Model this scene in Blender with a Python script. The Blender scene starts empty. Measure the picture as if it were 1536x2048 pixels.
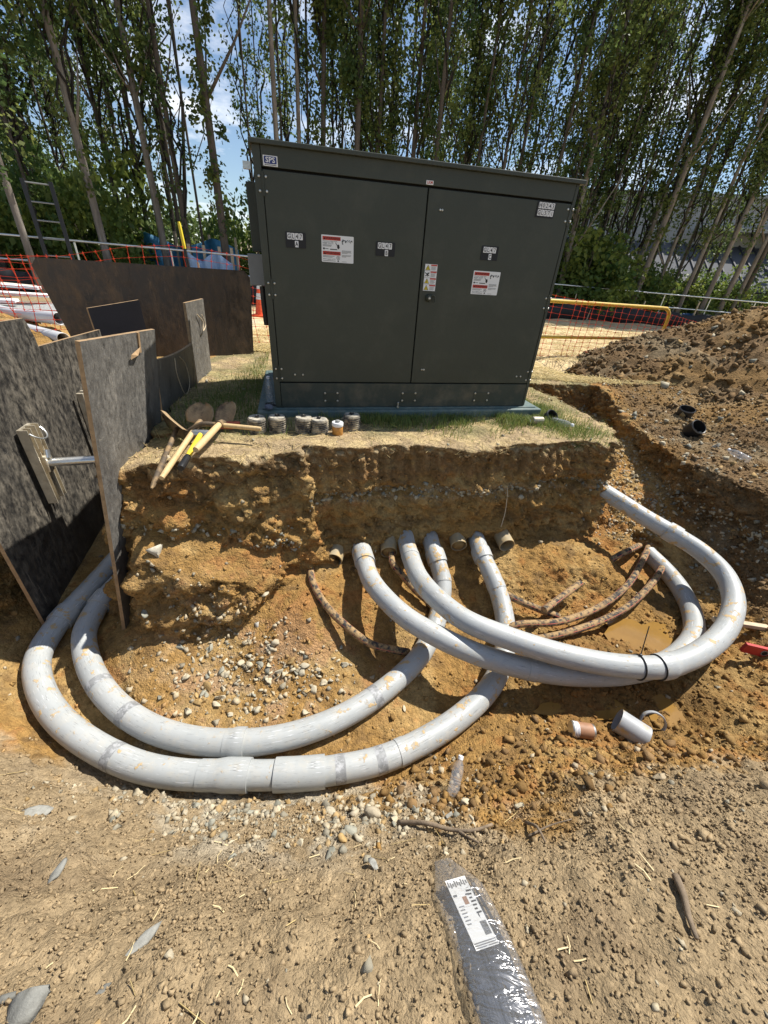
import bpy, math, random
import numpy as np
from mathutils import Vector, Matrix
from mathutils.bvhtree import BVHTree

R = math.radians
scene = bpy.context.scene
col = scene.collection
rng = np.random.default_rng(7)
random.seed(7)

# ------------------------------------------------------------------ camera
cam_data = bpy.data.cameras.new('camera')
cam = bpy.data.objects.new('camera', cam_data)
col.objects.link(cam)
scene.camera = cam
cam_data.sensor_fit = 'VERTICAL'
cam_data.sensor_height = 24.0
cam_data.lens = 769.0 / 2048.0 * 24.0
cam_data.clip_start = 0.02
cam_data.clip_end = 3000
PITCH, ROLL = R(32.02), R(5.04)
fw = Vector((0, math.cos(PITCH), -math.sin(PITCH)))
dn = Vector((0, -math.sin(PITCH), -math.cos(PITCH)))
rt = Vector((1, 0, 0))
ax = rt * math.cos(ROLL) - dn * math.sin(ROLL)
ay = rt * math.sin(ROLL) + dn * math.cos(ROLL)
m = Matrix.Identity(4)
for i in range(3):
    m[i][0], m[i][1], m[i][2] = ax[i], -ay[i], -fw[i]
m[0][3], m[1][3], m[2][3] = 0, 0, 1.08
cam.matrix_world = m

# ------------------------------------------------------------------ sky and sun
SUN_EL, SUN_AZ = R(56), R(33)          # azimuth from +x towards +y
world = bpy.data.worlds.new('World')
scene.world = world
world.use_nodes = True
nt = world.node_tree
nt.nodes.clear()
def wn(t, **kw):
    n = nt.nodes.new(t)
    for k, v in kw.items():
        setattr(n, k, v)
    return n
out = wn('ShaderNodeOutputWorld')
bg = wn('ShaderNodeBackground')
bg.inputs['Strength'].default_value = 0.085
sky = wn('ShaderNodeTexSky', sky_type='NISHITA', sun_disc=False)
sky.sun_elevation = SUN_EL
sky.sun_rotation = R(90) - SUN_AZ
sky.air_density = 1.0
sky.dust_density = 0.15
sky.ozone_density = 2.0
tc = wn('ShaderNodeTexCoord')
sep = wn('ShaderNodeSeparateXYZ')
nt.links.new(tc.outputs['Generated'], sep.inputs[0])
addz = wn('ShaderNodeMath', operation='ADD')
addz.inputs[1].default_value = 0.16
nt.links.new(sep.outputs['Z'], addz.inputs[0])
dx = wn('ShaderNodeMath', operation='DIVIDE')
dy = wn('ShaderNodeMath', operation='DIVIDE')
nt.links.new(sep.outputs['X'], dx.inputs[0]); nt.links.new(addz.outputs[0], dx.inputs[1])
nt.links.new(sep.outputs['Y'], dy.inputs[0]); nt.links.new(addz.outputs[0], dy.inputs[1])
comb = wn('ShaderNodeCombineXYZ')
nt.links.new(dx.outputs[0], comb.inputs[0]); nt.links.new(dy.outputs[0], comb.inputs[1])
cn = wn('ShaderNodeTexNoise')
cn.inputs['Scale'].default_value = 1.5
cn.inputs['Detail'].default_value = 9
cn.inputs['Roughness'].default_value = 0.6
nt.links.new(comb.outputs[0], cn.inputs['Vector'])
ramp = wn('ShaderNodeValToRGB')
ramp.color_ramp.elements[0].position = 0.51
ramp.color_ramp.elements[0].color = (0, 0, 0, 1)
ramp.color_ramp.elements[1].position = 0.69
ramp.color_ramp.elements[1].color = (1, 1, 1, 1)
nt.links.new(cn.outputs['Fac'], ramp.inputs[0])
mix = wn('ShaderNodeMixRGB')
mix.inputs[2].default_value = (9.6, 9.8, 10.2, 1)
nt.links.new(ramp.outputs[0], mix.inputs[0])
nt.links.new(sky.outputs[0], mix.inputs[1])
nt.links.new(mix.outputs[0], bg.inputs['Color'])
nt.links.new(bg.outputs[0], out.inputs[0])

sun_dir = Vector((math.cos(SUN_EL) * math.cos(SUN_AZ), math.cos(SUN_EL) * math.sin(SUN_AZ), math.sin(SUN_EL)))
sd = bpy.data.lights.new('sun', 'SUN')
sd.energy = 5.0
sd.angle = R(0.53)
sd.color = (1.0, 0.955, 0.88)
sun = bpy.data.objects.new('sun', sd)
col.objects.link(sun)
sun.rotation_euler = sun_dir.to_track_quat('Z', 'Y').to_euler()
sun.location = (10, 5, 20)

scene.view_settings.view_transform = 'Standard'
scene.view_settings.look = 'None'
scene.view_settings.gamma = 1.0
scene.view_settings.exposure = 0.64

# ------------------------------------------------------------------ materials
MATS = {}
def mat(name, base, rough=0.6, metal=0.0, var=0.0, vscale=8.0, bump=0.0, bscale=40.0, col2=None, c2scale=4.0, c2lo=0.45, c2hi=0.62,
        attr=None, trans=0.0, spec=0.5, coat=0.0, translucent=0.0, ior=1.45, stretch=None, obj_coords=True, detail=6.0, alpha=1.0):
    if name in MATS:
        return MATS[name]
    mt = bpy.data.materials.new(name)
    mt.use_nodes = True
    t = mt.node_tree
    b = t.nodes['Principled BSDF']
    o = t.nodes['Material Output']
    N = t.nodes.new
    L = t.links.new
    b.inputs['Roughness'].default_value = rough
    b.inputs['Metallic'].default_value = metal
    b.inputs['Specular IOR Level'].default_value = spec
    b.inputs['IOR'].default_value = ior
    b.inputs['Coat Weight'].default_value = coat
    b.inputs['Alpha'].default_value = alpha
    if trans:
        b.inputs['Transmission Weight'].default_value = trans
    tc = N('ShaderNodeTexCoord')
    vec = tc.outputs['Object']
    if stretch:
        mp = N('ShaderNodeMapping')
        mp.inputs['Scale'].default_value = stretch
        L(vec, mp.inputs['Vector'])
        vec = mp.outputs['Vector']
    if attr:
        at = N('ShaderNodeAttribute')
        at.attribute_name = attr
        cs = at.outputs['Color']
    else:
        rgb = N('ShaderNodeRGB')
        rgb.outputs[0].default_value = (*base, 1)
        cs = rgb.outputs[0]
    if col2 is not None:
        n2 = N('ShaderNodeTexNoise')
        n2.inputs['Scale'].default_value = c2scale
        n2.inputs['Detail'].default_value = detail
        n2.inputs['Roughness'].default_value = 0.65
        L(vec, n2.inputs['Vector'])
        rp = N('ShaderNodeMapRange')
        rp.inputs['From Min'].default_value = c2lo
        rp.inputs['From Max'].default_value = c2hi
        L(n2.outputs['Fac'], rp.inputs['Value'])
        mx = N('ShaderNodeMixRGB')
        L(rp.outputs['Result'], mx.inputs[0])
        L(cs, mx.inputs[1])
        mx.inputs[2].default_value = (*col2, 1)
        cs = mx.outputs[0]
    if var:
        n1 = N('ShaderNodeTexNoise')
        n1.inputs['Scale'].default_value = vscale
        n1.inputs['Detail'].default_value = 8
        n1.inputs['Roughness'].default_value = 0.7
        L(vec, n1.inputs['Vector'])
        mr = N('ShaderNodeMapRange')
        mr.inputs['From Min'].default_value = 0.3
        mr.inputs['From Max'].default_value = 0.7
        mr.inputs['To Min'].default_value = 1 - var
        mr.inputs['To Max'].default_value = 1 + var
        L(n1.outputs['Fac'], mr.inputs['Value'])
        vm = N('ShaderNodeVectorMath')
        vm.operation = 'SCALE'
        L(cs, vm.inputs[0])
        L(mr.outputs['Result'], vm.inputs['Scale'])
        cs = vm.outputs[0]
    L(cs, b.inputs['Base Color'])
    if bump:
        nb = N('ShaderNodeTexNoise')
        nb.inputs['Scale'].default_value = bscale
        nb.inputs['Detail'].default_value = 8
        nb.inputs['Roughness'].default_value = 0.7
        L(vec, nb.inputs['Vector'])
        bp = N('ShaderNodeBump')
        bp.inputs['Strength'].default_value = 1.0
        bp.inputs['Distance'].default_value = bump
        L(nb.outputs['Fac'], bp.inputs['Height'])
        L(bp.outputs['Normal'], b.inputs['Normal'])
    if translucent:
        tr = N('ShaderNodeBsdfTranslucent')
        L(cs, tr.inputs['Color'])
        ms = N('ShaderNodeMixShader')
        ms.inputs[0].default_value = translucent
        L(b.outputs[0], ms.inputs[1])
        L(tr.outputs[0], ms.inputs[2])
        L(ms.outputs[0], o.inputs['Surface'])
    MATS[name] = mt
    return mt

M_soil = None
M_clod = mat('soil_clods', (0.3, 0.2, 0.1), rough=0.95, attr='Col', var=0.22, vscale=60, bump=0.003, bscale=120, spec=0.15)
M_stone = mat('gravel_stone', (0.4, 0.38, 0.3), rough=0.85, attr='Col', var=0.22, vscale=45, bump=0.002, bscale=150, spec=0.25)
M_straw = mat('straw_stalks', (0.6, 0.47, 0.22), rough=0.7, attr='Col', var=0.12, vscale=30, translucent=0.15)
M_grass = mat('grass_blades', (0.1, 0.17, 0.04), rough=0.6, attr='Col', var=0.1, vscale=30, translucent=0.35)
M_leaf = mat('leaves', (0.06, 0.1, 0.03), rough=0.5, attr='Col', translucent=0.52, spec=0.35)
M_bark = mat('bark', (0.20, 0.17, 0.14), rough=0.95, var=0.45, vscale=9, bump=0.03, bscale=14, stretch=(1, 1, 0.18), col2=(0.34, 0.32, 0.27), c2scale=5, c2lo=0.5, c2hi=0.7)
M_barkd = mat('dark_bark', (0.10, 0.082, 0.065), rough=0.95, var=0.4, vscale=9, bump=0.03, bscale=14, stretch=(1, 1, 0.18))
M_pvc = None
M_green = mat('green_cabinet_paint', (0.042, 0.047, 0.033), rough=0.48, var=0.10, vscale=2.2, bump=0.006, bscale=1.6, spec=0.45, col2=(0.066, 0.068, 0.048), c2scale=3.0, c2lo=0.50, c2hi=0.78, detail=12)
M_greendust = mat('dusty_green_paint', (0.038, 0.046, 0.035), rough=0.55, var=0.15, vscale=5, bump=0.004, bscale=2.0, col2=(0.115, 0.098, 0.066), c2scale=6, c2lo=0.46, c2hi=0.74, detail=14)
M_greenpad = mat('green_pad_fibreglass', (0.085, 0.13, 0.125), rough=0.6, var=0.2, vscale=10, col2=(0.14, 0.17, 0.15), c2scale=14, bump=0.001, bscale=120)
M_dark = mat('black_gap', (0.008, 0.008, 0.008), rough=0.8)
M_black = mat('black_plastic', (0.016, 0.016, 0.017), rough=0.4, var=0.15, vscale=30, bump=0.0005, bscale=90)
M_bolt = mat('zinc_bolt', (0.55, 0.54, 0.5), rough=0.35, metal=0.9, var=0.2, vscale=40)
M_steel = mat('galvanised_steel', (0.62, 0.63, 0.62), rough=0.32, metal=0.85, var=0.15, vscale=6)
M_alu = mat('aluminium_extrusion', (0.62, 0.56, 0.44), rough=0.45, metal=0.55, var=0.25, vscale=12, col2=(0.45, 0.34, 0.2), c2scale=7, c2lo=0.5, c2hi=0.75)
M_white = mat('white_print', (0.74, 0.74, 0.72), rough=0.5)
M_ink = mat('black_print', (0.012, 0.012, 0.013), rough=0.6)
M_red = mat('red_print', (0.50, 0.045, 0.025), rough=0.5)
M_navy = mat('navy_print', (0.02, 0.035, 0.16), rough=0.4)
M_yellow = mat('yellow_print', (0.75, 0.58, 0.03), rough=0.5)
M_ypaint = mat('yellow_paint', (0.62, 0.40, 0.045), rough=0.45, var=0.2, vscale=10, col2=(0.25, 0.17, 0.06), c2scale=9, c2lo=0.6, c2hi=0.7)
M_orange = mat('orange_plastic', (0.80, 0.085, 0.03), rough=0.5, var=0.1, vscale=5, translucent=0.2)
M_cone = mat('orange_cone', (0.85, 0.11, 0.03), rough=0.45, var=0.1, vscale=5)
M_ply = None
M_plyheavy = None
M_plyedge = mat('plywood_edge', (0.32, 0.21, 0.11), rough=0.9, var=0.35, vscale=20)
M_plate = None
M_wood = mat('ash_wood', (0.56, 0.40, 0.20), rough=0.6, var=0.2, vscale=12, stretch=(6, 6, 1), bump=0.0005, bscale=60, col2=(0.38, 0.25, 0.12), c2scale=6, c2lo=0.55, c2hi=0.75)
M_stake = mat('stake_wood', (0.50, 0.40, 0.27), rough=0.8, var=0.2, vscale=10)
M_iron = mat('dirty_iron', (0.11, 0.085, 0.06), rough=0.75, metal=0.35, var=0.4, vscale=16, col2=(0.30, 0.20, 0.10), c2scale=10, c2lo=0.45, c2hi=0.65, bump=0.001, bscale=60)
M_blade = mat('muddy_blade', (0.33, 0.23, 0.125), rough=0.8, metal=0.1, var=0.35, vscale=14, col2=(0.12, 0.08, 0.05), c2scale=9, c2lo=0.5, c2hi=0.65, bump=0.002, bscale=50)
M_fabric = mat('silt_fabric', (0.014, 0.014, 0.016), rough=0.7, var=0.3, vscale=6, bump=0.01, bscale=9)
M_blue = mat('blue_tarp', (0.05, 0.22, 0.38), rough=0.6, var=0.3, vscale=2.5, bump=0.05, bscale=3, translucent=0.2)
M_bluepale = mat('pale_blue_panel', (0.30, 0.42, 0.60), rough=0.6, var=0.15, vscale=4, bump=0.02, bscale=3)
M_wall = mat('grey_cladding', (0.36, 0.36, 0.35), rough=0.6, var=0.06, vscale=1.5)
M_wallw = mat('white_roofing', (0.78, 0.78, 0.77), rough=0.5, var=0.05)
M_glassd = mat('dark_window', (0.02, 0.025, 0.03), rough=0.1)
M_tool_y = mat('yellow_fibreglass', (0.78, 0.58, 0.04), rough=0.45, var=0.12, vscale=20)
M_tool_r = mat('red_grip', (0.45, 0.10, 0.055), rough=0.6, var=0.2, vscale=20)
M_redpaint = mat('red_level_paint', (0.42, 0.035, 0.03), rough=0.4, var=0.15, vscale=15)
M_water = None
M_clear = None
M_lid = mat('white_cap', (0.75, 0.76, 0.76), rough=0.4)
M_card = mat('printed_card', (0.72, 0.71, 0.68), rough=0.55)
M_root = mat('dead_wood', (0.20, 0.15, 0.10), rough=0.95, var=0.35, vscale=30, bump=0.003, bscale=60)
M_rubber = mat('ribbed_rubber', (0.05, 0.047, 0.043), rough=0.8, var=0.3, vscale=25, col2=(0.42, 0.35, 0.24), c2scale=16, c2lo=0.40, c2hi=0.62)
M_jar = mat('amber_jar', (0.50, 0.23, 0.05), rough=0.3, var=0.25, vscale=30)
M_label = mat('brown_label', (0.30, 0.155, 0.085), rough=0.6, var=0.2, vscale=20)

def soil_material():
    mt = bpy.data.materials.new('soil')
    mt.use_nodes = True
    t = mt.node_tree
    b = t.nodes['Principled BSDF']
    N, L = t.nodes.new, t.links.new
    tc = N('ShaderNodeTexCoord')
    at = N('ShaderNodeAttribute'); at.attribute_name = 'Col'
    def noise(scale, det=8, rg=0.7):
        n = N('ShaderNodeTexNoise'); n.inputs['Scale'].default_value = scale; n.inputs['Detail'].default_value = det; n.inputs['Roughness'].default_value = rg
        L(tc.outputs['Object'], n.inputs['Vector']); return n.outputs['Fac']
    def voro(scale):
        n = N('ShaderNodeTexVoronoi'); n.inputs['Scale'].default_value = scale
        # break the cells up with noise
        nn = N('ShaderNodeTexNoise'); nn.inputs['Scale'].default_value = scale * 0.7; nn.inputs['Detail'].default_value = 3
        L(tc.outputs['Object'], nn.inputs['Vector'])
        va = N('ShaderNodeVectorMath'); va.operation = 'MULTIPLY_ADD'
        L(nn.outputs['Color'], va.inputs[0]); va.inputs[1].default_value = (0.9 / scale,) * 3; L(tc.outputs['Object'], va.inputs[2])
        L(va.outputs[0], n.inputs['Vector']); return n
    def math_(op, a, c):
        m_ = N('ShaderNodeMath'); m_.operation = op
        for k, q in enumerate((a, c)):
            if isinstance(q, (int, float)): m_.inputs[k].default_value = q
            else: L(q, m_.inputs[k])
        return m_.outputs[0]
    def rng_(v, a, c, lo, hi):
        r = N('ShaderNodeMapRange'); L(v, r.inputs['Value'])
        for k, q in zip(('From Min', 'From Max', 'To Min', 'To Max'), (a, c, lo, hi)): r.inputs[k].default_value = q
        return r.outputs['Result']
    v1, v2, v3 = voro(32), voro(85), voro(210)
    sp = N('ShaderNodeSeparateColor'); L(v2.outputs['Color'], sp.inputs[0])
    sp1 = N('ShaderNodeSeparateColor'); L(v1.outputs['Color'], sp1.inputs[0])
    f = math_('MULTIPLY', rng_(noise(24), 0.3, 0.7, 0.80, 1.20), rng_(sp.outputs[0], 0, 1, 0.84, 1.14))
    f = math_('MULTIPLY', f, rng_(sp1.outputs[1], 0, 1, 0.90, 1.10))
    f = math_('MULTIPLY', f, rng_(noise(3.5, 4), 0.3, 0.7, 0.88, 1.12))
    vm = N('ShaderNodeVectorMath'); vm.operation = 'SCALE'; L(at.outputs['Color'], vm.inputs[0]); L(f, vm.inputs['Scale'])
    L(vm.outputs[0], b.inputs['Base Color'])
    b.inputs['Roughness'].default_value = 0.95; b.inputs['Specular IOR Level'].default_value = 0.12
    h = math_('MULTIPLY', v1.outputs['Distance'], -0.010 * 1.0)
    h = math_('ADD', h, math_('MULTIPLY', v2.outputs['Distance'], -0.0065))
    h = math_('ADD', h, math_('MULTIPLY', v3.outputs['Distance'], -0.0030))
    h = math_('ADD', h, math_('MULTIPLY', noise(60, 6, 0.75), 0.010))
    bp = N('ShaderNodeBump'); bp.inputs['Distance'].default_value = 1.0; bp.inputs['Strength'].default_value = 1.0
    L(h, bp.inputs['Height']); L(bp.outputs[0], b.inputs['Normal'])
    return mt
M_soil = soil_material()

def scuffed_ply(name, dark, dust, lo, hi, scale):
    mt = bpy.data.materials.new(name)
    mt.use_nodes = True
    t = mt.node_tree
    b = t.nodes['Principled BSDF']
    N, L = t.nodes.new, t.links.new
    tc = N('ShaderNodeTexCoord')
    def noise(sc, st, det=12, rg=0.72, dist=0.0):
        mp = N('ShaderNodeMapping'); mp.inputs['Scale'].default_value = st; L(tc.outputs['Object'], mp.inputs['Vector'])
        n = N('ShaderNodeTexNoise'); n.inputs['Scale'].default_value = sc; n.inputs['Detail'].default_value = det; n.inputs['Roughness'].default_value = rg; n.inputs['Distortion'].default_value = dist
        L(mp.outputs[0], n.inputs['Vector']); return n.outputs['Fac']
    def rng_(v, a, c, lo_=0, hi_=1):
        r = N('ShaderNodeMapRange'); L(v, r.inputs['Value'])
        for k, q in zip(('From Min', 'From Max', 'To Min', 'To Max'), (a, c, lo_, hi_)): r.inputs[k].default_value = q
        return r.outputs['Result']
    def mx(f, a, c):
        m_ = N('ShaderNodeMixRGB'); L(f, m_.inputs[0])
        for k, q in ((1, a), (2, c)):
            if isinstance(q, tuple): m_.inputs[k].default_value = (*q, 1)
            else: L(q, m_.inputs[k])
        return m_.outputs[0]
    def mul(a, c):
        m_ = N('ShaderNodeMath'); m_.operation = 'MULTIPLY'; L(a, m_.inputs[0])
        if isinstance(c, float): m_.inputs[1].default_value = c
        else: L(c, m_.inputs[1])
        return m_.outputs[0]
    patchy = rng_(noise(2.4, (1, 1, 0.45), 9, 0.68, 0.9), 0.36, 0.62)
    fine = rng_(noise(scale, (1, 1, 0.55)), lo, hi)
    c = mx(mul(fine, rng_(patchy, 0, 1, 0.25, 1.0)), dark, dust)
    c = mx(mul(rng_(noise(26, (1, 1, 0.10), 8, 0.7, 0.4), 0.60, 0.68), 0.7), c, (dust[0] * 1.25, dust[1] * 1.22, dust[2] * 1.2))
    c = mx(mul(rng_(noise(34, (0.25, 0.25, 1), 8, 0.7, 1.2), 0.63, 0.68), 0.6), c, (dust[0] * 1.1, dust[1] * 1.08, dust[2] * 1.05))
    c = mx(mul(rng_(noise(5, (1, 1, 0.35), 10, 0.75, 1.5), 0.56, 0.66), 0.8), c, (0.012, 0.012, 0.013))
    L(c, b.inputs['Base Color'])
    L(rng_(fine, 0, 1, 0.40, 0.85), b.inputs['Roughness'])
    bp = N('ShaderNodeBump'); bp.inputs['Distance'].default_value = 0.0025; L(fine, bp.inputs['Height']); L(bp.outputs[0], b.inputs['Normal'])
    return mt
M_ply = scuffed_ply('shoring_plywood', (0.020, 0.0195, 0.019), (0.235, 0.205, 0.158), 0.40, 0.70, 26)
M_plate = scuffed_ply('muddy_road_plate', (0.050, 0.034, 0.021), (0.165, 0.105, 0.055), 0.42, 0.66, 9)
M_plyheavy = scuffed_ply('dusty_shoring_plywood', (0.062, 0.059, 0.055), (0.245, 0.228, 0.196), 0.32, 0.70, 36)

def pvc_material():
    mt = bpy.data.materials.new('grey_pvc')
    mt.use_nodes = True
    t = mt.node_tree
    b = t.nodes['Principled BSDF']
    N, L = t.nodes.new, t.links.new
    tc = N('ShaderNodeTexCoord')
    uv = N('ShaderNodeAttribute'); uv.attribute_name = 'PipeUV'
    def noise(scale, vec, det=8, rg=0.65):
        n = N('ShaderNodeTexNoise')
        n.inputs['Scale'].default_value = scale
        n.inputs['Detail'].default_value = det
        n.inputs['Roughness'].default_value = rg
        L(vec, n.inputs['Vector'])
        return n.outputs['Fac']
    def ramp(v, lo, hi):
        r = N('ShaderNodeMapRange')
        r.inputs['From Min'].default_value = lo
        r.inputs['From Max'].default_value = hi
        L(v, r.inputs['Value'])
        return r.outputs['Result']
    def mixc(f, a, c):
        x = N('ShaderNodeMixRGB')
        L(f, x.inputs[0])
        if isinstance(a, tuple): x.inputs[1].default_value = (*a, 1)
        else: L(a, x.inputs[1])
        x.inputs[2].default_value = (*c, 1)
        return x.outputs[0]
    base = mixc(ramp(noise(2.5, tc.outputs['Object']), 0.35, 0.65), (0.335, 0.350, 0.345), (0.400, 0.410, 0.400))
    mp = N('ShaderNodeMapping'); mp.inputs['Scale'].default_value = (11, 46, 1)
    L(uv.outputs['Vector'], mp.inputs['Vector'])
    scr = mixc(ramp(noise(1.0, mp.outputs[0], 5, 0.7), 0.600, 0.64), base, (0.15, 0.15, 0.15))
    mp2 = N('ShaderNodeMapping'); mp2.inputs['Scale'].default_value = (9, 30, 1); mp2.inputs['Location'].default_value = (3, 7, 0)
    L(uv.outputs['Vector'], mp2.inputs['Vector'])
    scr = mixc(ramp(noise(1.0, mp2.outputs[0], 4, 0.6), 0.62, 0.68), scr, (0.60, 0.61, 0.62))
    # dried clay smears, heavier near the cut bank
    sp = N('ShaderNodeSeparateXYZ'); L(tc.outputs['Object'], sp.inputs[0])
    near = ramp(sp.outputs['Y'], -0.25, 0.45)
    mm = N('ShaderNodeMath'); mm.operation = 'MULTIPLY_ADD'
    mm.inputs[1].default_value = 0.10
    L(near, mm.inputs[0]); L(noise(15, tc.outputs['Object'], 10, 0.66), mm.inputs[2])
    mud = ramp(mm.outputs[0], 0.655, 0.70)
    sc = N('ShaderNodeMath'); sc.operation = 'MULTIPLY'; sc.inputs[1].default_value = 0.85
    L(mud, sc.inputs[0])
    fin = mixc(sc.outputs[0], scr, (0.50, 0.33, 0.13))
    dust = N('ShaderNodeMath'); dust.operation = 'MULTIPLY'; dust.inputs[1].default_value = 0.32
    L(ramp(noise(16, tc.outputs['Object'], 8, 0.7), 0.50, 0.72), dust.inputs[0])
    fin = mixc(dust.outputs[0], fin, (0.52, 0.45, 0.33))
    L(fin, b.inputs['Base Color'])
    rr = N('ShaderNodeMapRange'); rr.inputs['To Min'].default_value = 0.46; rr.inputs['To Max'].default_value = 0.8
    L(mud, rr.inputs['Value']); L(rr.outputs[0], b.inputs['Roughness'])
    bp = N('ShaderNodeBump'); bp.inputs['Distance'].default_value = 0.003; bp.inputs['Strength'].default_value = 0.6
    L(mud, bp.inputs['Height']); L(bp.outputs[0], b.inputs['Normal'])
    return mt
M_pvc = pvc_material()

def cable_material():
    mt = bpy.data.materials.new('muddy_cable')
    mt.use_nodes = True
    t = mt.node_tree
    b = t.nodes['Principled BSDF']
    N, L = t.nodes.new, t.links.new
    uv = N('ShaderNodeAttribute'); uv.attribute_name = 'PipeUV'
    sp = N('ShaderNodeSeparateXYZ'); L(uv.outputs['Vector'], sp.inputs[0])
    tc = N('ShaderNodeTexCoord')
    # red stripes run along the jacket at fixed angles
    w = N('ShaderNodeMath'); w.operation = 'MULTIPLY'; w.inputs[1].default_value = 3.0
    L(sp.outputs['Y'], w.inputs[0])
    fr = N('ShaderNodeMath'); fr.operation = 'FRACT'; L(w.outputs[0], fr.inputs[0])
    lt = N('ShaderNodeMath'); lt.operation = 'LESS_THAN'; lt.inputs[1].default_value = 0.22; L(fr.outputs[0], lt.inputs[0])
    mx = N('ShaderNodeMixRGB'); mx.inputs[1].default_value = (0.035, 0.032, 0.03, 1); mx.inputs[2].default_value = (0.50, 0.12, 0.08, 1)
    L(lt.outputs[0], mx.inputs[0])
    n = N('ShaderNodeTexNoise'); n.inputs['Scale'].default_value = 28; n.inputs['Detail'].default_value = 8; n.inputs['Roughness'].default_value = 0.7
    L(tc.outputs['Object'], n.inputs['Vector'])
    mr = N('ShaderNodeMapRange'); mr.inputs['From Min'].default_value = 0.43; mr.inputs['From Max'].default_value = 0.55
    L(n.outputs['Fac'], mr.inputs['Value'])
    m2 = N('ShaderNodeMixRGB'); m2.inputs[2].default_value = (0.34, 0.22, 0.10, 1)
    L(mr.outputs[0], m2.inputs[0]); L(mx.outputs[0], m2.inputs[1])
    L(m2.outputs[0], b.inputs['Base Color'])
    b.inputs['Roughness'].default_value = 0.85
    bp = N('ShaderNodeBump'); bp.inputs['Distance'].default_value = 0.004
    L(n.outputs['Fac'], bp.inputs['Height']); L(bp.outputs[0], b.inputs['Normal'])
    return mt
M_cable = cable_material()
def clear_shell(name, dif, gloss, rough, tint=0.95):
    mt = bpy.data.materials.new(name); mt.use_nodes = True
    t = mt.node_tree; N, L = t.nodes.new, t.links.new
    o = t.nodes['Material Output']; t.nodes.remove(t.nodes['Principled BSDF'])
    tr = N('ShaderNodeBsdfTransparent'); tr.inputs['Color'].default_value = (tint, tint, tint * 1.005, 1)
    gl = N('ShaderNodeBsdfGlossy'); gl.inputs['Roughness'].default_value = rough
    df = N('ShaderNodeBsdfDiffuse'); df.inputs['Color'].default_value = (0.75, 0.77, 0.78, 1)
    lw = N('ShaderNodeLayerWeight'); lw.inputs['Blend'].default_value = 0.3
    pw = N('ShaderNodeMath'); pw.operation = 'POWER'; pw.inputs[1].default_value = 3.0; L(lw.outputs['Facing'], pw.inputs[0])
    m1 = N('ShaderNodeMixShader'); m1.inputs[0].default_value = dif; L(tr.outputs[0], m1.inputs[1]); L(df.outputs[0], m1.inputs[2])
    ad = N('ShaderNodeMath'); ad.operation = 'MULTIPLY_ADD'; ad.inputs[1].default_value = 0.8; ad.inputs[2].default_value = gloss; L(pw.outputs[0], ad.inputs[0])
    m2 = N('ShaderNodeMixShader'); L(ad.outputs[0], m2.inputs[0]); L(m1.outputs[0], m2.inputs[1]); L(gl.outputs[0], m2.inputs[2])
    L(m2.outputs[0], o.inputs['Surface'])
    return mt
M_clear = clear_shell('clear_plastic', 0.16, 0.08, 0.06)
M_water = mat('muddy_water', (0.24, 0.135, 0.035), rough=0.06, var=0.15, vscale=6, bump=0.0008, bscale=14, spec=0.6)

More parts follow.
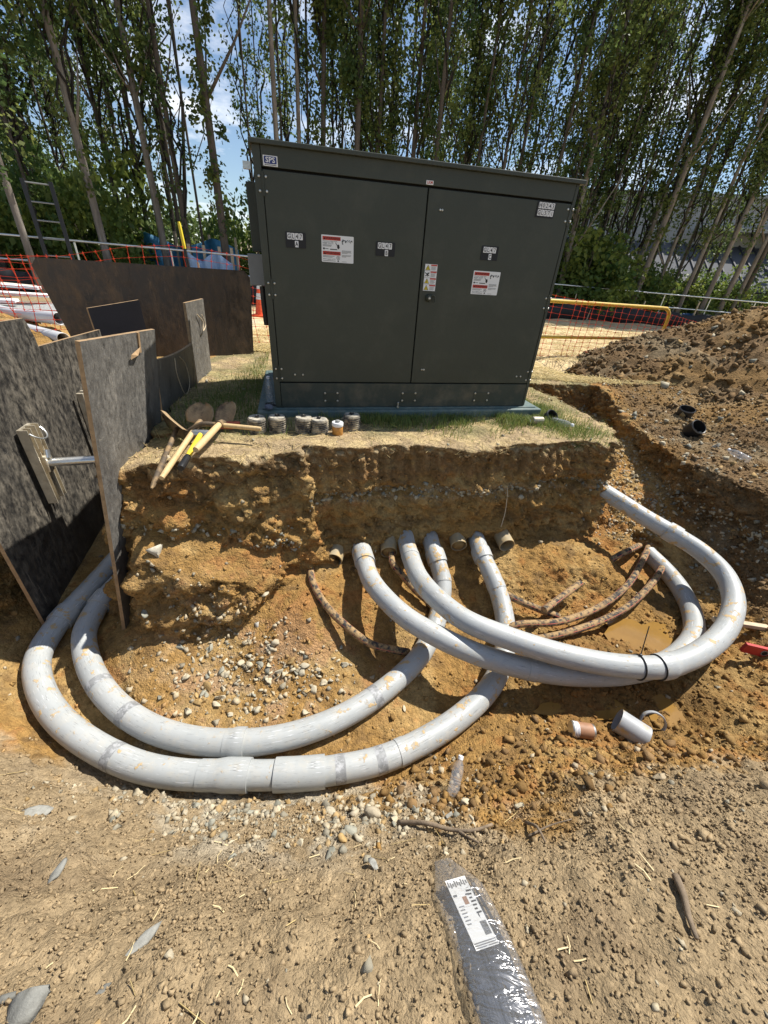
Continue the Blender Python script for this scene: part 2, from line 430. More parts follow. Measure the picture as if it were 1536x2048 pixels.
# ------------------------------------------------------------------ mesh helpers
class MB:
    def __init__(self):
        self.v, self.f, self.uv = [], [], []
    def add(self, vs, fs, uv=None):
        o = len(self.v)
        self.v.extend([tuple(map(float, p)) for p in vs])
        self.f.extend([tuple(i + o for i in f) for f in fs])
        if uv is not None:
            while len(self.uv) < o:
                self.uv.append((0, 0))
            self.uv.extend(uv)
        return self
    def box(self, c, s, M=None):
        cx, cy, cz = c
        x, y, z = s[0] / 2, s[1] / 2, s[2] / 2
        vs = [(-x, -y, -z), (x, -y, -z), (x, y, -z), (-x, y, -z), (-x, -y, z), (x, -y, z), (x, y, z), (-x, y, z)]
        if M is not None:
            vs = [M @ Vector(p) for p in vs]
        vs = [(p[0] + cx, p[1] + cy, p[2] + cz) for p in vs]
        return self.add(vs, [(0, 3, 2, 1), (4, 5, 6, 7), (0, 1, 5, 4), (1, 2, 6, 5), (2, 3, 7, 6), (3, 0, 4, 7)])
    def tube(self, pts, rad, seg=12, caps=True, uv=False, squash=None, closed=False):
        pts = [Vector(p) for p in pts]
        n = len(pts)
        if not hasattr(rad, '__len__'):
            rad = [rad] * n
        tans = []
        for i in range(n):
            if closed:
                t = pts[(i + 1) % n] - pts[i - 1]
            else:
                t = pts[min(i + 1, n - 1)] - pts[max(i - 1, 0)]
            tans.append(t.normalized() if t.length > 1e-9 else Vector((0, 0, 1)))
        ref = Vector((0, 0, 1)) if abs(tans[0].z) < 0.9 else Vector((1, 0, 0))
        nrm = (ref - tans[0] * ref.dot(tans[0])).normalized()
        vs, uvs, s = [], [], 0.0
        for i in range(n):
            if i:
                s += (pts[i] - pts[i - 1]).length
                nrm = (nrm - tans[i] * nrm.dot(tans[i])).normalized()
            bn = tans[i].cross(nrm)
            for k in range(seg):
                a = 2 * math.pi * k / seg
                r = rad[i]
                q = 1.0 if squash is None else squash
                vs.append(pts[i] + nrm * (math.cos(a) * r * q) + bn * (math.sin(a) * r))
                uvs.append((s, abs(2.0 * k / seg - 1.0)))
        fs = []
        for i in range(n if closed else n - 1):
            j = (i + 1) % n
            for k in range(seg):
                k2 = (k + 1) % seg
                fs.append((i * seg + k, i * seg + k2, j * seg + k2, j * seg + k))
        if caps and not closed:
            fs.append(tuple(range(seg - 1, -1, -1)))
            fs.append(tuple((n - 1) * seg + k for k in range(seg)))
        return self.add(vs, fs, uvs if uv else None)
    def lathe(self, prof, seg=24, M=None, cap0=True, cap1=True):
        vs = []
        for r, z in prof:
            for k in range(seg):
                a = 2 * math.pi * k / seg
                p = Vector((math.cos(a) * r, math.sin(a) * r, z))
                vs.append(M @ p if M is not None else p)
        fs = []
        n = len(prof)
        for i in range(n - 1):
            for k in range(seg):
                k2 = (k + 1) % seg
                fs.append((i * seg + k, i * seg + k2, (i + 1) * seg + k2, (i + 1) * seg + k))
        if cap0: fs.append(tuple(range(seg - 1, -1, -1)))
        if cap1: fs.append(tuple((n - 1) * seg + k for k in range(seg)))
        return self.add(vs, fs)
    def prism(self, poly, y0, y1):          # polygon in x,z extruded along y
        n = len(poly)
        vs = [(p[0], y0, p[1]) for p in poly] + [(p[0], y1, p[1]) for p in poly]
        fs = [tuple(range(n)), tuple(range(2 * n - 1, n - 1, -1))]
        for i in range(n):
            j = (i + 1) % n
            fs.append((i, i + n, j + n, j))
        return self.add(vs, fs)

def link_mesh(name, me, material, parent=None):
    o = bpy.data.objects.new(name, me)
    if material is not None and not me.materials:
        me.materials.append(material)
    col.objects.link(o)
    if parent is not None:
        o.parent = parent
    return o

def build(name, mb, material, parent=None, smooth=False, bevel=0.0):
    me = bpy.data.meshes.new(name)
    me.from_pydata(mb.v, [], mb.f)
    if mb.uv:
        a = me.attributes.new('PipeUV', 'FLOAT_VECTOR', 'POINT')
        d = np.zeros((len(mb.v), 3), np.float32)
        d[:len(mb.uv), :2] = mb.uv
        a.data.foreach_set('vector', d.ravel())
    if smooth:
        me.polygons.foreach_set('use_smooth', [True] * len(me.polygons))
        if smooth != 'all':
            me.set_sharp_from_angle(angle=R(40))
    me.update()
    o = link_mesh(name, me, material, parent)
    if bevel:
        b = o.modifiers.new('bevel', 'BEVEL')
        b.width = bevel; b.segments = 2; b.limit_method = 'ANGLE'
    return o

def np_mesh(name, V, F, material, colr=None, parent=None, smooth=False):
    """V (n,3), F (m,k) numpy arrays with constant k; colr (n,3)"""
    V = np.asarray(V, np.float32); F = np.asarray(F, np.int32)
    k = F.shape[1]
    me = bpy.data.meshes.new(name)
    me.vertices.add(len(V)); me.vertices.foreach_set('co', V.ravel())
    me.loops.add(F.size); me.loops.foreach_set('vertex_index', F.ravel())
    me.polygons.add(len(F))
    me.polygons.foreach_set('loop_start', np.arange(len(F), dtype=np.int32) * k)
    if smooth:
        me.polygons.foreach_set('use_smooth', np.ones(len(F), bool))
    me.update(calc_edges=True)
    if colr is not None:
        a = me.color_attributes.new('Col', 'FLOAT_COLOR', 'POINT')
        c = np.ones((len(V), 4), np.float32); c[:, :3] = colr
        a.data.foreach_set('color', c.ravel())
    return link_mesh(name, me, material, parent)

def tag(o, label, cat, group=None):
    o['label'] = label; o['category'] = cat
    if group: o['group'] = group
    return o
def thing(name, label, cat, loc=(0, 0, 0), rot=(0, 0, 0), group=None):
    o = bpy.data.objects.new(name, None)
    o.empty_display_size = 0.1
    col.objects.link(o)
    o.location = loc; o.rotation_euler = rot
    return tag(o, label, cat, group)
def kind(o, k):
    o['kind'] = k
    return o
def copy_tree(o, parent=None):
    c = o.copy(); col.objects.link(c)
    if parent is not None: c.parent = parent
    for ch in [x for x in bpy.data.objects if x.parent == o]:
        copy_tree(ch, c)
    return c

def catmull(pts, step):
    P = [np.array(p, float) for p in pts]
    P = [2 * P[0] - P[1]] + P + [2 * P[-1] - P[-2]]
    outp = []
    for i in range(1, len(P) - 2):
        a, b, c, d = P[i - 1:i + 3]
        n = max(2, int(np.linalg.norm(c - b) / step))
        for k in range(n):
            t = k / n
            outp.append(0.5 * ((2 * b) + (c - a) * t + (2 * a - 5 * b + 4 * c - d) * t * t + (3 * b - a - 3 * c + d) * t ** 3))
    outp.append(P[-2])
    return [tuple(p) for p in outp]

# ------------------------------------------------------------------ numpy noise
def _hash(ix, iy, iz, s):
    h = (ix.astype(np.int64) * 374761393 + iy.astype(np.int64) * 668265263 + iz.astype(np.int64) * 2147483647 + s * 974634777) & 0xFFFFFFFF
    h = ((h ^ (h >> 13)) * 1274126177) & 0xFFFFFFFF
    h = (h ^ (h >> 16)) & 0xFFFFFF
    return h.astype(np.float32) / float(0xFFFFFF)
def vnoise(P, s=0):
    I = np.floor(P).astype(np.int64); f = (P - I).astype(np.float32)
    f = f * f * f * (f * (f * 6 - 15) + 10)
    r = 0
    for a in (0, 1):
        wx = f[:, 0] if a else 1 - f[:, 0]
        for b in (0, 1):
            wy = f[:, 1] if b else 1 - f[:, 1]
            for c in (0, 1):
                wz = f[:, 2] if c else 1 - f[:, 2]
                r = r + _hash(I[:, 0] + a, I[:, 1] + b, I[:, 2] + c, s) * wx * wy * wz
    return r * 2 - 1
def fbm(P, scale, octv=4, gain=0.5, s=0):
    r, a, q = 0, 1.0, P * scale
    for o in range(octv):
        r = r + a * vnoise(q, s + o)
        q = q * 2.03 + 11.7; a *= gain
    return r
def worley(P, scale, s=0):
    Q = P * scale
    I = np.floor(Q).astype(np.int64)
    best = np.full(len(P), 9.0, np.float32)
    for a in (-1, 0, 1):
        for b in (-1, 0, 1):
            for c in (-1, 0, 1):
                x, y, z = I[:, 0] + a, I[:, 1] + b, I[:, 2] + c
                d = (x + _hash(x, y, z, s) - Q[:, 0]) ** 2 + (y + _hash(x, y, z, s + 1) - Q[:, 1]) ** 2 + (z + _hash(x, y, z, s + 2) - Q[:, 2]) ** 2
                best = np.minimum(best, d)
    return np.sqrt(best)
def sstep(x, a, b):
    t = np.clip((x - a) / (b - a), 0, 1)
    return t * t * (3 - 2 * t)

# ------------------------------------------------------------------ conduit and cable centre lines (metres)
PR = 0.0705
P1=[(-0.212,2.777,-0.823),(-0.176,2.559,-0.838),(-0.129,2.370,-0.840),(-0.038,2.091,-0.837),(0.167,1.846,-0.860),(0.398,1.703,-0.884),(0.687,1.618,-0.935),(1.007,1.581,-0.980),(1.340,1.592,-1.010),(1.704,1.661,-1.032),(2.064,1.810,-1.052),(2.363,2.035,-1.050),(2.515,2.274,-1.050),(2.585,2.526,-1.040),(2.584,2.759,-1.020),(2.521,3.003,-0.990)]
P2=[(0.180,2.904,-0.807),(0.205,2.622,-0.817),(0.236,2.419,-0.813),(0.294,2.124,-0.780),(0.412,1.910,-0.768),(0.580,1.754,-0.779),(0.791,1.668,-0.792),(1.063,1.605,-0.820),(1.340,1.577,-0.850),(1.596,1.579,-0.870),(1.828,1.606,-0.870),(2.122,1.729,-0.860),(2.429,1.940,-0.850),(2.655,2.195,-0.815),(2.728,2.440,-0.755),(2.636,2.625,-0.685),(2.475,2.777,-0.630),(2.280,2.934,-0.575),(2.112,3.090,-0.520),(1.950,3.250,-0.470),(1.820,3.400,-0.430)]
P3=[(0.392,2.968,-0.807),(0.422,2.663,-0.849),(0.461,2.514,-0.889),(0.518,2.339,-0.999),(0.498,2.159,-1.096),(0.433,1.945,-1.140),(0.318,1.717,-1.156),(0.121,1.500,-1.180),(-0.098,1.320,-1.190),(-0.315,1.197,-1.190),(-0.524,1.123,-1.190),(-0.736,1.089,-1.190),(-0.987,1.091,-1.190),(-1.240,1.144,-1.190),(-1.502,1.263,-1.190),(-1.749,1.441,-1.180),(-1.949,1.665,-1.170),(-2.007,1.841,-1.150),(-2.012,2.021,-1.130),(-1.990,2.300,-1.100),(-2.000,2.700,-1.070)]
P4=[(0.784,3.074,-0.807),(0.830,2.723,-0.849),(0.856,2.558,-0.880),(0.916,2.387,-0.941),(0.971,2.206,-1.031),(0.977,1.991,-1.107),(0.905,1.750,-1.130),(0.787,1.551,-1.160),(0.590,1.367,-1.190),(0.353,1.203,-1.200),(0.098,1.074,-1.200),(-0.166,1.000,-1.200),(-0.424,0.960,-1.200),(-0.679,0.938,-1.200),(-0.933,0.922,-1.200),(-1.181,0.945,-1.200),(-1.457,1.022,-1.200),(-1.712,1.131,-1.190),(-1.940,1.286,-1.180),(-2.107,1.470,-1.170),(-2.173,1.673,-1.160),(-2.181,1.888,-1.140),(-2.170,2.113,-1.120),(-2.170,2.600,-1.080)]
C1=[(-0.548,2.426,-0.903),(-0.510,2.200,-0.916),(-0.446,2.066,-0.935),(-0.339,1.933,-0.964),(-0.201,1.839,-1.021),(-0.016,1.749,-1.079),(0.160,1.754,-1.130),(0.303,1.815,-1.219)]
C2=[(0.090,2.543,-0.885),(0.103,2.387,-0.884),(0.169,2.342,-0.936),(0.298,2.257,-1.029),(0.415,2.180,-1.079),(0.578,2.117,-1.202)]
C3=[(0.899,2.474,-1.066),(0.942,2.407,-1.039),(1.082,2.241,-1.016),(1.240,2.168,-1.025),(1.412,2.148,-1.073)]
C4=[(0.914,1.969,-1.103),(1.063,2.002,-1.037),(1.376,2.055,-1.026),(1.771,2.268,-1.041),(2.077,2.492,-0.983),(2.307,2.753,-0.930),(2.520,3.020,-0.960),(2.620,3.170,-1.000)]
C5=[(1.067,1.921,-1.125),(1.357,1.969,-1.072),(1.733,2.142,-1.072),(2.032,2.314,-1.040),(2.305,2.537,-0.970),(2.540,2.790,-0.990),(2.680,2.960,-1.030)]
C6=[(1.247,2.092,-0.960),(1.636,2.415,-0.944)]
C7=[(2.045,2.779,-0.965),(2.155,2.823,-0.903),(2.223,2.853,-0.886),(2.450,3.050,-0.950)]

# ------------------------------------------------------------------ the excavation: implicit surface -> mesh
def poly_sd(px, py, poly):
    """signed distance, positive inside"""
    P = np.array(poly, np.float32)
    n = len(P)
    d = np.full(px.shape, 1e9, np.float32)
    ins = np.zeros(px.shape, bool)
    for i in range(n):
        a, b = P[i], P[(i + 1) % n]
        e = b - a
        wx, wy = px - a[0], py - a[1]
        t = np.clip((wx * e[0] + wy * e[1]) / (e @ e), 0, 1)
        d = np.minimum(d, (wx - t * e[0]) ** 2 + (wy - t * e[1]) ** 2)
        c = ((a[1] <= py) != (b[1] <= py))
        with np.errstate(divide='ignore', invalid='ignore'):
            xi = a[0] + (py - a[1]) * e[0] / (e[1] if abs(e[1]) > 1e-9 else 1e-9)
        ins ^= c & (px < xi)
    d = np.sqrt(d)
    return np.where(ins, d, -d)

CT=[(-1.44,1.58,-1.12),(-0.93,1.50,-1.22),(-0.48,1.66,-1.12),(-0.31,1.47,-1.23),(-1.54,1.80,-1.11),(-0.86,1.85,-1.08),(-0.45,1.86,-0.99),(-2.10,1.02,-1.05),(-2.55,1.55,-0.95),(-2.90,1.30,-0.75),(-2.60,0.70,-0.75),(-3.30,1.00,-0.50),
(-0.21,2.19,-0.98),(-0.24,1.89,-1.09),(0.06,1.81,-1.24),(0.54,1.57,-1.30),(0.68,2.32,-1.15),(1.23,2.52,-0.97),(1.60,2.65,-0.91),(1.94,2.64,-0.93),(1.42,2.37,-1.11),(1.86,2.42,-1.11),(1.71,2.03,-1.15),(2.13,2.09,-1.17),
(1.16,1.49,-1.16),(1.46,1.43,-1.17),(2.00,1.60,-1.19),(1.51,1.26,-1.12),(1.83,1.17,-1.00),(2.20,1.46,-1.06),(2.54,1.70,-1.02),(2.97,2.23,-0.80),(3.20,2.69,-0.55),(2.85,2.65,-1.05),(2.62,2.87,-1.06),(2.45,2.98,-1.04),
(2.30,3.30,-0.76),(2.50,3.50,-0.68),(2.13,3.66,-0.65),(2.61,3.92,-0.55),(2.50,4.60,-0.45),(-0.38,0.83,-1.15),(-0.94,0.76,-1.10),(-0.04,0.85,-1.12),(0.33,0.94,-1.11),(0.43,0.83,-1.00),(0.69,0.94,-1.00),(0.91,0.95,-0.92),
(1.14,0.97,-0.86),(1.36,0.98,-0.80),(1.47,0.89,-0.66),(1.87,0.99,-0.70),(-0.21,0.56,-0.85),(-0.76,0.49,-0.85),(-1.61,0.76,-1.00),(-1.34,0.54,-0.80),(-1.08,0.33,-0.62),(0.17,0.52,-0.74),(0.57,0.66,-0.76),(0.93,0.69,-0.62),
(1.51,0.69,-0.50),(-0.54,0.23,-0.56),(0.16,0.32,-0.56),(0.61,0.40,-0.52),(0.91,0.41,-0.48),(1.28,0.43,-0.46),(-0.78,0.09,-0.47),(0.11,0.14,-0.47),(1.06,0.18,-0.42),(-0.21,2.60,-0.95),(0.42,2.88,-0.94),(1.06,3.02,-0.91),
(1.70,3.23,-0.91),(2.06,3.14,-0.90),(0.21,2.49,-0.97),(0.85,2.65,-1.00),(-2.05,2.50,-1.20),(-2.30,3.50,-1.15),(-2.40,4.20,-1.10),(0.00,-0.50,-0.45),(-2.00,-0.50,-0.45),(2.00,-0.50,-0.42),(3.90,-0.50,-0.40),(3.90,1.00,-0.45),
(2.60,0.60,-0.48),(2.90,1.30,-0.70),(3.50,1.80,-0.50),(-3.30,-0.50,-0.42),(-2.20,0.20,-0.50),(-3.30,0.30,-0.42)]
fl = np.array(CT, np.float64)
extra = []
for P, a, b in ((P3, 6, 18), (P4, 7, 22), (P1, 8, 15)):
    for p in P[a:b]:
        extra.append((p[0], p[1], p[2] - PR + 0.012))
fl = np.vstack([fl, np.array(extra)])
def tps(r2):
    return np.where(r2 > 1e-12, 0.5 * r2 * np.log(np.maximum(r2, 1e-12)), 0.0)
XY = fl[:, :2]
n_ = len(XY)
K_ = tps(((XY[:, None] - XY[None]) ** 2).sum(-1)) + 0.006 * np.eye(n_)
A_ = np.zeros((n_ + 3, n_ + 3)); A_[:n_, :n_] = K_
A_[:n_, n_] = 1; A_[:n_, n_ + 1:] = XY; A_[n_, :n_] = 1; A_[n_ + 1:, :n_] = XY.T
W_ = np.linalg.solve(A_, np.concatenate([fl[:, 2], np.zeros(3)]))
def floor_h(x, y):
    x = np.asarray(x, float); y = np.asarray(y, float)
    h = W_[n_] + W_[n_ + 1] * x + W_[n_ + 2] * y
    for i in range(n_):
        h = h + W_[i] * tps((x - XY[i, 0]) ** 2 + (y - XY[i, 1]) ** 2)
    return h

HV = 0.0145
X0, X1, Y0, Y1, Z0, Z1 = -3.3, 4.7, -0.5, 5.7, -1.5, 0.24
gx = np.arange(X0, X1 + HV, HV, dtype=np.float32)
gy = np.arange(Y0, Y1 + HV, HV, dtype=np.float32)
gz = np.arange(Z0, Z1 + HV, HV, dtype=np.float32)
GX, GY = np.meshgrid(gx, gy, indexing='ij')
FH = floor_h(GX, GY).astype(np.float32)
FH = np.clip(FH, -1.36, 0.2)
# conduits press their bed into the floor
for P in (P1, P2, P3, P4):
    for p in catmull(P[1:], 0.05):
        d2 = (GX - p[0]) ** 2 + (GY - p[1]) ** 2
        k = d2 < 0.03
        lim = p[2] - PR + 0.01 + np.maximum(0, d2[k] - 0.004) * 4.0
        FH[k] = np.minimum(FH[k], lim)
K_MAIN = [(-0.62,2.50),(-0.40,2.53),(0.2,2.70),(0.6,2.80),(1.2,2.98),(1.70,3.12),(1.93,3.17),(2.0,3.5),(2.0,4.0),(1.8,4.6),(1.5,5.15),(2.1,5.35),(2.8,5.5),(9,5.5),(9,12),(-9,12),(-9,4.35),(-2.1,4.35),(-1.95,3.6),(-1.74,2.85),(-1.72,2.55)]
K_LEFT = [(-1.67,2.10),(-1.3,2.20),(-0.9,2.28),(-0.57,2.40),(-0.53,3.2),(-1.68,3.2)]
K_WEST = [(-2.50,1.62),(-2.58,2.15),(-2.82,2.95),(-2.96,4.0),(-2.8,8),(-9,8),(-9,1.5),(-3.3,1.55)]
K_EAST = [(2.75,5.9),(2.72,5.1),(2.80,4.07),(2.92,3.33),(3.14,2.85),(3.5,2.3),(3.9,1.9),(9,1.5),(9,9),(2.75,9)]
def wob(s, sc, amp):
    Pq = np.stack([GX.ravel(), GY.ravel(), np.full(GX.size, s * 3.1)], 1)
    return (fbm(Pq, sc, 3, 0.55, s).reshape(GX.shape) * amp).astype(np.float32)
blocks = []
w1 = wob(1, 2.6, 0.035); w2 = wob(2, 3.2, 0.05); w3 = wob(5, 1.7, 0.03)
top_main = np.zeros_like(GX) + w3 * 0.6
top_left = -0.02 + w3 * 0.8 - 0.03 * sstep(-GX, 1.1, 1.7)
top_west = 0.04 + w3
top_east = -0.25 + 0.25 * sstep(GY, 4.2, 5.6) + 0.05 * sstep(GX, 3.0, 3.9) + w3 * 1.2
for poly, top, lean, w in ((K_MAIN, top_main, 0.10, w1), (K_LEFT, top_left, 0.24, w2), (K_WEST, top_west, 0.05, w1), (K_EAST, top_east, 0.04 + 0.22 * (1 - sstep(GY, 2.6, 3.1)), w1)):
    blocks.append((poly_sd(GX, GY, poly) + w, top, lean))
def smin(a, b, k):
    h = np.clip(0.5 + 0.5 * (b - a) / k, 0, 1)
    return b * (1 - h) + a * h - k * h * (1 - h)
F3 = np.empty((len(gx), len(gy), len(gz)), np.float32)
for iz, z in enumerate(gz):
    f = z - FH
    for bi, (s, top, lean) in enumerate(blocks):
        a = z - top
        b = -s - lean * np.maximum(0, top - z)
        if bi == 1:      # slumped lower half of the left block
            thr = 0.30 + 0.52 * np.clip((GX + 1.6) / 1.0, 0, 1) + 1.6 * w2
            fwd = sstep(GX, -1.66, -1.52) * (GY < 2.6)
            b = b - fwd * (0.19 * sstep(top - z, thr, thr + 0.12) * (1 - 0.8 * sstep(GX, -0.9, -0.6)))
        blk = -smin(-a, -b, 0.022)
        f = smin(f, blk, 0.03)
    F3[:, :, iz] = f
def surface_nets(F):
    ins = F < 0
    a = ins[:-1, :-1, :-1].astype(np.int8)
    cnt = np.zeros_like(a)
    for i in (0, 1):
        for j in (0, 1):
            for k in (0, 1):
                cnt += ins[i:F.shape[0] - 1 + i, j:F.shape[1] - 1 + j, k:F.shape[2] - 1 + k]
    mixd = (cnt > 0) & (cnt < 8)
    I = np.argwhere(mixd)
    idx = np.full(mixd.shape, -1, np.int32)
    idx[mixd] = np.arange(len(I), dtype=np.int32)
    corn = np.array([(i, j, k) for i in (0, 1) for j in (0, 1) for k in (0, 1)])
    vals = np.stack([F[I[:, 0] + c[0], I[:, 1] + c[1], I[:, 2] + c[2]] for c in corn], 1)
    S = np.zeros((len(I), 3)); n = np.zeros(len(I))
    for p in range(8):
        for q in range(p + 1, 8):
            if np.abs(corn[p] - corn[q]).sum() != 1: continue
            va, vb = vals[:, p], vals[:, q]
            m = (va < 0) != (vb < 0)
            t = np.where(m, va / np.where(m, va - vb, 1), 0)
            S += np.where(m[:, None], corn[p] + t[:, None] * (corn[q] - corn[p]), 0)
            n += m
    V = I + S / n[:, None]
    faces = []
    for axis in range(3):
        sl0 = [slice(None)] * 3; sl1 = [slice(None)] * 3
        sl0[axis] = slice(0, -1); sl1[axis] = slice(1, None)
        A, B = ins[tuple(sl0)], ins[tuple(sl1)]
        E = np.argwhere(A != B)
        u, v = [(1, 2), (2, 0), (0, 1)][axis]
        ok = (E[:, u] > 0) & (E[:, v] > 0) & (E[:, u] < F.shape[u] - 1) & (E[:, v] < F.shape[v] - 1)
        E = E[ok]
        flip = ~A[E[:, 0], E[:, 1], E[:, 2]]
        q = []
        for du, dv in ((-1, -1), (0, -1), (0, 0), (-1, 0)):
            c = E.copy(); c[:, u] += du; c[:, v] += dv
            q.append(idx[c[:, 0], c[:, 1], c[:, 2]])
        q = np.stack(q, 1)
        q[flip] = q[flip][:, ::-1]
        faces.append(q)
    Fc = np.concatenate(faces)
    Fc = Fc[(Fc >= 0).all(1)]
    return V, Fc
TV, TF = surface_nets(F3)
HTOP = np.full(GX.shape, Z0, np.float32)
for iz, z in enumerate(gz):
    HTOP = np.where(F3[:, :, iz] < 0, z, HTOP)
# refine the height with linear interpolation
izt = np.clip(((HTOP - Z0) / HV + 0.5).astype(int), 0, len(gz) - 2)
fa = np.take_along_axis(F3, izt[:, :, None], 2)[:, :, 0]; fb = np.take_along_axis(F3, izt[:, :, None] + 1, 2)[:, :, 0]
HTOP = gz[izt] + HV * np.clip(fa / np.where(np.abs(fa - fb) > 1e-6, fa - fb, 1), 0, 1)
del F3
TV = TV * HV + np.array([X0, Y0, Z0])
def normals(V, F):
    n = np.cross(V[F[:, 2]] - V[F[:, 0]], V[F[:, 3]] - V[F[:, 1]])
    N = np.zeros_like(V)
    for k in range(4):
        np.add.at(N, F[:, k], n)
    return N / np.maximum(np.linalg.norm(N, axis=1, keepdims=True), 1e-9), n
TN, _ = normals(TV, TF)
edge = np.minimum.reduce([TV[:, 0] - X0, X1 - TV[:, 0], TV[:, 1] - Y0, Y1 - TV[:, 1]])
fade = sstep(edge, 0.0, 0.25)
wallness = sstep(1 - np.abs(TN[:, 2]), 0.25, 0.75)
inpit = sstep(TV[:, 1], 0.75, 1.0)
fore = 1 - inpit
g1 = fbm(TV, 5.0, 3, 0.5, 11)
g2 = worley(TV, 7.5, 21)
g3 = worley(TV, 17.0, 31)
g4 = fbm(TV, 30.0, 3, 0.65, 41)
g5 = worley(TV, 34.0, 51)
smoothfloor = sstep(-TV[:, 0], 0.2, 0.5) * sstep(TV[:, 1], 1.1, 1.3) * (1 - wallness)     # trampled floor inside the left loops
onblock = sstep(TV[:, 2], -0.10, -0.03) * (1 - wallness) * sstep(TV[:, 1], 1.9, 2.1)
amp = (0.35 + 1.25 * wallness + 0.5 * sstep(TV[:, 0], 0.6, 1.2) * inpit) * (1 - 0.5 * smoothfloor) * (1 - 0.6 * onblock)
amp = amp + 0.25 * (1 - inpit)
disp = (0.022 * g1 + 0.045 * (0.45 - g2) + 0.020 * (0.45 - g3) + 0.009 * g4 + 0.012 * (0.45 - g5)) * amp
# bucket-tooth grooves on the straight part of the cut
teeth = np.abs(((TV[:, 0] * 0.96 + TV[:, 1] * 0.25) / 0.105 + 0.35 * vnoise(TV * np.array([3., 3., 1.5]), 77)) % 1.0 - 0.5) * 2
tz = sstep(TV[:, 2], -0.34, -0.28) * (1 - sstep(TV[:, 2], -0.09, -0.05)) + 0.8 * sstep(TV[:, 2], -0.62, -0.56) * (1 - sstep(TV[:, 2], -0.45, -0.40))
tmask = wallness * sstep(TV[:, 0], -0.6, -0.5) * (1 - sstep(TV[:, 0], 1.7, 1.8)) * sstep(TV[:, 1], 2.3, 2.4) * tz * (0.35 + 0.65 * sstep(vnoise(TV * 1.7, 5), -0.3, 0.4))
disp = disp * (1 - 0.45 * tmask) - 0.030 * tmask * sstep(teeth, 0.25, 0.8)
# undercut gravel seam
seam = wallness * np.exp(-((TV[:, 2] + 0.40 + 0.03 * g1) / 0.04) ** 2) * sstep(TV[:, 0], -0.6, -0.5) * (1 - sstep(TV[:, 0], 1.95, 2.1)) * sstep(TV[:, 1], 2.3, 2.5)
disp = disp - 0.03 * seam
blocky = worley(TV * np.array([1.0, 1.0, 1.5]) + 0.06 * np.stack([g1, g4, g1], 1), 5.2, 61)
disp = disp + wallness * (0.050 + 0.040 * (TV[:, 0] < -0.55)) * (0.5 - blocky) * (1 - 0.6 * tmask)
strata = vnoise(TV * np.array([1.2, 1.2, 24.0]), 71) + 0.5 * vnoise(TV * np.array([3.0, 3.0, 55.0]), 72)
disp = disp + wallness * 0.012 * strata * (1 - tmask)
disp = disp * fade
TV = TV + TN * disp[:, None]
TN, TFN = normals(TV, TF)

